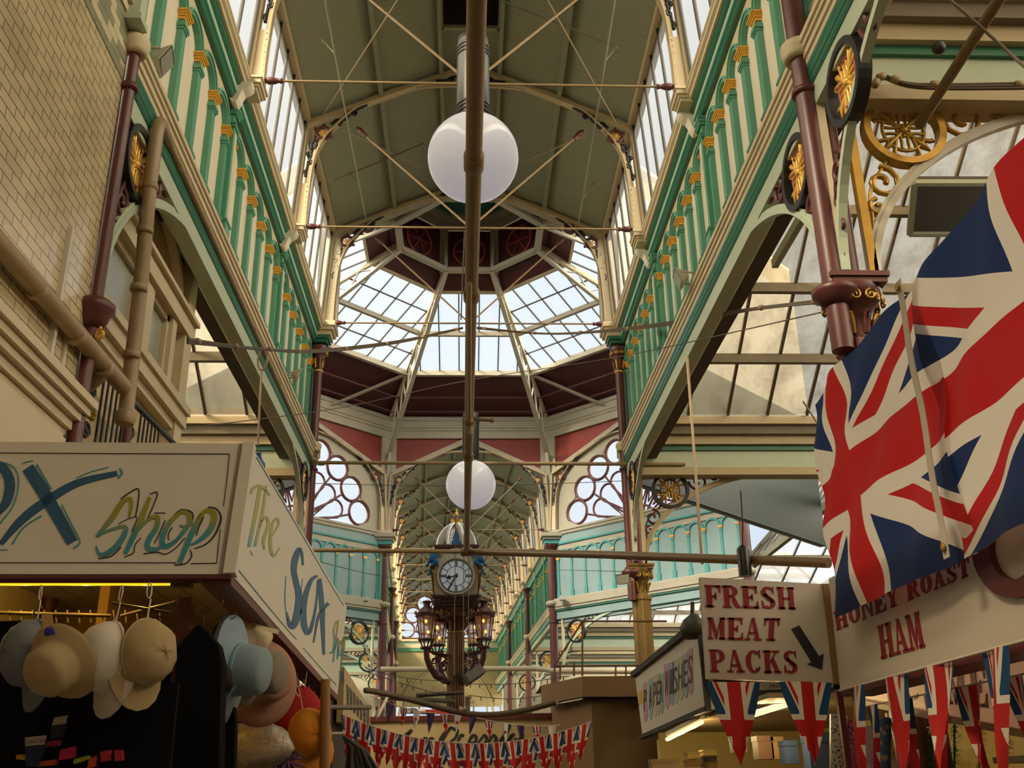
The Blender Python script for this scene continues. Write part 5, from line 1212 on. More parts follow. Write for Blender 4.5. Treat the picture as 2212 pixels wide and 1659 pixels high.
lantern(-.61, -.36, 'front left gas lantern with amber lamps, beside the clock pillar'); lantern(.59, -.36, 'front right gas lantern with amber lamps, beside the clock pillar')
lantern(-.40, .50, 'rear left gas lantern half hidden behind the front left lantern'); lantern(.42, .50, 'rear right gas lantern half hidden behind the front right lantern')
t = thing('loudspeaker', 'tilted grey box loudspeaker on the right of the clock pillar', 'loudspeaker', None, CK+Vector((.36, -.35, 3.86)))
R_ = Matrix.Rotation(.62, 3, 'Y').inverted() @ Matrix.Rotation(.45, 3, 'Z')
MB().box((0, 0, 0), (.42, .28, .20), R_).build('cabinet', mat('grey speaker cabinet', (.17, .15, .12), .5, var=.15, scale=6), t)
MB().box(R_ @ Vector((0, -.02, -.105)), (.40, .26, .02), R_).build('grille', DARK, t); MB().box(R_ @ Vector((-.12, .1, .15)), (.3, .12, .12), R_).build('back_cover', DARK, t)
# low timber roof of the kiosk round the pillar and things lying on it
t = thing('kiosk_canopy', 'dark timber canopy round the foot of the clock pillar', 'canopy', None, (CK.x, CK.y, 0))
q = MB(); q.box((-.75, -.7, 3.36), (1.5, .5, .05), Matrix.Rotation(.06, 3, 'Y')); q.box((-.3, -.72, 3.46), (.95, .5, .04), Matrix.Rotation(-.05, 3, 'Y')); q.build('boards', GREY_W, t); q = MB(); q.bb((-1.4, -.5, 0), (-1.25, -.35, 3.34)); q.bb((.2, -.8, 0), (.3, -.7, 3.4)); q.build('posts', GREY_W, t)
# ================================================================ flags and bunting
def jack(name, HX, HY, ww=3.0, k=1.0, red=(.50, .018, .02), white=(.76, .73, .68), blue=(.014, .035, .13), trans=.42, rough=.7):
    """union flag drawn from UV (units of one fifteenth of the half height)"""
    m = bpy.data.materials.new(name); m.use_nodes = True; n = m.node_tree; N = n.nodes.new; L = n.links.new; b = n.nodes['Principled BSDF']
    def mth(op, a, c=None):
        k = N('ShaderNodeMath'); k.operation = op
        for i, v in enumerate((a, c)):
            if v is None: continue
            if isinstance(v, (int, float)): k.inputs[i].default_value = v
            else: L(v, k.inputs[i])
        return k.outputs[0]
    uv = N('ShaderNodeUVMap'); uv.uv_map = 'UVMap'; sp = N('ShaderNodeSeparateXYZ'); L(uv.outputs[0], sp.inputs[0]); U, W = sp.outputs[0], sp.outputs[1]
    ln = math.hypot(HX, HY)
    a_, b_ = mth('MULTIPLY', U, HY/ln), mth('MULTIPLY', W, HX/ln); d1, d2 = mth('SUBTRACT', a_, b_), mth('ADD', a_, b_); sg = mth('SIGN', U)
    inb = lambda x, w: mth('LESS_THAN', mth('ABSOLUTE', x), w)
    wd = mth('MAXIMUM', inb(d1, ww), inb(d2, ww)); rd = mth('MAXIMUM', inb(mth('ADD', d1, mth('MULTIPLY', sg, k)), k), inb(mth('SUBTRACT', d2, mth('MULTIPLY', sg, k)), k))
    wc = mth('MAXIMUM', inb(U, 5.0), inb(W, 5.0)); rc = mth('MAXIMUM', inb(U, 3.0), inb(W, 3.0))
    col = None
    def mix(f, a, c):
        k = N('ShaderNodeMix'); k.data_type = 'RGBA'; L(f, k.inputs[0])
        if isinstance(a, tuple): k.inputs[6].default_value = a+(1,)
        else: L(a, k.inputs[6])
        k.inputs[7].default_value = c+(1,); return k.outputs[2]
    col = mix(rc, mix(wc, mix(rd, mix(wd, blue, white), red), white), red)
    L(col, b.inputs['Base Color']); b.inputs['Roughness'].default_value = rough
    tr = N('ShaderNodeBsdfTranslucent'); L(col, tr.inputs['Color']); ms = N('ShaderNodeMixShader'); ms.inputs[0].default_value = trans
    L(b.outputs[0], ms.inputs[1]); L(tr.outputs[0], ms.inputs[2]); L(ms.outputs[0], n.nodes['Material Output'].inputs['Surface'])
    return m
def cloth(name, fn, nu, nv, m, parent=None, tri=False):
    """fn(s,t) -> (point, (u,v)); thin sheet with UVs"""
    vs_, uv, fs = [], [], []
    for j in range(nv+1):
        for i in range(nu+1):
            p, w = fn(i/nu, j/nv); vs_.append(tuple(p)); uv.append(w)
    for j in range(nv):
        for i in range(nu): a = j*(nu+1)+i; fs.append((a, a+1, a+nu+2, a+nu+1))
    me = bpy.data.meshes.new(name); me.from_pydata(vs_, [], fs); me.materials.append(m); l = me.uv_layers.new(name='UVMap')
    for p in me.polygons:
        p.use_smooth = True
        for li, vi in zip(p.loop_indices, p.vertices): l.data[li].uv = uv[vi]
    o = bpy.data.objects.new(name, me); C.objects.link(o)
    if parent: o.parent = parent
    return o
JACK = jack('union flag cloth', 30, 15); PJACK = jack('union pennant cloth', 7.5, 17, ww=2.1, k=.7, blue=(.012, .07, .20), trans=.3)
def noise(*a): return sum(math.sin(x*f+ph) for x, f, ph in a)
FX, FZ0, FZ1 = 1.75, 2.37, 3.505
u_ = (FZ1-FZ0)/30
def flag(label, y_a, y_b, c_top, c_bot, seed, slump=0.0, dx=0.0):
    t = thing('union_flag', label, 'flag', 'large union flags over the food stall')
    def fn(s, v):
        y = y_a+(y_b-y_a)*s; z = FZ1+(FZ0-FZ1)*v; c = c_top+(c_bot-c_top)*v
        x = FX+dx+.016*noise((y, 5, seed), (z, 3, seed*2), (y*z, 3, 1))+.0045*math.sin(y*19+z*7+seed)+.003*math.sin(y*9-z*23)
        z += -.020*math.sin((y-y_a)*3.1+seed)*(1-v)+slump*v*s
        return (x, y, z), ((c-y)/u_, (15-30*v))
    cloth('cloth', fn, 70, 50, JACK, t)
    return t
f1 = flag('large union flag with its free end toward the octagon, covering the sign text', 4.95, 3.50, 4.60, 4.42, 1.3, dx=.03)
f2 = flag('large union flag nearest the camera, cut off by the right edge', 3.60, 1.75, 2.66, 2.66, 2.9)
TAPE = mat('cream webbing', (.58, .54, .47), .8, var=.1, scale=20)
q = MB(); P = [(FX-.035+.003*math.sin(k*1.3), 3.585+.004*math.sin(k*.7), FZ1-(FZ1-FZ0)*k/12) for k in range(13)]
for k in range(12): q.bar(P[k], P[k+1], .045, .004, (1, 0, 0))
q.build('hoist_tape', TAPE, f2)
for z in (FZ1-.03, FZ0+.04): MB().lathe((FX-.04, 3.585, z), [(.013, 0), (.018, -.006), (.01, -.008)], 12, (1, 0, 0)).build('eyelet', GOLD_D, f2)
tag(MB().tube([(FX, 4.95, FZ1), (FX+.3, 5.6, 3.62), (2.36, 5.85, 3.7)], .005, 5).build('flag_cord', TAPE), 'pale cord tying the flag corner to the double column', 'cord')
def pennant(parent, p, ux, w, h, m=PJACK, name='pennant', sway=0.0, wav=.5, seed=0.0, mir=1):
    p = Vector(p); ux = Vector(ux).normalized(); nn = ux.cross(Vector((0, 0, 1))).normalized(); Z = Vector((0, 0, 1))
    def fn(s, v):
        hw = w/2*(1-v**1.3)+.0005; x = (s-.5)*2*hw
        q_ = p+ux*(x+sway*v*h)-Z*(h*v)+nn*(wav*w*.16*math.sin((s-.5)*5.2+seed+v*1.5)+wav*w*.2*v*math.sin(seed*2+v*2)); return q_, ((s-.5)*2*(1-v**1.3)*12.5*mir, 17-30*v)
    return cloth(name, fn, 8, 9, m, parent)
def garland(label, a, b, sag, n, w, h, kinds=None, overlap=False, seed=1, group='bunting strings', taper=None):
    t = thing('bunting', label, 'bunting', group); a = Vector(a); b = Vector(b); rnd = random.Random(seed)
    P = [a.lerp(b, k/24)-Vector((0, 0, sag*4*(k/24)*(1-k/24))) for k in range(25)]
    MB().tube(P, .0035, 5).build('cord', TAPE, t)
    for k in range(n):
        f = (k+.5)/n; i = min(int(f*24), 23); d = (P[i+1]-P[i]); pt = P[i].lerp(P[i+1], f*24-i)
        m = PJACK if kinds is None else kinds[k % len(kinds)]
        o = pennant(t, pt+Vector((0, rnd.uniform(-.012, .012), 0)), d+Vector((0, rnd.uniform(-.3, .3)*d.length, 0)), w*rnd.uniform(.9, 1.1), h*rnd.uniform(.92, 1.08), m, sway=rnd.uniform(-.18, .12), seed=rnd.uniform(0, 6), wav=rnd.uniform(.3, 1.0))
    return t
PW = mat('white pennant paper', (.62, .61, .62), .7, var=.05, trans=.3); PP = mat('deep purple pennant', (.035, .02, .10), .7, var=.1, trans=.2)
ga, gm, gb = at_y(738, 1543, 8.0), at_y(1000, 1606, 8.0), at_y(1278, 1558, 8.0)
garland('front string of union jack pennants sagging across the name board', ga, gb, (ga.z+gb.z)/2-gm.z, 17, .135, .25, seed=3)
ga, gm, gb = at_y(745, 1556, 8.35), at_y(1005, 1624, 8.35), at_y(1255, 1585, 8.35)
garland('rear string of union jack pennants showing between the front ones', ga, gb, (ga.z+gb.z)/2-gm.z, 16, .14, .25, seed=8)
ga, gm, gb = at_y(800, 1503, 9.6), at_y(960, 1550, 9.6), at_y(1004, 1543, 9.6)
s1 = garland('small mixed bunting, left length, with white, purple and flag pennants', ga, gb, .05, 7, .07, .17, kinds=[PW, PP, PJACK], seed=5)
s2 = garland('small mixed bunting, right length, sagging over the painted name', gb, at_y(1210, 1566, 9.6), .04, 6, .07, .17, kinds=[PP, PJACK, PW], seed=6)
HEART = mat('crimson print', (.36, .02, .06), .7, var=.1)
for s_ in (s1, s2):
    for ch in list(s_.children):
        if ch.data and ch.data.materials and ch.data.materials[0] == PW:
            c_ = sum((v.co for v in ch.data.vertices), Vector())/len(ch.data.vertices); q = MB(); q.ball(c_+Vector((0, -.02, .01)), .014, 8, (1, .3, 1.1)); q.build('printed_heart', HEART, ch)
# big pennants on the food stall
bunt = thing('bunting', 'two big union pennants hanging below the FRESH MEAT PACKS board', 'bunting', 'bunting strings')
for cx, sd in ((1584, .3), (1741, 2.0)):
    a, b_ = at_y(cx-57, 1472, 5.36), at_y(cx+57, 1474, 5.36); pennant(bunt, (a+b_)/2, b_-a, (b_-a).length, .40, seed=sd, wav=.35)
bunt = thing('bunting', 'row of big union pennants along the bottom of the HONEY ROAST HAM fascia', 'bunting', 'bunting strings')
q = MB(); q.tube([at_x(1812, 1492, 1.86), at_x(2230, 1378, 1.86)], .006, 5); q.build('tape', TAPE, bunt)
yA, yB = at_x(1812, 1492, 1.86), at_x(2230, 1378, 1.86)
for k, (f, sd) in enumerate(((.13, .5), (.37, 1.9), (.615, 3.2), (.86, .2))): pennant(bunt, yA.lerp(yB, f)-Vector((0, 0, .004)), yB-yA, .235, .40, seed=sd, wav=.5, sway=-.15)
bunt = thing('bunting', 'inner string of union pennants inside the food stall behind the big ones', 'bunting', 'bunting strings')
yA, yB = at_x(1850, 1522, 2.15), at_x(2230, 1440, 2.15)
q = MB(); q.tube([yA-Vector((0, 0, .02)), yB-Vector((0, 0, .02))], .004, 5); q.build('cord', TAPE, bunt)
for k, f in enumerate((.12, .33, .52, .72, .92)): pennant(bunt, yA.lerp(yB, f)-Vector((0, 0, .02)), yB-yA, .20, .36, seed=k*1.3, wav=.6)
# ================================================================ lettering helpers
def ribbon(b, pts, wid, plane, th=.003, k=5):
    """brush stroke painted on a board: pts and widths are given on the board's picture grid, plane maps them onto the board"""
    P = spline([tuple(p) for p in pts], k) if len(pts) > 2 else [tuple(p) for p in pts]; n = len(P)
    W = [wid]*n if not isinstance(wid, (list, tuple)) else [spline([(w_,) for w_ in wid], 64)[int(i*(len(wid)-1)*64/(n-1))][0] for i in range(n)]
    A, B = [], []
    for i, p in enumerate(P):
        t = Vector(P[min(i+1, n-1)])-Vector(P[max(i-1, 0)]); t = t.normalized() if t.length > 1e-6 else Vector((1, 0)); nn = Vector((-t.y, t.x))*W[i]/2; A.append((p[0]+nn.x, p[1]+nn.y)); B.append((p[0]-nn.x, p[1]-nn.y))
    pa, pb = [plane(*q, 0) for q in A], [plane(*q, 0) for q in B]; qa, qb = [plane(*q, th) for q in A], [plane(*q, th) for q in B]
    o = n; F = []
    for i in range(n-1): F += [(2*n+i, 2*n+i+1, 3*n+i+1, 3*n+i), (i, 2*n+i, 2*n+i+1, i+1), (n+i, n+i+1, 3*n+i+1, 3*n+i)]
    F += [(0, n, 3*n, 2*n), (n-1, 3*n-1, 4*n-1, 2*n-1)]
    b.add(pa+pb+qa+qb, F)
# slab serif capitals, unit box; r = rectangle, p = polygon, b = swelling band (cx, cy, rx, ry, from, to, stem, hair)
def _serif(x, w, y): return ('r', x, y, x+w, y+.07)
GL = {
 'F': [('r', .10, 0, .36, 1), ('r', 0, 0, .48, .07), ('r', 0, .93, .92, 1), ('p', [(.72, 1), (.92, 1), (.92, .66), (.86, .66), (.8, .86), (.6, .93)]), ('r', .36, .47, .6, .54), ('p', [(.6, .35), (.66, .35), (.66, .67), (.6, .67), (.52, .53), (.52, .48)])],
 'R': [('r', .10, 0, .36, 1), ('r', 0, 0, .46, .07), ('r', 0, .93, .5, 1), ('b', .45, .74, .45, .26, 90, -90, .26, .07), ('r', .36, .93, .46, 1), ('r', .36, .48, .5, .55), ('p', [(.48, .52), (.72, .48), (.92, .12), (1.02, .10), (1.02, .02), (.9, 0), (.74, .02), (.6, .2)])],
 'E': [('r', .10, 0, .36, 1), ('r', 0, 0, .95, .07), ('r', 0, .93, .9, 1), ('p', [(.7, 1), (.9, 1), (.9, .68), (.84, .68), (.78, .86), (.6, .93)]), ('p', [(.7, 0), (.95, 0), (.95, .34), (.89, .34), (.82, .14), (.62, .07)]), ('r', .36, .47, .6, .54), ('p', [(.58, .35), (.64, .35), (.64, .66), (.58, .66), (.5, .53), (.5, .48)])],
 'S': [('b', .47, .74, .40, .26, 40, 270, .24, .07), ('b', .47, .26, .42, .26, 90, -140, .24, .07), ('p', [(.16, .62), (.34, .72), (.86, .36), (.66, .24)]), ('p', [(.76, 1), (.83, 1), (.83, .68), (.77, .68), (.7, .86)]), ('p', [(.08, 0), (.15, 0), (.22, .16), (.14, .36), (.08, .36)])],
 'H': [('r', .08, 0, .32, 1), ('r', .68, 0, .92, 1), ('r', .3, .46, .7, .53)]+[_serif(x, .4, y) for x in (0, .6) for y in (0, .93)],
 'M': [('r', .09, 0, .16, 1), ('r', .76, 0, .98, 1), ('p', [(.09, 1), (.32, 1), (.56, .28), (.50, 0), (.46, 0)]), ('p', [(.78, 1), (.85, 1), (.52, 0), (.48, 0), (.5, .2)]), _serif(0, .27, 0), _serif(.68, .38, 0), ('r', 0, .93, .3, 1), ('r', .76, .93, 1.06, 1)],
 'A': [('p', [(.36, 1), (.56, 1), (.92, .04), (.66, .04)]), ('p', [(.40, 1), (.48, 1), (.19, .04), (.11, .04)]), ('r', .24, .30, .68, .37), _serif(0, .32, 0), _serif(.56, .46, 0)],
 'T': [('r', .36, 0, .62, 1), ('r', .24, 0, .74, .07), ('r', .03, .93, .95, 1), ('p', [(.03, 1), (.03, .66), (.09, .66), (.16, .86), (.36, .93)]), ('p', [(.95, 1), (.95, .66), (.89, .66), (.82, .86), (.62, .93)])],
 'P': [('r', .10, 0, .36, 1), ('r', 0, 0, .48, .07), ('r', 0, .93, .5, 1), ('b', .48, .72, .45, .28, 90, -90, .26, .07), ('r', .36, .93, .5, 1), ('r', .36, .44, .52, .51)],
 'C': [('b', .5, .5, .48, .5, 50, 318, .26, .07), ('p', [(.84, 1), (.91, 1), (.91, .64), (.85, .64), (.78, .82), (.7, .9)]), ('p', [(.72, .05), (.9, .25), (.84, .3), (.66, .12)])],
 'K': [('r', .10, 0, .36, 1), ('r', 0, 0, .46, .07), ('r', 0, .93, .46, 1), ('p', [(.36, .36), (.36, .46), (.74, .95), (.82, .95)]), ('p', [(.44, .55), (.6, .72), (.98, .04), (.70, .04)]), _serif(.62, .42, 0), ('r', .58, .93, .96, 1)],
 'O': [('b', .5, .5, .48, .5, 0, 360, .26, .07)],
 'N': [('r', .10, 0, .17, 1), ('r', .80, 0, .87, 1), ('p', [(.08, 1), (.32, 1), (.87, 0), (.80, 0), (.74, .08)]), _serif(0, .28, 0), ('r', 0, .93, .3, 1), ('r', .68, .93, .99, 1)],
 'Y': [('p', [(.06, .96), (.32, .96), (.62, .42), (.38, .42)]), ('p', [(.76, .96), (.84, .96), (.58, .40), (.5, .44)]), ('r', .36, 0, .62, .45), ('r', .24, 0, .74, .07), ('r', 0, .93, .42, 1), ('r', .64, .93, .98, 1)],
}
def letters(b, text, quad, plane, th=.004, gap=.13, adv=None):
    """quad = top left, top right, bottom left, bottom right on the board's grid"""
    wd = {'M': 1.08, 'H': 1.0, 'A': 1.0, 'R': 1.02, 'F': .92, 'E': .95, 'S': .92, 'T': .98, 'P': .93, 'K': 1.04, 'C': .98, 'O': 1.0, 'N': 1.0, 'Y': 1.0, ' ': .5}
    tot = sum(wd[c] for c in text)+gap*(len(text)-1); x0 = 0.0; tl, tr, bl, br = [Vector(p) for p in quad]
    for c in text:
        for e in GL.get(c, ()):
            if e[0] == 'r':
                if e[4]-e[2] > .4: e = ('r', e[1]-.03, e[2], e[3]+.03, e[4])
                elif e[2] < .2: e = ('r', e[1]-.02, e[2], e[3]+.02, e[4]+.025)
                else: e = ('r', e[1]-.02, e[2]-.025, e[3]+.02, e[4])
            elif e[0] == 'b': e = e[:7]+(e[7]+.045, e[8]+.03)
            if e[0] == 'r': outs = [[(e[1], e[2]), (e[3], e[2]), (e[3], e[4]), (e[1], e[4])]]
            elif e[0] == 'p': outs = [e[1]]
            else:
                _, cx, cy, rx, ry, a0, a1, st, hr = e; O = arc(cx, cy, rx, ry, a0, a1, 24); I = arc(cx, cy, rx-st, ry-hr, a0, a1, 24); outs = [[O[i], O[i+1], I[i+1], I[i]] for i in range(24)]
            for poly in outs:
                Q = []
                for (a, v) in poly:
                    u = (x0+a)/tot; p = (tl+(tr-tl)*u)*v+(bl+(br-bl)*u)*(1-v); Q.append(p)
                A = [plane(p.x, p.y, 0) for p in Q]; B = [plane(p.x, p.y, th) for p in Q]; n = len(A)
                b.add(A+B, [tuple(range(n)), tuple(range(2*n-1, n-1, -1))]+[(i, (i+1) % n, n+(i+1) % n, n+i) for i in range(n)])
        x0 += wd[c]+gap
def board(name, quad, plane, th, m, parent=None):
    q = MB(); A = [plane(*p, 0) for p in quad]; B = [plane(*p, -th) for p in quad]; q.add(A+B, [(0, 1, 2, 3), (7, 6, 5, 4)]+[(i, 4+i, 4+(i+1) % 4, (i+1) % 4) for i in range(4)]); return q.build(name, m, parent)
SIGN_W = mat('stone white sign paint', (.56, .52, .45), .45, var=.06, scale=3)
SIGN_R = mat('crimson sign paint', (.25, .012, .02), .5, var=.1, scale=20)
SIGN_B = mat('sign blue paint', (.012, .075, .17), .5, var=.15, scale=14)
SIGN_T = mat('sign teal paint', (.05, .24, .28), .5, var=.15, scale=14)
SIGN_K = mat('sign black paint', (.012, .012, .018), .5, var=0)
MARB = mat('dark red trim paint', (.10, .018, .016), .45, var=.2, scale=6)
OCHRE = mat('ochre stall boards', (.42, .25, .07), .7, var=.25, scale=4)
PLANK = boards('pale stall ceiling planks', (.40, .34, .20), 'X', .16, var=.25)
TUBE = mat('warm fluorescent tube', (1, .9, .5), .3, var=0, emit=1.5, emit_rgb=(1.0, .80, .36))
TUBE_Y = mat('yellow fluorescent tube', (1, .8, .2), .3, var=0, emit=1.25, emit_rgb=(1.0, .58, .012))
def two_tone(name, lo, hi, z0, z1):
    m = bpy.data.materials.new(name); m.use_nodes = True; n = m.node_tree; N = n.nodes.new; L = n.links.new; b = n.nodes['Principled BSDF']
    tc = N('ShaderNodeTexCoord'); sp = N('ShaderNodeSeparateXYZ'); nz = N('ShaderNodeTexNoise'); nz.inputs['Scale'].default_value = 9; ad = N('ShaderNodeMath'); ad.operation = 'MULTIPLY_ADD'; ad.inputs[1].default_value = .08
    rp = N('ShaderNodeMapRange'); rp.inputs['From Min'].default_value = z0; rp.inputs['From Max'].default_value = z1; mx = N('ShaderNodeMix'); mx.data_type = 'RGBA'; mx.inputs[6].default_value = lo+(1,); mx.inputs[7].default_value = hi+(1,)
    L(tc.outputs['Object'], sp.inputs[0]); L(tc.outputs['Object'], nz.inputs['Vector']); L(nz.outputs['Fac'], ad.inputs[0]); L(sp.outputs[2], ad.inputs[2]); L(ad.outputs[0], rp.inputs['Value']); L(rp.outputs[0], mx.inputs[0]); L(mx.outputs[2], b.inputs['Base Color']); b.inputs['Roughness'].default_value = .5
    return m

# ================================================================ sock shop on the left
S_B, S_T = at_x(497, 1240, -1.0), at_x(540, 958, -1.0)
S_N = Vector((1, 0, 0)).cross((S_T-S_B).normalized()).normalized()
if S_N.y > 0: S_N = -S_N
def pl_front(px, py, d=0): return at_plane(px, py, S_B, S_N)+S_N*d
def pl_side(px, py, d=0): return at_x(px, py, -1.0)+Vector((d, 0, 0))
sox = thing('sock_stall', 'sock shop stall with a hand-painted cream fascia on the left', 'market stall')
MB().bar(pl_front(538, 958, -.012), pl_front(496, 1240, -.012), .05, .05, (0, 1, 0)).build('corner_batten', SIGN_W, sox)
fb = board('front_fascia', [(-160, 953), (540, 958), (497, 1240), (-160, 1240)], pl_front, .05, SIGN_W, sox)
sb = board('side_fascia', [(540, 958), (749, 1310), (729, 1502), (497, 1240)], pl_side, .05, SIGN_W, sox)
c3 = lambda x, y: (x*.3436, 930+y*.3436)
def strokes(lst, plane, m, name, parent, tf, th=.003, ws=1.0):
    b = MB()
    for pts, w in lst: ribbon(b, [tf(*p) for p in pts], [x*ws for x in w] if isinstance(w, list) else w*ws, plane, th)
    return b.build(name, m, parent)
k_ = .3436
strokes([([(175, 235), (300, 430), (455, 705)], [78, 82, 72]), ([(5, 715), (130, 570), (270, 460), (480, 335), (738, 270)], [30, 52, 56, 46, 32]), ([(-120, 300), (-60, 230), (20, 240), (62, 330), (40, 450), (-30, 540)], [40, 50, 60, 66, 56, 30])], pl_front, SIGN_B, 'lettering', fb, c3, .003, k_)
strokes([([(232, 215), (275, 290), (322, 370)], 14), ([(390, 468), (450, 590), (502, 690), (490, 722), (462, 742)], 9), ([(478, 302), (570, 262), (682, 232)], 5), ([(752, 240), (768, 268), (742, 302)], 13), ([(78, 716), (150, 610), (262, 538)], 9), ([(0, 196), (90, 235), (118, 330), (85, 470), (0, 588)], 9), ([(140, 212), (172, 198), (208, 192)], 5), ([(0, 752), (48, 750)], 5)], pl_front, SIGN_T, 'lettering_outline', fb, c3, .003, k_)
SHOP = two_tone('olive to teal sign paint', (.035, .20, .25), (.22, .22, .02), 2.66, 2.74)
strokes([([(812, 548), (826, 480), (820, 432), (770, 455), (700, 560), (612, 665), (660, 640), (770, 605), (792, 630), (750, 710), (680, 770), (628, 778), (606, 728)], [14, 22, 24, 30, 34, 14, 16, 22, 30, 34, 30, 20, 8]), ([(942, 420), (880, 580), (788, 775)], [22, 34, 26]), ([(862, 640), (930, 565), (990, 545), (985, 610), (935, 690), (932, 740), (985, 748), (1040, 715)], [12, 20, 28, 30, 32, 32, 24, 12]), ([(1120, 530), (1060, 590), (1020, 680), (1040, 730), (1110, 690), (1180, 600), (1195, 545), (1160, 512), (1115, 530)], [22, 30, 34, 32, 22, 26, 30, 24, 20]), ([(1130, 600), (1180, 605), (1225, 580)], [12, 14, 8]), ([(1270, 525), (1205, 650), (1130, 832)], [26, 34, 28]), ([(1240, 560), (1300, 505), (1348, 530), (1330, 610), (1270, 680), (1200, 722)], [14, 26, 36, 36, 26, 8])], pl_front, SHOP, 'shop_lettering', fb, c3, .0035, k_)
strokes([([(760, 432), (815, 392), (872, 370), (868, 460), (852, 542)], 7), ([(943, 402), (992, 392), (962, 480), (928, 557)], 6), ([(1092, 540), (1140, 500), (1200, 510), (1215, 540), (1200, 585)], 8), ([(1310, 482), (1362, 495), (1390, 552), (1355, 650), (1295, 715), (1220, 745)], [5, 9, 12, 10, 8, 4]), ([(620, 806), (700, 790), (762, 733)], 7), ([(782, 796), (840, 770), (850, 720), (886, 676)], 5), ([(902, 776), (990, 766), (1040, 778), (1100, 745), (1165, 675)], 5), ([(970, 520), (1040, 520)], 5), ([(1040, 565), (1005, 640), (972, 710)], 5), ([(1098, 846), (1170, 836), (1206, 790), (1196, 752)], 7), ([(746, 590), (800, 560), (860, 545), (850, 590), (826, 640)], 4), ([(1085, 610), (1060, 650), (1062, 690)], 6), ([(1280, 545), (1250, 610), (1235, 660)], 7), ([(0, 142), (700, 146), (1443, 149)], 4), ([(1443, 149), (1430, 290), (1406, 475)], 4), ([(1386, 622), (1374, 730), (1362, 835)], 4), ([(1362, 835), (1280, 836), (1200, 838)], 4), ([(1110, 832), (500, 832), (0, 832)], 4)], pl_front, SIGN_K, 'fine_lines', fb, c3, .003, k_)
ident = lambda x, y: (x, y)
SIDE = two_tone('olive to teal side paint', (.07, .27, .33), (.30, .32, .10), 2.68, 2.78)
strokes([([(1573, 398), (1590, 362), (1640, 350), (1697, 408)], [10, 16, 18, 10]), ([(1632, 362), (1605, 520), (1562, 732)], [22, 24, 18]), ([(1672, 345), (1645, 530), (1600, 728)], [12, 18, 14]), ([(1625, 610), (1662, 545), (1685, 580), (1655, 690), (1662, 748)], [8, 16, 18, 18, 10]), ([(1705, 665), (1748, 590), (1738, 552), (1706, 600), (1698, 720), (1718, 788), (1758, 735)], [10, 12, 14, 18, 20, 16, 6])], pl_side, SIDE, 'the_lettering', sb, c3, .003, k_)
strokes([([(654, 1221), (651, 1195), (645, 1187), (637, 1208), (634, 1232), (639, 1258), (645, 1285), (643, 1318), (634, 1351), (625, 1348), (618, 1322)], [4, 6, 10, 14, 12, 12, 14, 16, 14, 9, 3]), ([(685, 1244), (672, 1253), (661, 1280), (655, 1318), (658, 1356), (667, 1366), (677, 1335), (684, 1290), (686, 1255)], [5, 8, 11, 12, 12, 9, 6, 4, 4]), ([(690, 1250), (695, 1315), (699, 1414)], [8, 11, 5]), ([(677, 1388), (688, 1330), (709, 1303)], [3, 6, 8])], pl_side, SIGN_B, 'sox_lettering', sb, ident)
strokes([([(617, 1245), (615, 1300), (622, 1345), (632, 1352)], 1.4), ([(653, 1250), (648, 1300), (650, 1350), (660, 1372)], 1.3), ([(694, 1262), (702, 1330)], 1.3), ([(545, 1200), (540, 1190)], 1), ([(553, 987), (620, 1100), (700, 1238), (742, 1308)], 1.2), ([(507, 1222), (600, 1336), (640, 1381)], 1.2), ([(655, 1400), (690, 1440), (726, 1480)], 1.2)], pl_side, SIGN_T, 'fine_lines', sb, ident)
strokes([([(726, 1342), (720, 1362), (722, 1380), (718, 1408), (712, 1410)], 3.4), ([(730, 1340), (724, 1392), (719, 1430)], 2.8), ([(722, 1405), (730, 1378), (728, 1424)], 2.8), ([(735, 1384), (730, 1408), (734, 1416), (738, 1395), (735, 1384)], 2.6), ([(741, 1376), (737, 1430), (733, 1470)], 2.8), ([(739, 1388), (744, 1382), (742, 1408), (738, 1416)], 2.4)], pl_side, SHOP, 'small_shop_lettering', sb, ident)
strokes([([(737, 1452), (734, 1450), (734, 1460), (738, 1458), (738, 1452), (737, 1472)], 1.3), ([(739, 1458), (742, 1456), (740, 1466), (743, 1468), (740, 1478)], 1.3)], pl_side, SIGN_K, 'stall_number', sb, ident)
# trim, posts and inside of the stall
q = MB(); a, b = pl_front(-160, 1241, 0), pl_front(497, 1241, 0); q.bar(a+Vector((0, .05, -.008)), b+Vector((0, .05, -.008)), .10, .016)
a2 = pl_side(497, 1241, 0); b2 = pl_side(729, 1503, 0); q.bar(a2+Vector((-.06, .03, -.015)), b2+Vector((-.06, 0, -.015)), .12, .04); q.build('lower_trim', MARB, sox)
q = MB(); q.box((at_y(403, 1310, 4.46).x, 4.46, 1.2), (.055, .06, 2.4)); q.box((-1.06, 7.75, 1.15), (.07, .09, 2.3)); q.build('corner_posts', MARB, sox)
q = MB(); q.bb((-4.2, 4.30, 2.66), (-1.08, 8.0, 2.70)); q.build('ceiling_boards', PLANK, sox)
q = MB(); q.bb((-4.2, 6.3, 0), (-1.9, 6.36, 2.66)); q.bb((-2.9, 5.2, 1.9), (-2.84, 6.3, 2.66)); q.bb((-1.95, 5.4, 0), (-1.9, 8.0, 2.66)); q.build('back_boards', OCHRE, sox)
q = MB(); q.bb((-4.2, 4.35, 3.02), (-1.05, 8.1, 3.05)); q.build('flat_roof', GREY_W, sox)
q = MB(); q.bb((-4.2, 6.0, 0), (-2.0, 6.2, 1.9)); q.bb((-4.2, 5.0, 0), (-1.25, 5.9, .9)); q.build('counter', DARK, sox)
q = MB()
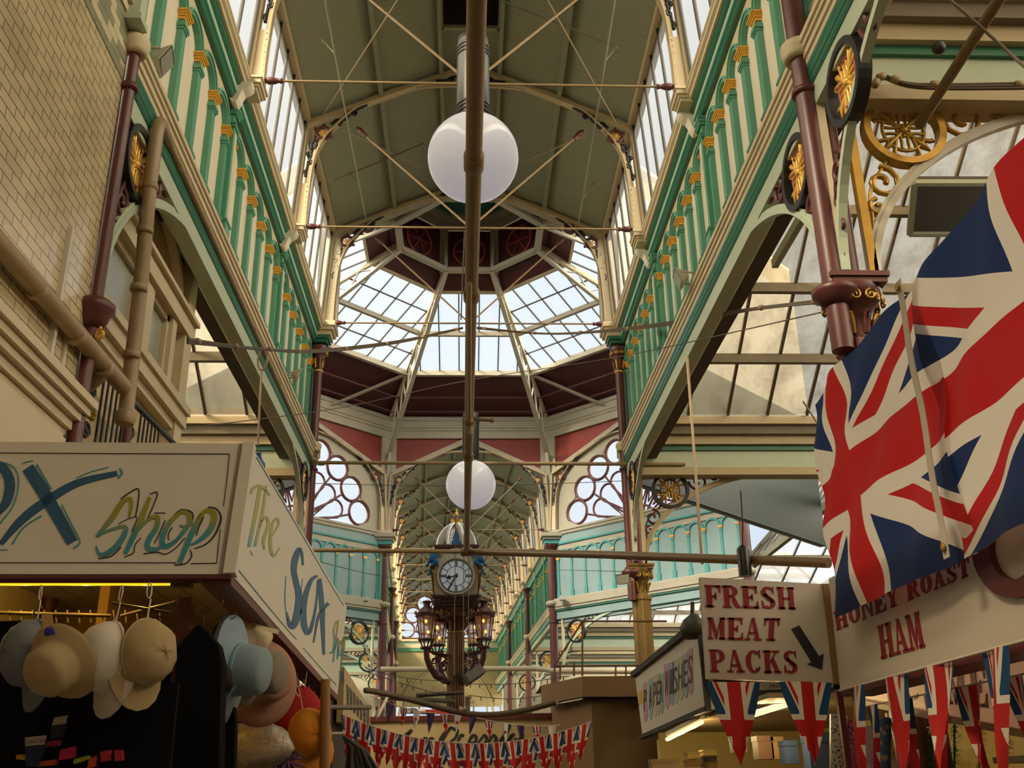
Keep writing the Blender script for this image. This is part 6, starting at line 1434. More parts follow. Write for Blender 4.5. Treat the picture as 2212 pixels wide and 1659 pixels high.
for k in range(14):
    f = .04+k*.068; p = a2.lerp(b2, f)+Vector((-.07, 0, -.035)); q.tube([p+Vector((0, .0, 0)), p+Vector((0, .0, -.03))]+[p+Vector((.018*math.sin(t), 0, -.045+.018*math.cos(t))) for t in (0, 1, 2, 3, 4)], .003, 4)
q.build('hooks', WIRE, sox)
t = thing('strip_light', 'glowing yellow fluorescent tube under the sock shop front fascia', 'strip light'); ta, tb = at_y(-150, 1257, 4.62), at_y(372, 1257, 4.62)
MB().tube([ta, tb], .017, 10).build('tube', TUBE_Y, t); MB().bar(tb, tb+Vector((.09, 0, 0)), .05, .05).build('end_holder', DARK, t); MB().bar(ta+Vector((0, .02, .05)), tb+Vector((.06, .02, .05)), .06, .04).build('batten', WHITE_G, t)
def lamp_light(a, b, n, watts, col):
    for k in range(n):
        d = bpy.data.lights.new('tube_light', 'POINT'); d.energy = watts; d.color = col; d.shadow_soft_size = 0.0
        o = bpy.data.objects.new('tube_light', d); C.objects.link(o); o.location = a.lerp(b, (k+.5)/n)+Vector((0, .045, -.035))
lamp_light(ta, tb, 4, 2.2, (1.0, .58, .10))
# ---- hats
def place(o, loc, R_): o.matrix_world = Matrix.Translation(loc) @ R_.to_4x4(); return o
def cap_hat(label, p, m, face, tilt=0.0, size=.105, sq=1.0, soft=.0):
    """peaked cap hung by its back: x = out of the crown, z = back strap up, the peak hangs down"""
    t = thing('peaked_cap', label, 'cap', 'caps hanging at the sock shop front')
    q = MB(); n, m_ = 20, 8; P = []; F = []
    for i in range(m_+1):
        a = PI/2*i/m_
        for j in range(n):
            b_ = 2*PI*j/n; r_ = size*math.cos(a)**.75; w_ = 1+soft*.09*math.sin(5*b_+i)+soft*.05*math.sin(9*b_-2*i); P.append((size*1.02*math.sin(a)*sq*w_, r_*math.sin(b_)*w_, r_*math.cos(b_)*1.12*w_))
    for i in range(m_):
        for j in range(n): F.append((i*n+j, i*n+(j+1) % n, (i+1)*n+(j+1) % n, (i+1)*n+j))
    q.add(P, F, True); q.build('crown', m, t)
    q = MB(); pk = []
    for i in range(9):
        b_ = PI+(-1+2*i/8)*1.05
        for k in range(5): e = size*(1+k*.17*(1-.55*((i-4)/4)**2)); pk.append((-.012*k+.03*(1-((i-4)/4)**2)*(k/4), e*math.sin(b_)*.98, e*math.cos(b_)*1.12))
    q.add(pk+[(x+.006, y, z) for x, y, z in pk], [(i*5+k, i*5+k+1, (i+1)*5+k+1, (i+1)*5+k) for i in range(8) for k in range(4)]+[(45+i*5+k, 45+(i+1)*5+k, 45+(i+1)*5+k+1, 45+i*5+k+1) for i in range(8) for k in range(4)], True); q.build('peak', m, t)
    q = MB(); q.tube([(.008, size*math.sin(2*PI*j/20), size*1.12*math.cos(2*PI*j/20)) for j in range(20)], .006, 5, closed=True); q.ball((size*1.03*sq, 0, 0), .008, 6); q.build('seam_band', m, t)
    q = MB(); q.tube([(0, 0, size*1.1), (0, .01, size*1.1+.08)], .003, 4); q.tube([(0, .012*math.sin(s), size*1.1+.11+.03*math.cos(s)) for s in [2*PI*j/10 for j in range(10)]], .003, 4, closed=True); q.build('string_loop', TAPE, t)
    return place(t, p, Matrix.Rotation(face, 3, 'Z') @ Matrix.Rotation(tilt, 3, 'X'))
GREYC = mat('grey cotton', (.13, .14, .15), .85, var=.15, scale=14); KHAKI = mat('khaki cotton', (.34, .25, .12), .85, var=.12, scale=14); WHITEC = mat('white cotton', (.50, .46, .39), .85, var=.08, scale=14)
cap_hat('grey cotton cap with a brown paper tag, leftmost of the hanging caps', at_y(72, 1412, 4.05), GREYC, -PI/2-.8, .10, .115, soft=.3)
cap_hat('white cotton cap hanging peak down in the middle of the row', at_y(236, 1420, 4.0), WHITEC, -PI/2-.75, -.10, .118, soft=.25)
cap_hat('khaki twill cap with a buckle strap, rightmost of the hanging caps', at_y(312, 1410, 4.0), KHAKI, -PI/2+1.0, .05, .112, soft=.3)
t = thing('bucket_hat', 'khaki rain hat with a round blue sticker on its brim, among the hanging caps', 'hat', 'caps hanging at the sock shop front')
q = MB(); q.lathe((0, 0, 0), [(.150, .0), (.143, .014), (.104, .03), (.098, .042), (.094, .10), (.076, .126), (.0, .135)], 28, (1, 0, 0)); q.build('crown_and_brim', KHAKI, t)
q = MB(); q.lathe((.022, -.01, .122), [(.024, 0), (.024, .003), (0, .004)], 18, (1, 0, 0)); q.build('round_sticker', mat('blue foil sticker', (.02, .025, .40), .25, var=.5, scale=40), t)
place(t, at_y(140, 1428, 3.93), Matrix.Rotation(-PI/2-.4, 3, 'Z') @ Matrix.Rotation(.55, 3, 'Y'))
t = thing('paper_tag', 'brown card tag hanging from the grey cap', 'tag'); q = MB(); P = [at_y(*p, 3.86) for p in ((89, 1328), (112, 1326), (118, 1370), (93, 1364))]; q.add(P+[p+Vector((0, .003, 0)) for p in P], [(0, 1, 2, 3), (7, 6, 5, 4)]+[(i, (i+1) % 4, 4+(i+1) % 4, 4+i) for i in range(4)]); q.build('card', mat('kraft card', (.40, .24, .09), .8, var=.1), t)
# straw hats: axis along x
def sun_hat(label, p, m, R0, RC, H, axis, dip=.05, band=None):
    t = thing('sun_hat', label, 'hat', 'straw sun hats hanging under the side fascia'); ax = Vector(axis).normalized()
    q = MB(); q.lathe((0, 0, 0), [(R0, -dip), (R0*.99, -dip+.006), (R0*.8, -.012), (RC*1.15, -.002), (RC*1.02, .008), (RC, .02), (RC*.97, H*.5), (RC*.9, H*.86), (RC*.76, H*.97), (RC*.3, H), (0, H)], 40, ax); q.build('crown_and_brim', m, t)
    if band:
        q = MB(); q.lathe((0, 0, 0), [(RC*1.01, .014), (RC*1.03, .016), (RC*1.02, .030), (RC*1.0, .032)], 40, ax)
        for k in range(3): q.tube([Vector((.02+.01*k, -RC*.75, -RC*.7)), Vector((-.0-.02*k, -RC*.8, -RC*1.5)), Vector((-.02-.03*k, -RC*.75, -RC*2.3+.1*k))], .003, 4)
        q.build('ribbon', band, t)
    t.location = p; return t
STRAW_B = mat('powder blue straw', (.20, .27, .33), .8, var=.12, scale=60, bump=.3); STRAW_G = mat('taupe straw', (.20, .17, .13), .8, var=.2, scale=60, bump=.3); STRAW_P = mat('pinkish brown straw', (.30, .155, .10), .8, var=.12, scale=50, bump=.3); NAVY = mat('navy felt', (.010, .011, .025), .85, var=.2, scale=20); STRAW_C = mat('cream straw', (.50, .43, .28), .8, var=.1, scale=50)
sun_hat('large pinkish brown straw hat with the widest brim, behind the blue one', at_y(572, 1472, 5.3), STRAW_P, .215, .11, .12, (.62, -.72, .02), .05)
sun_hat('taupe straw hat showing its crown between the blue and brown hats', at_y(545, 1450, 5.0), STRAW_G, .16, .108, .15, (.97, -.22, -.08), .02)
sun_hat('powder blue straw hat with thin blue ribbons trailing down', at_y(506, 1446, 4.66), STRAW_B, .235, .112, .15, (.985, -.14, -.08), .03, band=mat('pale blue ribbon', (.16, .30, .42), .7, var=.1))
sun_hat('navy felt hat seen edge-on, left of the powder blue hat', at_y(497, 1442, 4.64), NAVY, .235, .08, .05, (.99, -.10, -.05), .02)
sun_hat('black and cream edged hat seen edge-on, leftmost of the sun hats', at_y(485, 1455, 4.62), mat('dark straw with pale edge', (.05, .04, .03), .85, var=.3, scale=30), .225, .08, .06, (.99, -.10, -.02), .02)
t = thing('sun_hat', 'two upturned cream straw brims above the brown hat', 'hat', 'straw sun hats hanging under the side fascia'); q = MB(); q.lathe((0, 0, 0), [(.12, -.0), (.118, .006), (.075, .03), (.06, .07), (0, .08)], 24, (.8, -.2, -.5)); q.build('crown_and_brim', STRAW_C, t); t.location = at_y(548, 1376, 5.1)
t = thing('price_tag', 'white paper price strip sticking out above the brown straw hat', 'tag'); a, b = at_y(552, 1354, 5.0), at_y(602, 1365, 5.0); MB().bar(a, b, .003, .022).build('strip', mat('white paper', (.62, .6, .55), .8, var=0), t)
# soft novelty hats, rod and duster further along
def blob(b, c, r, s3, amp, seed, n=18):
    P = []; F = []; m_ = n//2
    for i in range(m_+1):
        a = PI*i/m_
        for j in range(n): e = 2*PI*j/n; w_ = 1+amp*noise((e, 3, seed+i), (a, 5, seed*2), (e+a, 7, seed)); P.append(Vector(c)+Vector((r*s3[0]*math.sin(a)*math.cos(e), r*s3[1]*math.sin(a)*math.sin(e), r*s3[2]*math.cos(a)))*w_)
    for i in range(m_):
        for j in range(n): F.append((i*n+j, (i+1)*n+j, (i+1)*n+(j+1) % n, i*n+(j+1) % n))
    b.add(P, F, True)
t = thing('novelty_hat', 'red plush hat with a hanging flap, above the orange cap', 'hat'); q = MB(); c_ = at_y(648, 1560, 6.5); blob(q, c_, .15, (1.0, .7, 1.35), .03, 1.0, 24); q.build('crown', mat('red plush', (.33, .012, .014), .95, var=.35, scale=60, bump=.6), t); q = MB(); f0 = at_y(596, 1545, 6.5); q.tube([at_y(615, 1520, 6.5), f0, at_y(602, 1575, 6.5), at_y(608, 1590, 6.5)], [.03, .035, .035, .02], 8); q.build('flap', mat('dark red plush', (.24, .01, .012), .95, var=.3, scale=60), t)
q = MB(); q.tube([c_+Vector((.02, -.03, .2)), c_+Vector((.03, -.02, .34)), Vector((c_.x+.03, c_.y-.02, 2.34))], .003, 4); q.build('hanging_string', TAPE, t)
ORANGE = mat('orange felt', (.52, .20, .012), .9, var=.15, scale=30)
t = cap_hat('orange felt cap with its peak down, hanging beside the wooden rod', at_y(668, 1585, 6.2), ORANGE, -PI/2+.5, .35, .125, soft=.3); t['group'] = 'novelty hats at the far end of the sock shop'
t = thing('display_rod', 'upright wooden rod at the far corner of the sock shop', 'rod'); MB().tube([at_y(703, 1468, 6.1), at_y(701, 1680, 6.1)], [.028, .03], 12).build('rod', mat('varnished wood', (.22, .11, .035), .5, var=.25, scale=5, stretch=(8, 8, .5)), t); MB().tube([at_y(703, 1528, 6.15), at_y(800, 1528, 6.4)], .014, 8).build('cross_rail', GREY_W, t)
t = thing('umbrella', 'folded dark grey umbrella hanging fan-like below the bunting on the left', 'umbrella'); q = MB(); tp = at_y(742, 1592, 6.8); n = 18
for k in range(n): f = k/(n-1); q.tube([tp+Vector((.0+.01*f, .02*math.sin(k*2.1), 0)), tp+Vector((.04+.10*f, .03*math.sin(k*1.7), -.06-.02*f)), tp+Vector((.02+.24*f, .03*math.sin(k*1.3), -.30+.05*f))], [.010, .014, .012], 5)
q.build('folds', mat('dark grey fabric', (.05, .05, .05), .8, var=.4, scale=30), t); MB().tube([at_y(712, 1586, 6.8), at_y(745, 1585, 6.8)], .012, 6).build('handle', WHITE_G, t)
# black garments and packed socks in the shade
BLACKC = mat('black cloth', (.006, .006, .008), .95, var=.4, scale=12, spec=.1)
def garment(label, pts, y, th=.10, m=BLACKC):
    t = thing('hanging_garment', label, 'clothing', 'dark garments on the sock shop rail'); q = MB(); P = [at_y(*p, y) for p in pts]; n = len(P); c_ = sum(P, Vector())/n
    front = [p for p in P]; back = [p+Vector((0, th, 0)) for p in P]; mid = [c_+(p-c_)*1.03+Vector((0, th/2, 0)) for p in P]
    q.add(front+mid+back, [tuple(range(n)), tuple(range(3*n-1, 2*n-1, -1))]+[(i, n+i, n+(i+1) % n, (i+1) % n) for i in range(n)]+[(n+i, 2*n+i, 2*n+(i+1) % n, n+(i+1) % n) for i in range(n)]); q.build('body', m, t)
    q = MB(); top = max(P, key=lambda p: p.z); q.tube([top+Vector((0, th/2, -.01)), top+Vector((0, th/2, .05)), top+Vector((.02, th/2, .075)), top+Vector((.03, th/2, .055))], .004, 5); q.build('hanger_hook', WIRE, t)
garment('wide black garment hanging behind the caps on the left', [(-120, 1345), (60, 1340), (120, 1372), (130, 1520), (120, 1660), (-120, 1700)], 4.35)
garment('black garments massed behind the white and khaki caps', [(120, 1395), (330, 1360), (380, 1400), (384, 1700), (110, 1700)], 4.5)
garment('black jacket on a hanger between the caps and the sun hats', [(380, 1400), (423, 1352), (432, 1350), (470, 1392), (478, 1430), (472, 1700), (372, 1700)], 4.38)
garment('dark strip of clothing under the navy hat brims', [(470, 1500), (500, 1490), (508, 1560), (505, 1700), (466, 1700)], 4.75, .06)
t = thing('garment_rail', 'dark crossed metal display rail above the hanging clothes', 'rail'); q = MB(); q.tube([at_y(243, 1303, 4.6), at_y(367, 1324, 4.6)], .007, 6); q.tube([at_y(262, 1330, 4.7), at_y(380, 1300, 4.5)], .007, 6); q.tube([at_y(-50, 1322, 4.7), at_y(240, 1330, 4.7)], .008, 6)
for k in range(16): x = -30+k*25; q.tube([at_y(x, 1318, 4.7), at_y(x+2, 1345, 4.7)], .004, 4)
q.build('rods', WIRE, t)
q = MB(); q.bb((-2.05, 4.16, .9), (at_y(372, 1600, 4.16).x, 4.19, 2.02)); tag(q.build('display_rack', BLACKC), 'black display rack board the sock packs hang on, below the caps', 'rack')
CARDW = mat('printed white card', (.35, .30, .24), .8, var=.1)
def sock_pack(label, pts, y, m, txt=None, band=None):
    t = thing('sock_pack', label, 'sock pack', 'packs of socks in the shade below the caps'); q = MB(); P = [at_y(*p, y) for p in pts]; n = len(P); q.add(P+[p+Vector((0, .03, 0)) for p in P], [tuple(range(n)), tuple(range(2*n-1, n-1, -1))]+[(i, n+i, n+(i+1) % n, (i+1) % n) for i in range(n)]); q.build('socks', m, t)
    if band: board('card_header', band, lambda a, b_, d=0: at_y(a, b_, y-.004-d), .003, CARDW, t)
    return t
pk = sock_pack('sock pack with a cream card reading Classic Sport', [(54, 1612), (97, 1606), (78, 1655), (55, 1656)], 4.1, mat('navy knit', (.01, .012, .04), .9, var=.2, scale=40), band=[(54, 1593), (101, 1588), (97, 1608), (54, 1612)])
def small_text(txt, px0, py0, px1, py1, plane, h_px, m, parent, name='lettering', slant=0.0):
    cu = bpy.data.curves.new('t', 'FONT'); cu.body = txt; cu.size = 1.0; o = bpy.data.objects.new('t', cu); C.objects.link(o); dg = bpy.context.evaluated_depsgraph_get(); me = bpy.data.meshes.new_from_object(o.evaluated_get(dg)); bpy.data.objects.remove(o)
    xs = [v.co.x for v in me.vertices]; ys = [v.co.y for v in me.vertices]; x0, x1 = min(xs), max(xs); y1 = max(ys)
    b = MB(); d = Vector((px1-px0, py1-py0))
    b.add([plane(px0+d.x*(v.co.x-x0)/(x1-x0)+slant*v.co.y*h_px/y1, py0+d.y*(v.co.x-x0)/(x1-x0)-v.co.y*h_px/y1, .003) for v in me.vertices], [tuple(p.vertices) for p in me.polygons]); bpy.data.meshes.remove(me)
    return b.build(name, m, parent)
small_text('Classic Spo', 55, 1607, 97, 1602, lambda a, b_, d=0: at_y(a, b_, 4.094-d), 9, SIGN_K, pk)
for (lab, pts, col) in (('crimson sock pack below the cream card', [(100, 1602), (128, 1598), (126, 1610), (97, 1614)], (.22, .008, .035)), ('orange-red sock pack at the bottom edge left of centre', [(78, 1646), (122, 1640), (118, 1652), (76, 1656)], (.30, .05, .008)), ('bright pink sock pack near the bottom edge', [(130, 1620), (160, 1612), (158, 1636), (126, 1642)], (.32, .01, .05)), ('lime green sock pack near the bottom edge', [(160, 1640), (190, 1632), (190, 1640), (158, 1650)], (.22, .26, .02)), ('orange sock pack right of the lime one', [(192, 1640), (208, 1632), (204, 1656), (188, 1659)], (.34, .04, .01)), ('red sock pack under the white cap', [(216, 1624), (236, 1620), (238, 1642), (218, 1646)], (.32, .012, .03)), ('small red sock pack farther right under the khaki cap', [(246, 1620), (262, 1620), (264, 1642), (248, 1644)], (.30, .012, .02)), ('yellow-banded sock pack at the far left', [(36, 1630), (54, 1630), (54, 1642), (34, 1640)], (.36, .22, .01)), ('dark patterned sock pack with a cream header beside the cards', [(112, 1562), (140, 1556), (130, 1592), (108, 1596)], (.02, .02, .03))):
    sock_pack(lab, pts, 4.12, mat('knit', col, .9, var=.2, scale=40), band=[(117, 1550), (147, 1545), (142, 1563), (112, 1567)] if 'patterned' in lab else None)
# cellophane, feathers under the brown hat
t = thing('cellophane_bag', 'crumpled clear cellophane bag under the brown straw hat', 'bag'); q = MB(); blob(q, at_y(550, 1612, 5.6), .13, (1.5, .6, .9), .05, 2.2, 26); q.build('film', mat('crinkled cellophane', (.30, .24, .18), .12, var=.5, scale=18, bump=1.0, spec=.9), t)
t = thing('feather_boa', 'mauve and purple feather boa hanging at the bottom edge', 'feather boa'); q = MB(); rnd = random.Random(4); c_ = at_y(590, 1645, 5.8)
for k in range(140): d = Vector((rnd.gauss(0, 1), rnd.gauss(0, .6), rnd.gauss(0, .7))).normalized(); s0 = c_+Vector((rnd.uniform(-.08, .10), 0, rnd.uniform(-.06, .05))); q.tube([s0, s0+d*.05, s0+d*.09+Vector((0, 0, -.015))], [.004, .006, .001], 4)
q.build('plumes', mat('mauve feathers', (.20, .10, .22), .95, var=.6, scale=12), t)
# odds and ends on the stall roof
t = thing('roof_board', 'grey board and blue tinsel propped on the sock shop roof corner', 'board'); q = MB(); P = [(-1.12, 4.9, 3.04), (-1.06, 4.8, 3.04), (-1.13, 4.86, 3.22), (-1.18, 4.96, 3.24)]; q.add(P+[Vector(p)+Vector((.03, .06, 0)) for p in P], [(0, 1, 2, 3), (7, 6, 5, 4)]+[(i, (i+1) % 4, 4+(i+1) % 4, 4+i) for i in range(4)]); q.build('panel', mat('grey card', (.16, .14, .12), .7, var=.1), t); q = MB(); blob(q, (-1.07, 4.84, 3.12), .045, (.8, .8, 1.3), .12, 3, 14); q.build('tinsel', mat('blue tinsel', (.06, .12, .30), .25, metal=.7, var=.6, scale=60, bump=1), t)

# ================================================================ neighbouring fascia on the left, name board across the end, brown kiosk
FY = mat('cream fascia paint', (.42, .33, .18), .55, var=.12, scale=3)
nb = thing('name_board', 'long cream name board with painted script across the aisle, behind the bunting', 'sign', None)
YN = 12.4; pl_n = lambda a, b_, d=0: at_y(a, b_, YN)+Vector((0, -d, 0))
board('board', [(792, 1556), (1210, 1548), (1210, 1720), (792, 1720)], pl_n, .08, FY, nb)
board('red_top_trim', [(790, 1549), (1210, 1540), (1210, 1551), (790, 1560)], lambda a, b_, d=0: pl_n(a, b_, d+.03), .14, MARB, nb)
SCRIPT = [([(868, 1600), (878, 1592), (886, 1580)], 3), ([(890, 1576), (876, 1590), (866, 1602)], [6, 9, 6]), ([(905, 1604), (917, 1595), (922, 1597), (918, 1606), (930, 1595), (937, 1596)], [5, 6, 6, 5, 5, 4]), ([(985, 1578), (974, 1572), (958, 1590), (952, 1606), (968, 1604)], [4, 6, 11, 11, 5]), ([(978, 1574), (988, 1576), (985, 1592), (973, 1602)], [4, 5, 6, 4]), ([(990, 1600), (996, 1588), (1002, 1590)], [5, 6, 6]), ([(1012, 1604), (1020, 1590), (1028, 1590), (1027, 1602), (1016, 1605)], [5, 7, 6, 6, 5]), ([(1034, 1604), (1046, 1588), (1052, 1598), (1046, 1605)], [4, 6, 7, 5]), ([(1056, 1604), (1066, 1588), (1072, 1598), (1066, 1605)], [4, 6, 7, 5]), ([(1080, 1600), (1098, 1570), (1101, 1567), (1096, 1580), (1084, 1600), (1090, 1604)], [4, 4, 5, 6, 7, 4]), ([(1096, 1602), (1106, 1592), (1110, 1586), (1102, 1590), (1100, 1602), (1112, 1600)], [5, 5, 5, 5, 7, 4]), ([(1114, 1594), (1118, 1602), (1130, 1584), (1124, 1606), (1110, 1618)], [5, 6, 4, 6, 4])]
strokes(SCRIPT, pl_n, SIGN_K, 'script_lettering', nb, ident, .006)
strokes([([(p[0]-2.5, p[1]+1.5) for p in P], 2.2) for P, w_ in SCRIPT], pl_n, mat('script green paint', (.03, .10, .03), .5, var=0), 'script_shading', nb, ident, .004)
strokes([([(818, 1598), (812, 1612), (816, 1632), (828, 1630)], [3, 6, 7, 3]), ([(890, 1640), (910, 1636), (934, 1642)], 4), ([(960, 1642), (990, 1638), (1010, 1643)], 4)], pl_n, SIGN_K, 'small_lettering', nb, ident, .006)
lf = thing('stall_fascia', 'cream fascia with tall dark lettering beyond the sock shop', 'sign'); pl_l = lambda a, b_, d=0: at_x(a, b_, -1.02)+Vector((d, 0, 0))
board('board', [(744, 1440), (800, 1532), (798, 1590), (740, 1560)], pl_l, .05, FY, lf)
b = MB()
for k, c_ in enumerate('ARTHURS'): x = 749+k*7.2; yt = 1478+k*8.5; ribbon(b, [(x, yt), (x+.8, yt+48-k*1.5)], 1.8, pl_l); ribbon(b, [(x+3.6, yt+5), (x+3.2, yt+50-k*1.5)], 1.6, pl_l); ribbon(b, [(x, yt+(22 if c_ in 'AHR' else 2)), (x+3.8, yt+(25 if c_ in 'AHR' else 6))], 2, pl_l)
b.build('lettering', SIGN_K, lf)
q = MB(); q.bb((-3.0, 8.3, 0), (-1.06, 12.2, 1.95)); q.bb((-3.0, 8.3, 1.95), (-1.10, 12.0, 2.35)); q.build('stall_body', DARK, lf)
kb = thing('brown_kiosk', 'brown painted kiosk with an overhanging fascia beside the name board', 'kiosk'); YK = 11.2; BRN = mat('mid brown paint', (.17, .10, .035), .5, var=.12, scale=3)
pk_ = lambda a, b_, d=0: at_y(a, b_, YK)+Vector((0, -d, 0))
A, B, A2, B2 = pk_(1258, 1461), pk_(1420, 1459), pk_(1258, 1505), pk_(1420, 1505); c1, c2 = at_y(1190, 1562, YK+1.3), at_y(1190, 1535, YK+1.3)
zt, zb = A.z, A2.z; xk = A.x
q = MB(); q.add([A, B, B2, A2, A+Vector((0, .08, 0)), B+Vector((0, .08, 0)), B2+Vector((0, .08, 0)), A2+Vector((0, .08, 0))], [(0, 3, 2, 1), (4, 5, 6, 7), (0, 1, 5, 4), (3, 7, 6, 2)])
e0 = Vector((xk-.38, YK+.95, 0)); q.add([Vector((xk, YK, zt)), Vector((xk, YK, zb)), Vector((e0.x, e0.y, zb)), Vector((e0.x, e0.y, zt)), Vector((xk+.07, YK+.05, zt)), Vector((xk+.07, YK+.05, zb)), Vector((e0.x+.08, e0.y+.05, zb)), Vector((e0.x+.08, e0.y+.05, zt))], [(0, 1, 2, 3), (7, 6, 5, 4), (1, 5, 6, 2), (0, 3, 7, 4)]); q.build('fascia', BRN, kb)
q = MB(); q.add([Vector((xk+.1, YK+.12, z)) for z in (0, zb)]+[Vector((xk+2.5, YK+.12, z)) for z in (zb, 0)]+[Vector((xk-.25, YK+1.1, z)) for z in (0, zb)], [(0, 1, 2, 3), (4, 5, 1, 0)]); q.build('walls', BRN, kb)
q = MB(); q.add([Vector((xk, YK, zt)), Vector((xk+2.5, YK, zt)), Vector((xk+2.5, YK+2, zt)), Vector((e0.x, YK+2, zt)), Vector((e0.x, e0.y, zt))], [(0, 1, 2, 3, 4)]); q.build('roof', GREY_W, kb)
q = MB(); q.bb((xk+.02, YK+.05, zb-.02), (xk+2.4, YK+.9, zb)); q.build('soffit', DARK, kb)
# guard rail on the kiosk roof
t = thing('guard_rail', 'thin rusty guard rail standing on the brown kiosk roof', 'railing'); q = MB(); RUST = mat('rusty brown rod', (.13, .065, .03), .6, var=.3, scale=20)
for (x, yb_) in ((1198, 1500), (1210, 1468), (1240, 1460), (1258, 1460)): q.tube([at_y(x, 1430 if x < 1245 else 1345, 12.0), at_y(x, yb_, 12.0)], .012, 6)
q.tube([at_y(1196, 1440, 12.0), at_y(1258, 1342, 12.0), at_y(1440, 1342, 12.0)], .013, 6); q.tube([at_y(1196, 1439, 12.0), at_y(1440, 1437, 12.0)], .013, 6)
for x in (1330, 1352): q.tube([at_y(x, 1437, 12.0), at_y(x, 1460, 12.0)], .010, 6)
q.build('rods', RUST, t)
# clutter on the name board roof
WP = mat('white plastic', (.55, .53, .48), .4, var=.06)
for (a, b_, lab) in (((820, 1506), (806, 1548), 'white pole leaning behind the name board, leftmost'), ((838, 1504), (816, 1548), 'white pole leaning behind the name board, rightmost')): tag(MB().bar(at_y(*a, 12.7), at_y(*b_, 12.7), .05, .03).build('white_pole', WP), lab, 'pole', 'poles stored on the name board')
t = thing('helmet_shell', 'dark grey domed shell lying on top of the name board', 'shell'); MB().lathe(at_y(890, 1541, 12.6), [(.085, 0), (.08, .03), (.055, .055), (0, .065)], 18).build('shell', mat('dark grey plastic', (.06, .06, .055), .4, var=.1), t)
t = thing('plastic_cup', 'white plastic cup on its side on top of the name board', 'cup'); MB().lathe(at_y(903, 1538, 12.6), [(.03, 0), (.035, .08), (.03, .09)], 14, (1, 0, .1)).build('cup', WP, t)
t = thing('red_box', 'red printed box lying on top of the name board', 'box'); p = at_y(941, 1538, 12.65); MB().box(p, (.30, .1, .05)).build('carton', mat('red carton', (.33, .03, .012), .5, var=.3, scale=30), t)

# ================================================================ food stall on the right
YB = 5.40; pl_b = lambda a, b_, d=0: at_y(a, b_, YB)+Vector((0, -d, 0)); pl_f = lambda a, b_, d=0: at_x(a, b_, 1.9)+Vector((-d, 0, 0))
food = thing('meat_stall', 'butcher stall with white boards reading FRESH MEAT PACKS and HONEY ROAST HAM', 'market stall')
fbd = board('end_board', [(1512, 1247), (1788, 1262), (1815, 1476), (1527, 1466)], pl_b, .035, SIGN_W, food)
b = MB(); letters(b, 'FRESH', [(1522, 1263.5), (1714, 1269), (1525, 1311.7), (1718, 1316.7)], pl_b); letters(b, 'MEAT', [(1528.3, 1333.7), (1685.5, 1335.6), (1530.3, 1381), (1681.6, 1385)], pl_b); letters(b, 'PACKS', [(1531.4, 1403), (1722, 1406), (1535.3, 1452.3), (1724, 1455)], pl_b); b.build('lettering', SIGN_R, fbd)
q = MB(); P = [(1709, 1359), (1726, 1351), (1769, 1418), (1779, 1412), (1775, 1447), (1743, 1435), (1752, 1430)]; A = [pl_b(*p, 0) for p in P]; B = [pl_b(*p, .004) for p in P]; q.add(A+B, [tuple(range(7)), tuple(range(13, 6, -1))]+[(i, (i+1) % 7, 7+(i+1) % 7, 7+i) for i in range(7)]); q.build('arrow', SIGN_K, fbd)
q = MB(); q.bar(pl_b(1782, 1262, -.01), pl_b(1807, 1477, -.01), .035, .05, (0, 1, 0)); q.build('corner_strip', mat('light brown wood', (.24, .13, .045), .55, var=.2, scale=6), food)
ff = board('fascia', [(1790, 1250), (2330, 985), (2330, 1350), (1815, 1490)], pl_f, .05, SIGN_W, food)
b = MB(); letters(b, 'HONEY ROAST', [(1802, 1322), (2093, 1203), (1809, 1362), (2097, 1243)], pl_f, gap=.16); letters(b, 'HAM', [(1896.5, 1352), (1985, 1320), (1905.5, 1424), (1999.5, 1398)], pl_f, gap=.12); b.build('lettering', SIGN_R, ff)
b = MB(); O = arc(2200, 1180, 88, 112, 150, 395, 30); I = arc(2200, 1180, 50, 72, 150, 395, 30)
O = [(x, 2*1180-y) for x, y in O]; I = [(x, 2*1180-y) for x, y in I]
A = [pl_f(*p, 0) for p in O]; B = [pl_f(*p, 0) for p in I]; A2_ = [pl_f(*p, .025) for p in O]; B2_ = [pl_f(*p, .025) for p in I]; n = len(A)
b.add(A+B+A2_+B2_, [(2*n+i, 2*n+i+1, 3*n+i+1, 3*n+i) for i in range(n-1)]+[(i, i+1, 2*n+i+1, 2*n+i) for i in range(n-1)]+[(n+i, 3*n+i, 3*n+i+1, n+i+1) for i in range(n-1)]); b.build('raised_initial', mat('maroon raised letter', (.10, .016, .02), .5, var=.1), ff)
q = MB(); a, b2 = pl_f(1815, 1492), pl_f(2330, 1352); q.bar(a+Vector((.08, 0, -.015)), b2+Vector((.08, 0, -.015)), .18, .03); q.bar(pl_f(1815, 1490, .01), pl_f(1815, 1490, .01)+Vector((0, 0, -.5)), .03, .03); q.build('lower_trim', MARB, food)
q = MB(); q.bb((1.95, 1.5, 2.55), (3.6, 5.35, 2.6)); q.build('stall_roof', GREY_W, food)
q = MB(); q.bb((3.3, 1.5, 0), (3.36, 7.2, 2.5)); q.build('back_boards', mat('stall back boards', (.20, .16, .11), .7, var=.2), food)
q = MB(); q.bb((2.1, 1.5, 1.38), (3.3, 5.3, 1.42)); q.bb((2.6, 1.5, 1.70), (3.3, 5.3, 1.73)); q.build('shelves', mat('grey shelf', (.24, .22, .19), .6, var=.1), food)
ms = thing('hanging_sign', 'lit inner sign with red lettering behind the large pennants', 'sign'); pl_m = lambda a, b_, d=0: at_x(a, b_, 2.3)+Vector((-d, 0, 0))
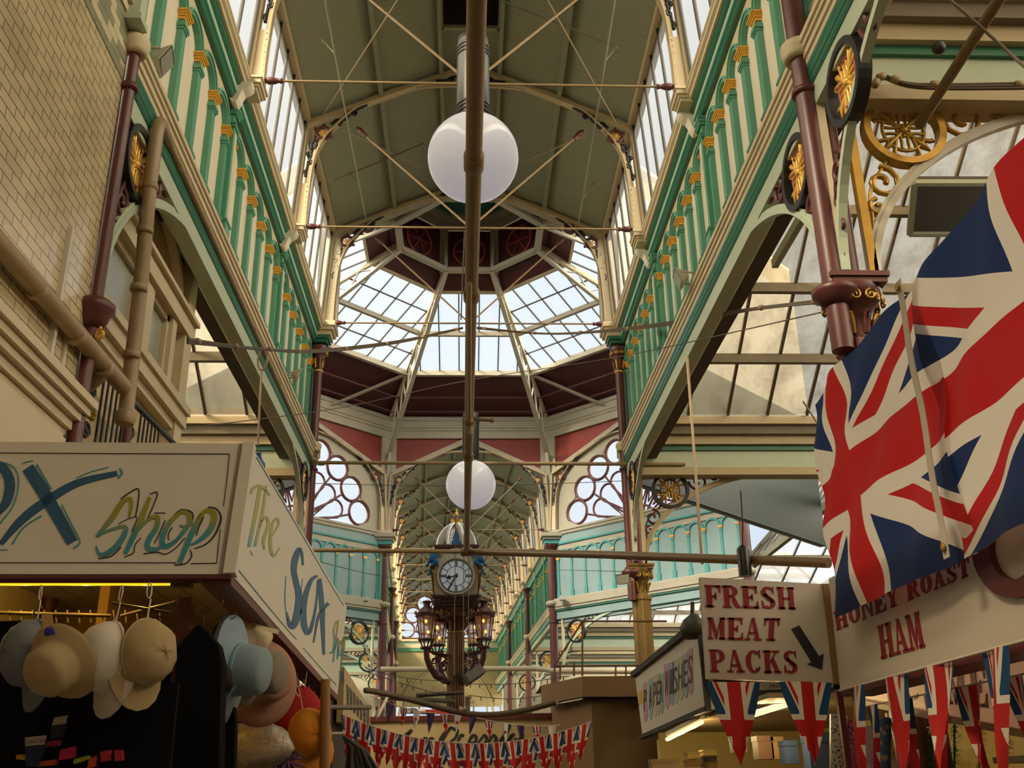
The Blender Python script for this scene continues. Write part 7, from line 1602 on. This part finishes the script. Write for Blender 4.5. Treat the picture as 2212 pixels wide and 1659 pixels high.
LITB = mat('orange glow sign panel', (.62, .42, .26), .5, var=.05, emit=.16, emit_rgb=(1, .5, .25)); board('panel', [(1850, 1500), (2330, 1395), (2330, 1600), (1850, 1510)], pl_m, .04, LITB, ms)  # faint orange glow put into the board to show it lit
q = MB(); q.bar(pl_m(1850, 1514), pl_m(2330, 1606), .05, .03); q.build('lower_rail', mat('pale timber', (.42, .27, .14), .6, var=.1), ms)
b = MB(); letters(b, 'CHME', [(1945, 1468), (2128, 1436), (1952, 1510), (2136, 1530)], pl_m, gap=.3); b.build('lettering', mat('orange red paint', (.38, .05, .015), .5, var=0), ms)
t = thing('cctv_notice', 'yellow CCTV in operation notice with a black camera triangle', 'notice'); pl_c = lambda a, b_, d=0: at_y(a, b_, 6.2)+Vector((0, -d, 0)); YEL = mat('yellow notice', (.58, .34, .015), .5, var=.05)
board('white_card', [(1915, 1540), (2002, 1545), (2010, 1659), (1918, 1659)], pl_c, .02, SIGN_W, t); board('yellow_panel', [(1922, 1597), (1992, 1594), (1996, 1634), (1924, 1637)], lambda a, b_, d=0: pl_c(a, b_, d+.006), .004, YEL, t)
q = MB(); P = [(1955, 1540), (1922, 1592), (1988, 1592)]; A = [pl_c(*p, .006) for p in P]; q.add(A, [(0, 1, 2)]); q.build('triangle_edge', SIGN_K, t); q = MB(); P = [(1955, 1548), (1929, 1588), (1981, 1588)]; q.add([pl_c(*p, .009) for p in P], [(0, 1, 2)]); q.build('triangle', YEL, t)
q = MB(); ribbon(q, [(1944, 1572), (1968, 1576)], 5, lambda a, b_, d=0: pl_c(a, b_, d+.01)); ribbon(q, [(1956, 1576), (1956, 1584), (1962, 1584)], 2, lambda a, b_, d=0: pl_c(a, b_, d+.01)); q.build('camera_symbol', SIGN_K, t)
for k, s_ in enumerate(('CCTV', 'in', 'Operation')): small_text(s_, 1934+(12 if k == 1 else 0)-(6 if k == 2 else 0), 1609+k*11, 1974-(10 if k == 1 else 0)+(14 if k == 2 else 0), 1608.5+k*11, lambda a, b_, d=0: pl_c(a, b_, d+.009), 8, SIGN_K, t)
# gift rolls and tinsel on the shelves
def leopard(name, c1_, c2_, sc_):
    m = mat(name, c1_, .4, var=0); n = m.node_tree; v = n.nodes.new('ShaderNodeTexVoronoi'); v.inputs['Scale'].default_value = sc_; lt = n.nodes.new('ShaderNodeMath'); lt.operation = 'LESS_THAN'; lt.inputs[1].default_value = .35; mx = n.nodes.new('ShaderNodeMix'); mx.data_type = 'RGBA'; mx.inputs[6].default_value = c1_+(1,); mx.inputs[7].default_value = c2_+(1,); tc = n.nodes.new('ShaderNodeTexCoord')
    n.links.new(tc.outputs['Object'], v.inputs['Vector']); n.links.new(v.outputs['Distance'], lt.inputs[0]); n.links.new(lt.outputs[0], mx.inputs[0]); n.links.new(mx.outputs[2], n.nodes['Principled BSDF'].inputs['Base Color']); return m
for (x, y0_, y1_, r_, m, lab) in ((1812, 1545, 1640, .05, leopard('spotted wrap', (.40, .36, .30), (.02, .02, .02), 60), 'black and cream spotted gift roll by the stall corner'), (1840, 1555, 1640, .035, leopard('pink spotted wrap', (.42, .10, .20), (.05, .01, .03), 60), 'pink spotted gift roll'), (1880, 1570, 1640, .045, leopard('pale pink wrap', (.45, .28, .36), (.5, .4, .45), 30), 'pale pink gift roll'), (1905, 1550, 1625, .05, leopard('blue figured wrap', (.06, .14, .28), (.4, .3, .2), 22), 'blue figured gift roll')):
    t = thing('gift_roll', lab, 'gift wrap roll', 'rolls of gift wrap on the stall shelf'); MB().tube([at_y(x, y0_, 6.0), at_y(x, y1_+40, 6.0)], r_, 12).build('roll', m, t)
for (x, y0_, y1_, col, lab) in ((2116, 1553, 1640, (.45, .30, .08), 'gold tinsel garland hanging in the stall'), (2010, 1560, 1640, (.02, .18, .05), 'green tinsel garland hanging in the stall'), (2062, 1560, 1640, (.02, .22, .25), 'turquoise tinsel garland hanging in the stall'), (2175, 1565, 1640, (.40, .40, .40), 'silver tinsel garland hanging in the stall')):
    t = thing('tinsel_garland', lab, 'tinsel', 'tinsel hanging in the food stall'); q = MB(); rnd = random.Random(int(x)); a, b2 = at_y(x, y0_, 5.6), at_y(x, y1_+30, 5.6)
    for k in range(110): p = a.lerp(b2, rnd.random()); d = Vector((rnd.gauss(0, 1), rnd.gauss(0, 1), rnd.gauss(0, .4))).normalized(); q.bar(p, p+d*.04, .004, .001)
    q.tube([a, b2], .006, 5); q.build('strands', mat('tinsel', col, .2, metal=.9, var=.5, scale=80), t)
# ---- card shop beyond it
shop = thing('card_stall', 'card shop stall with a white fascia reading PAPER WISHES in bunting letters', 'market stall'); XP = 1.7; pl_p = lambda a, b_, d=0: at_x(a, b_, XP)+Vector((-d, 0, 0))
pf = board('fascia', [(1372, 1462), (1512, 1350), (1532, 1532), (1388, 1592)], pl_p, .05, SIGN_W, shop)
q = MB(); q.bar(pl_p(1370, 1458, .01), pl_p(1514, 1343, .01), .06, .05); q.bar(pl_p(1387, 1593, .01), pl_p(1532, 1531, .01), .05, .035); q.bar(pl_p(1513, 1345, .01), pl_p(1533, 1534, .01), .04, .03, (0, 1, 0)); q.build('dark_frame', DARK, shop)
p6 = lambda x, y: (1370+x*.2931, 1380+y*.2931)
cols = [(.42, .26, .30), (.24, .36, .38), (.42, .40, .26), (.42, .34, .24), (.24, .36, .30), (.42, .26, .30), (.24, .30, .40), (.36, .42, .30), (.42, .40, .26), (.30, .34, .40), (.42, .26, .32)]
LET = [('P', 70, 330, 615), ('A', 108, 298, 600), ('P', 140, 275, 578), ('E', 165, 265, 570), ('R', 190, 262, 555), ('W', 225, 190, 520), ('I', 262, 178, 490), ('S', 290, 160, 480), ('H', 325, 140, 460), ('E', 362, 110, 440), ('S', 400, 75, 412)]
for k, (c_, x, yt, yb_) in enumerate(LET):
    q = MB(); w_ = 30 if k < 5 else 38; P = [(x-4, yt), (x+w_-6, yt-10), (x+w_, yb_-40), (x+w_/2+4, yb_), (x+4, yb_-25)]; A = [pl_p(*p6(*p), .001) for p in P]; B = [pl_p(*p6(*p), .004) for p in P]; q.add(A+B, [(0, 1, 2, 3, 4), (9, 8, 7, 6, 5)]+[(i, (i+1) % 5, 5+(i+1) % 5, 5+i) for i in range(5)]); o = q.build('pastel_flag', mat('pastel paint', cols[k], .5, var=.05), pf)
    x0, y0_ = p6(x+5, yb_-80); x1, y1_ = p6(x+w_-5, yb_-90); small_text(c_, x0, y0_, x1, y1_, lambda a, b_, d=0: pl_p(a, b_, d+.004), (yb_-yt-130)*.2931, SIGN_K, o, 'lettering')
board('yellow_sticker', [(1379, 1497), (1386, 1490), (1389, 1515), (1381, 1522)], lambda a, b_, d=0: pl_p(a, b_, d+.004), .003, YEL, pf)
q = MB(); q.bb((1.76, 6.6, 2.62), (5, 11, 2.66)); q.bb((1.76, 6.2, 2.10), (4, 9.8, 2.13)); q.build('ceiling_boards', mat('card shop ceiling', (.30, .22, .12), .7, var=.15), shop)
q = MB(); q.bb((1.75, 9.9, 0), (5, 10.0, 2.1)); q.bb((3.2, 6, 0), (3.3, 10, 2.1)); q.build('yellow_walls', mat('pale yellow wall', (.52, .42, .18), .7, var=.1), shop)
q = MB(); q.bb((1.85, 8.9, 0), (3.2, 9.9, 1.62)); q.build('display_units', GREY_W, shop)
for (a, b2, lab) in (((1441, 1597), (1516, 1560), 'warm tube light in the card shop, beside the PAPER WISHES fascia'), ((1600, 1552), (1708, 1519), 'warm tube light in the card shop, between the two big pennants')):
    t = thing('strip_light', lab, 'strip light', 'warm tube lights in the card shop'); yy = 8.2 if a[0] < 1500 else 6.9; A, B = at_y(*a, yy+.6 if a[0] < 1500 else yy), at_y(*b2, yy-.3)
    MB().tube([A, B], .016, 10).build('tube', TUBE, t); MB().bar(A+Vector((.02, 0, .04)), B+Vector((.02, 0, .04)), .06, .03).build('batten', WHITE_G, t); lamp_light(A, B, 3, 5.0, (1.0, .70, .28))
sg = thing('hanging_sign', 'small white hanging sign starting PRO above the card shop lights', 'sign'); pl_s = lambda a, b_, d=0: at_y(a, b_, 7.2)+Vector((0, -d, 0)); board('panel', [(1630, 1470), (1800, 1466), (1800, 1486), (1632, 1496)], pl_s, .03, SIGN_W, sg); small_text('PRO', 1663, 1487, 1685, 1485, pl_s, 9, SIGN_K, sg); q = MB(); q.bar(pl_s(1630, 1502), pl_s(1800, 1495), .05, .06); q.build('dark_rail', DARK, sg)
BOXC = [(.34, .20, .05), (.10, .05, .03), (.03, .06, .16), (.22, .14, .06), (.42, .30, .06), (.05, .03, .03), (.28, .18, .08)]
rnd = random.Random(11); nbx = 0
BXL = ['tall brown gift box', 'dark gift box', 'blue gift box', 'kraft paper box', 'gold printed box', 'black box', 'tan box']
for (x0, x1, yt, yb_, ci, yy, lab) in ((1486, 1512, 1625, 1640, 4, 8.0, 'gold printed box topping the first small pile'), (1486, 1512, 1642, 1656, 0, 8.0, 'orange brown box below the gold one in the first pile'), (1520, 1548, 1620, 1632, 4, 8.0, 'striped gold box on top of the second pile'), (1520, 1548, 1634, 1646, 5, 8.0, 'dark box in the middle of the second pile'), (1520, 1550, 1648, 1660, 0, 8.0, 'orange brown box at the bottom of the second pile'), (1410, 1466, 1640, 1680, 6, 7.8, 'tilted pinkish box at the left of the lit shelf'), (1588, 1612, 1590, 1625, 5, 7.2, 'dark framed box with an oval picture behind the left pennant'), (1640, 1668, 1590, 1640, 1, 7.2, 'dark brown box between the big pennants'), (1670, 1690, 1592, 1640, 3, 7.2, 'kraft box leaning beside the right pennant'), (1700, 1722, 1600, 1650, 2, 7.0, 'blue wrapped box behind the right pennant'), (1755, 1800, 1582, 1680, 2, 6.8, 'largest dark blue wrapped box at the stall corner')):
    a, b2 = at_y(x0, yb_, yy), at_y(x1, yt, yy); t = thing('gift_box', lab, 'box', 'gift boxes on the card shop shelves'); q = MB(); q.bb((a.x, yy, a.z), (b2.x, yy+.14, b2.z)); q.build('carton', mat('box card', BOXC[ci], .5, var=.3, scale=18), t)
    q = MB(); h_ = (b2.z-a.z); q.bb((a.x-.004, yy-.004, b2.z-h_*.22), (b2.x+.004, yy+.144, b2.z+.003)); q.build('lid', mat('box lid card', tuple(c*.8 for c in BOXC[ci]), .5, var=.2, scale=18), t)
t = thing('street_lamp_head', 'dark rounded floodlight head behind the FRESH MEAT PACKS board', 'floodlight'); q = MB(); p = at_y(1495, 1357, 7.6); q.lathe(p, [(.0, -.1), (.05, -.08), (.085, -.02), (.09, .04), (.07, .09), (0, .1)], 16, (.8, -.2, .5)); q.build('shell', mat('dark green grey metal', (.045, .05, .04), .45, var=.1), t); MB().tube([p, p+Vector((.03, .05, .2))], .015, 6).build('arm', DARK, t)
t = thing('black_speaker', 'black cylinder hanging above the FRESH MEAT PACKS board', 'lamp'); q = MB(); p = at_y(1611, 1245, 7.5); q.lathe(p, [(.05, 0), (.05, .20), (.045, .215), (.02, .235), (.0, .24)], 16); q.build('cylinder', mat('black enamel', (.012, .014, .012), .3, var=.1), t); MB().tube([p+Vector((0, 0, .23)), at_y(1604, 1130, 7.5), at_y(1600, 1060, 7.5)], .006, 5).build('cord', BLACK, t)
floodlight('small dark floodlight clamped beside the gilded far right column', tuple(at_y(1348, 1250, 14.3)), (-.6, -1, -.4), .10)
for (px, py, lab) in ((790, 1295, 'white security camera on the left diagonal girder of the octagon'), (1213, 1293, 'white security camera on the right diagonal girder of the octagon')):
    t = thing('security_camera', lab, 'camera', 'white security cameras', at_y(px, py, 26.9 if px < 1000 else 28.3)); MB().box((0, 0, 0), (.12, .26, .10)).build('housing', WP, t); MB().tube([(0, .13, 0), (0, .2, .12)], .02, 6).build('bracket', WP, t)
# slanting brown pole and cables in the top right corner
t = thing('slanting_pole', 'brown pole slanting up through the gilded bracket at top right', 'pole'); MB().tube([at_y(2170, -20, 4.6), at_y(1985, 270, 5.75)], .036, 12).build('pole', PIPE_B, t)
bundle('pale cables clipped along the cream beam above the gilded bracket', [at_y(1890, 182, 5.62), at_y(1910, 165, 5.62), at_y(1985, 182, 5.60), at_y(2230, 183, 5.55)], .012, 3, 5)
wire('dark cable drooping across the top right corner', [at_y(2040, -10, 4.9), at_y(2120, 60, 4.7), at_y(2230, 160, 4.5)], .01)
tag(MB().ball(at_y(2028, 104, 5.5), .05, 10).build('round_sensor', BLACK), 'small black round fitting on the pale band at top right', 'sensor')
t = thing('roof_hatch', 'dark louvred hatch in the aisle glass under the gilded arch', 'hatch'); q = MB(); A, B = at_y(1985, 395, 9.6), at_y(2150, 500, 10.2); A, B, D, E = at_y(1975, 395, 11.0), at_y(2200, 395, 11.0), at_y(2200, 505, 11.9), at_y(1965, 505, 11.9); q.add([A, B, D, E]+[p+Vector((0, 0, .1)) for p in (A, B, D, E)], [(0, 3, 2, 1), (4, 5, 6, 7), (0, 1, 5, 4), (2, 3, 7, 6), (3, 0, 4, 7)]); q.build('panel', DARK, t); q = MB(); pr = [A, B, D, E]
for i in range(4): q.bar(pr[i], pr[(i+1) % 4], .08, .06)
q.build('frame', OLIVE_L, t)
# ================================================================ unseen wall added behind the camera to keep the floor level in shade
q = MB(); q.bb((-10.4, -6.2, 0), (10.4, -6.0, 9.9)); q.bb((-2.7, -6.2, 9.9), (2.7, -6.0, 11.6)); struct('wall_behind_blocker', q, BRICK_F)
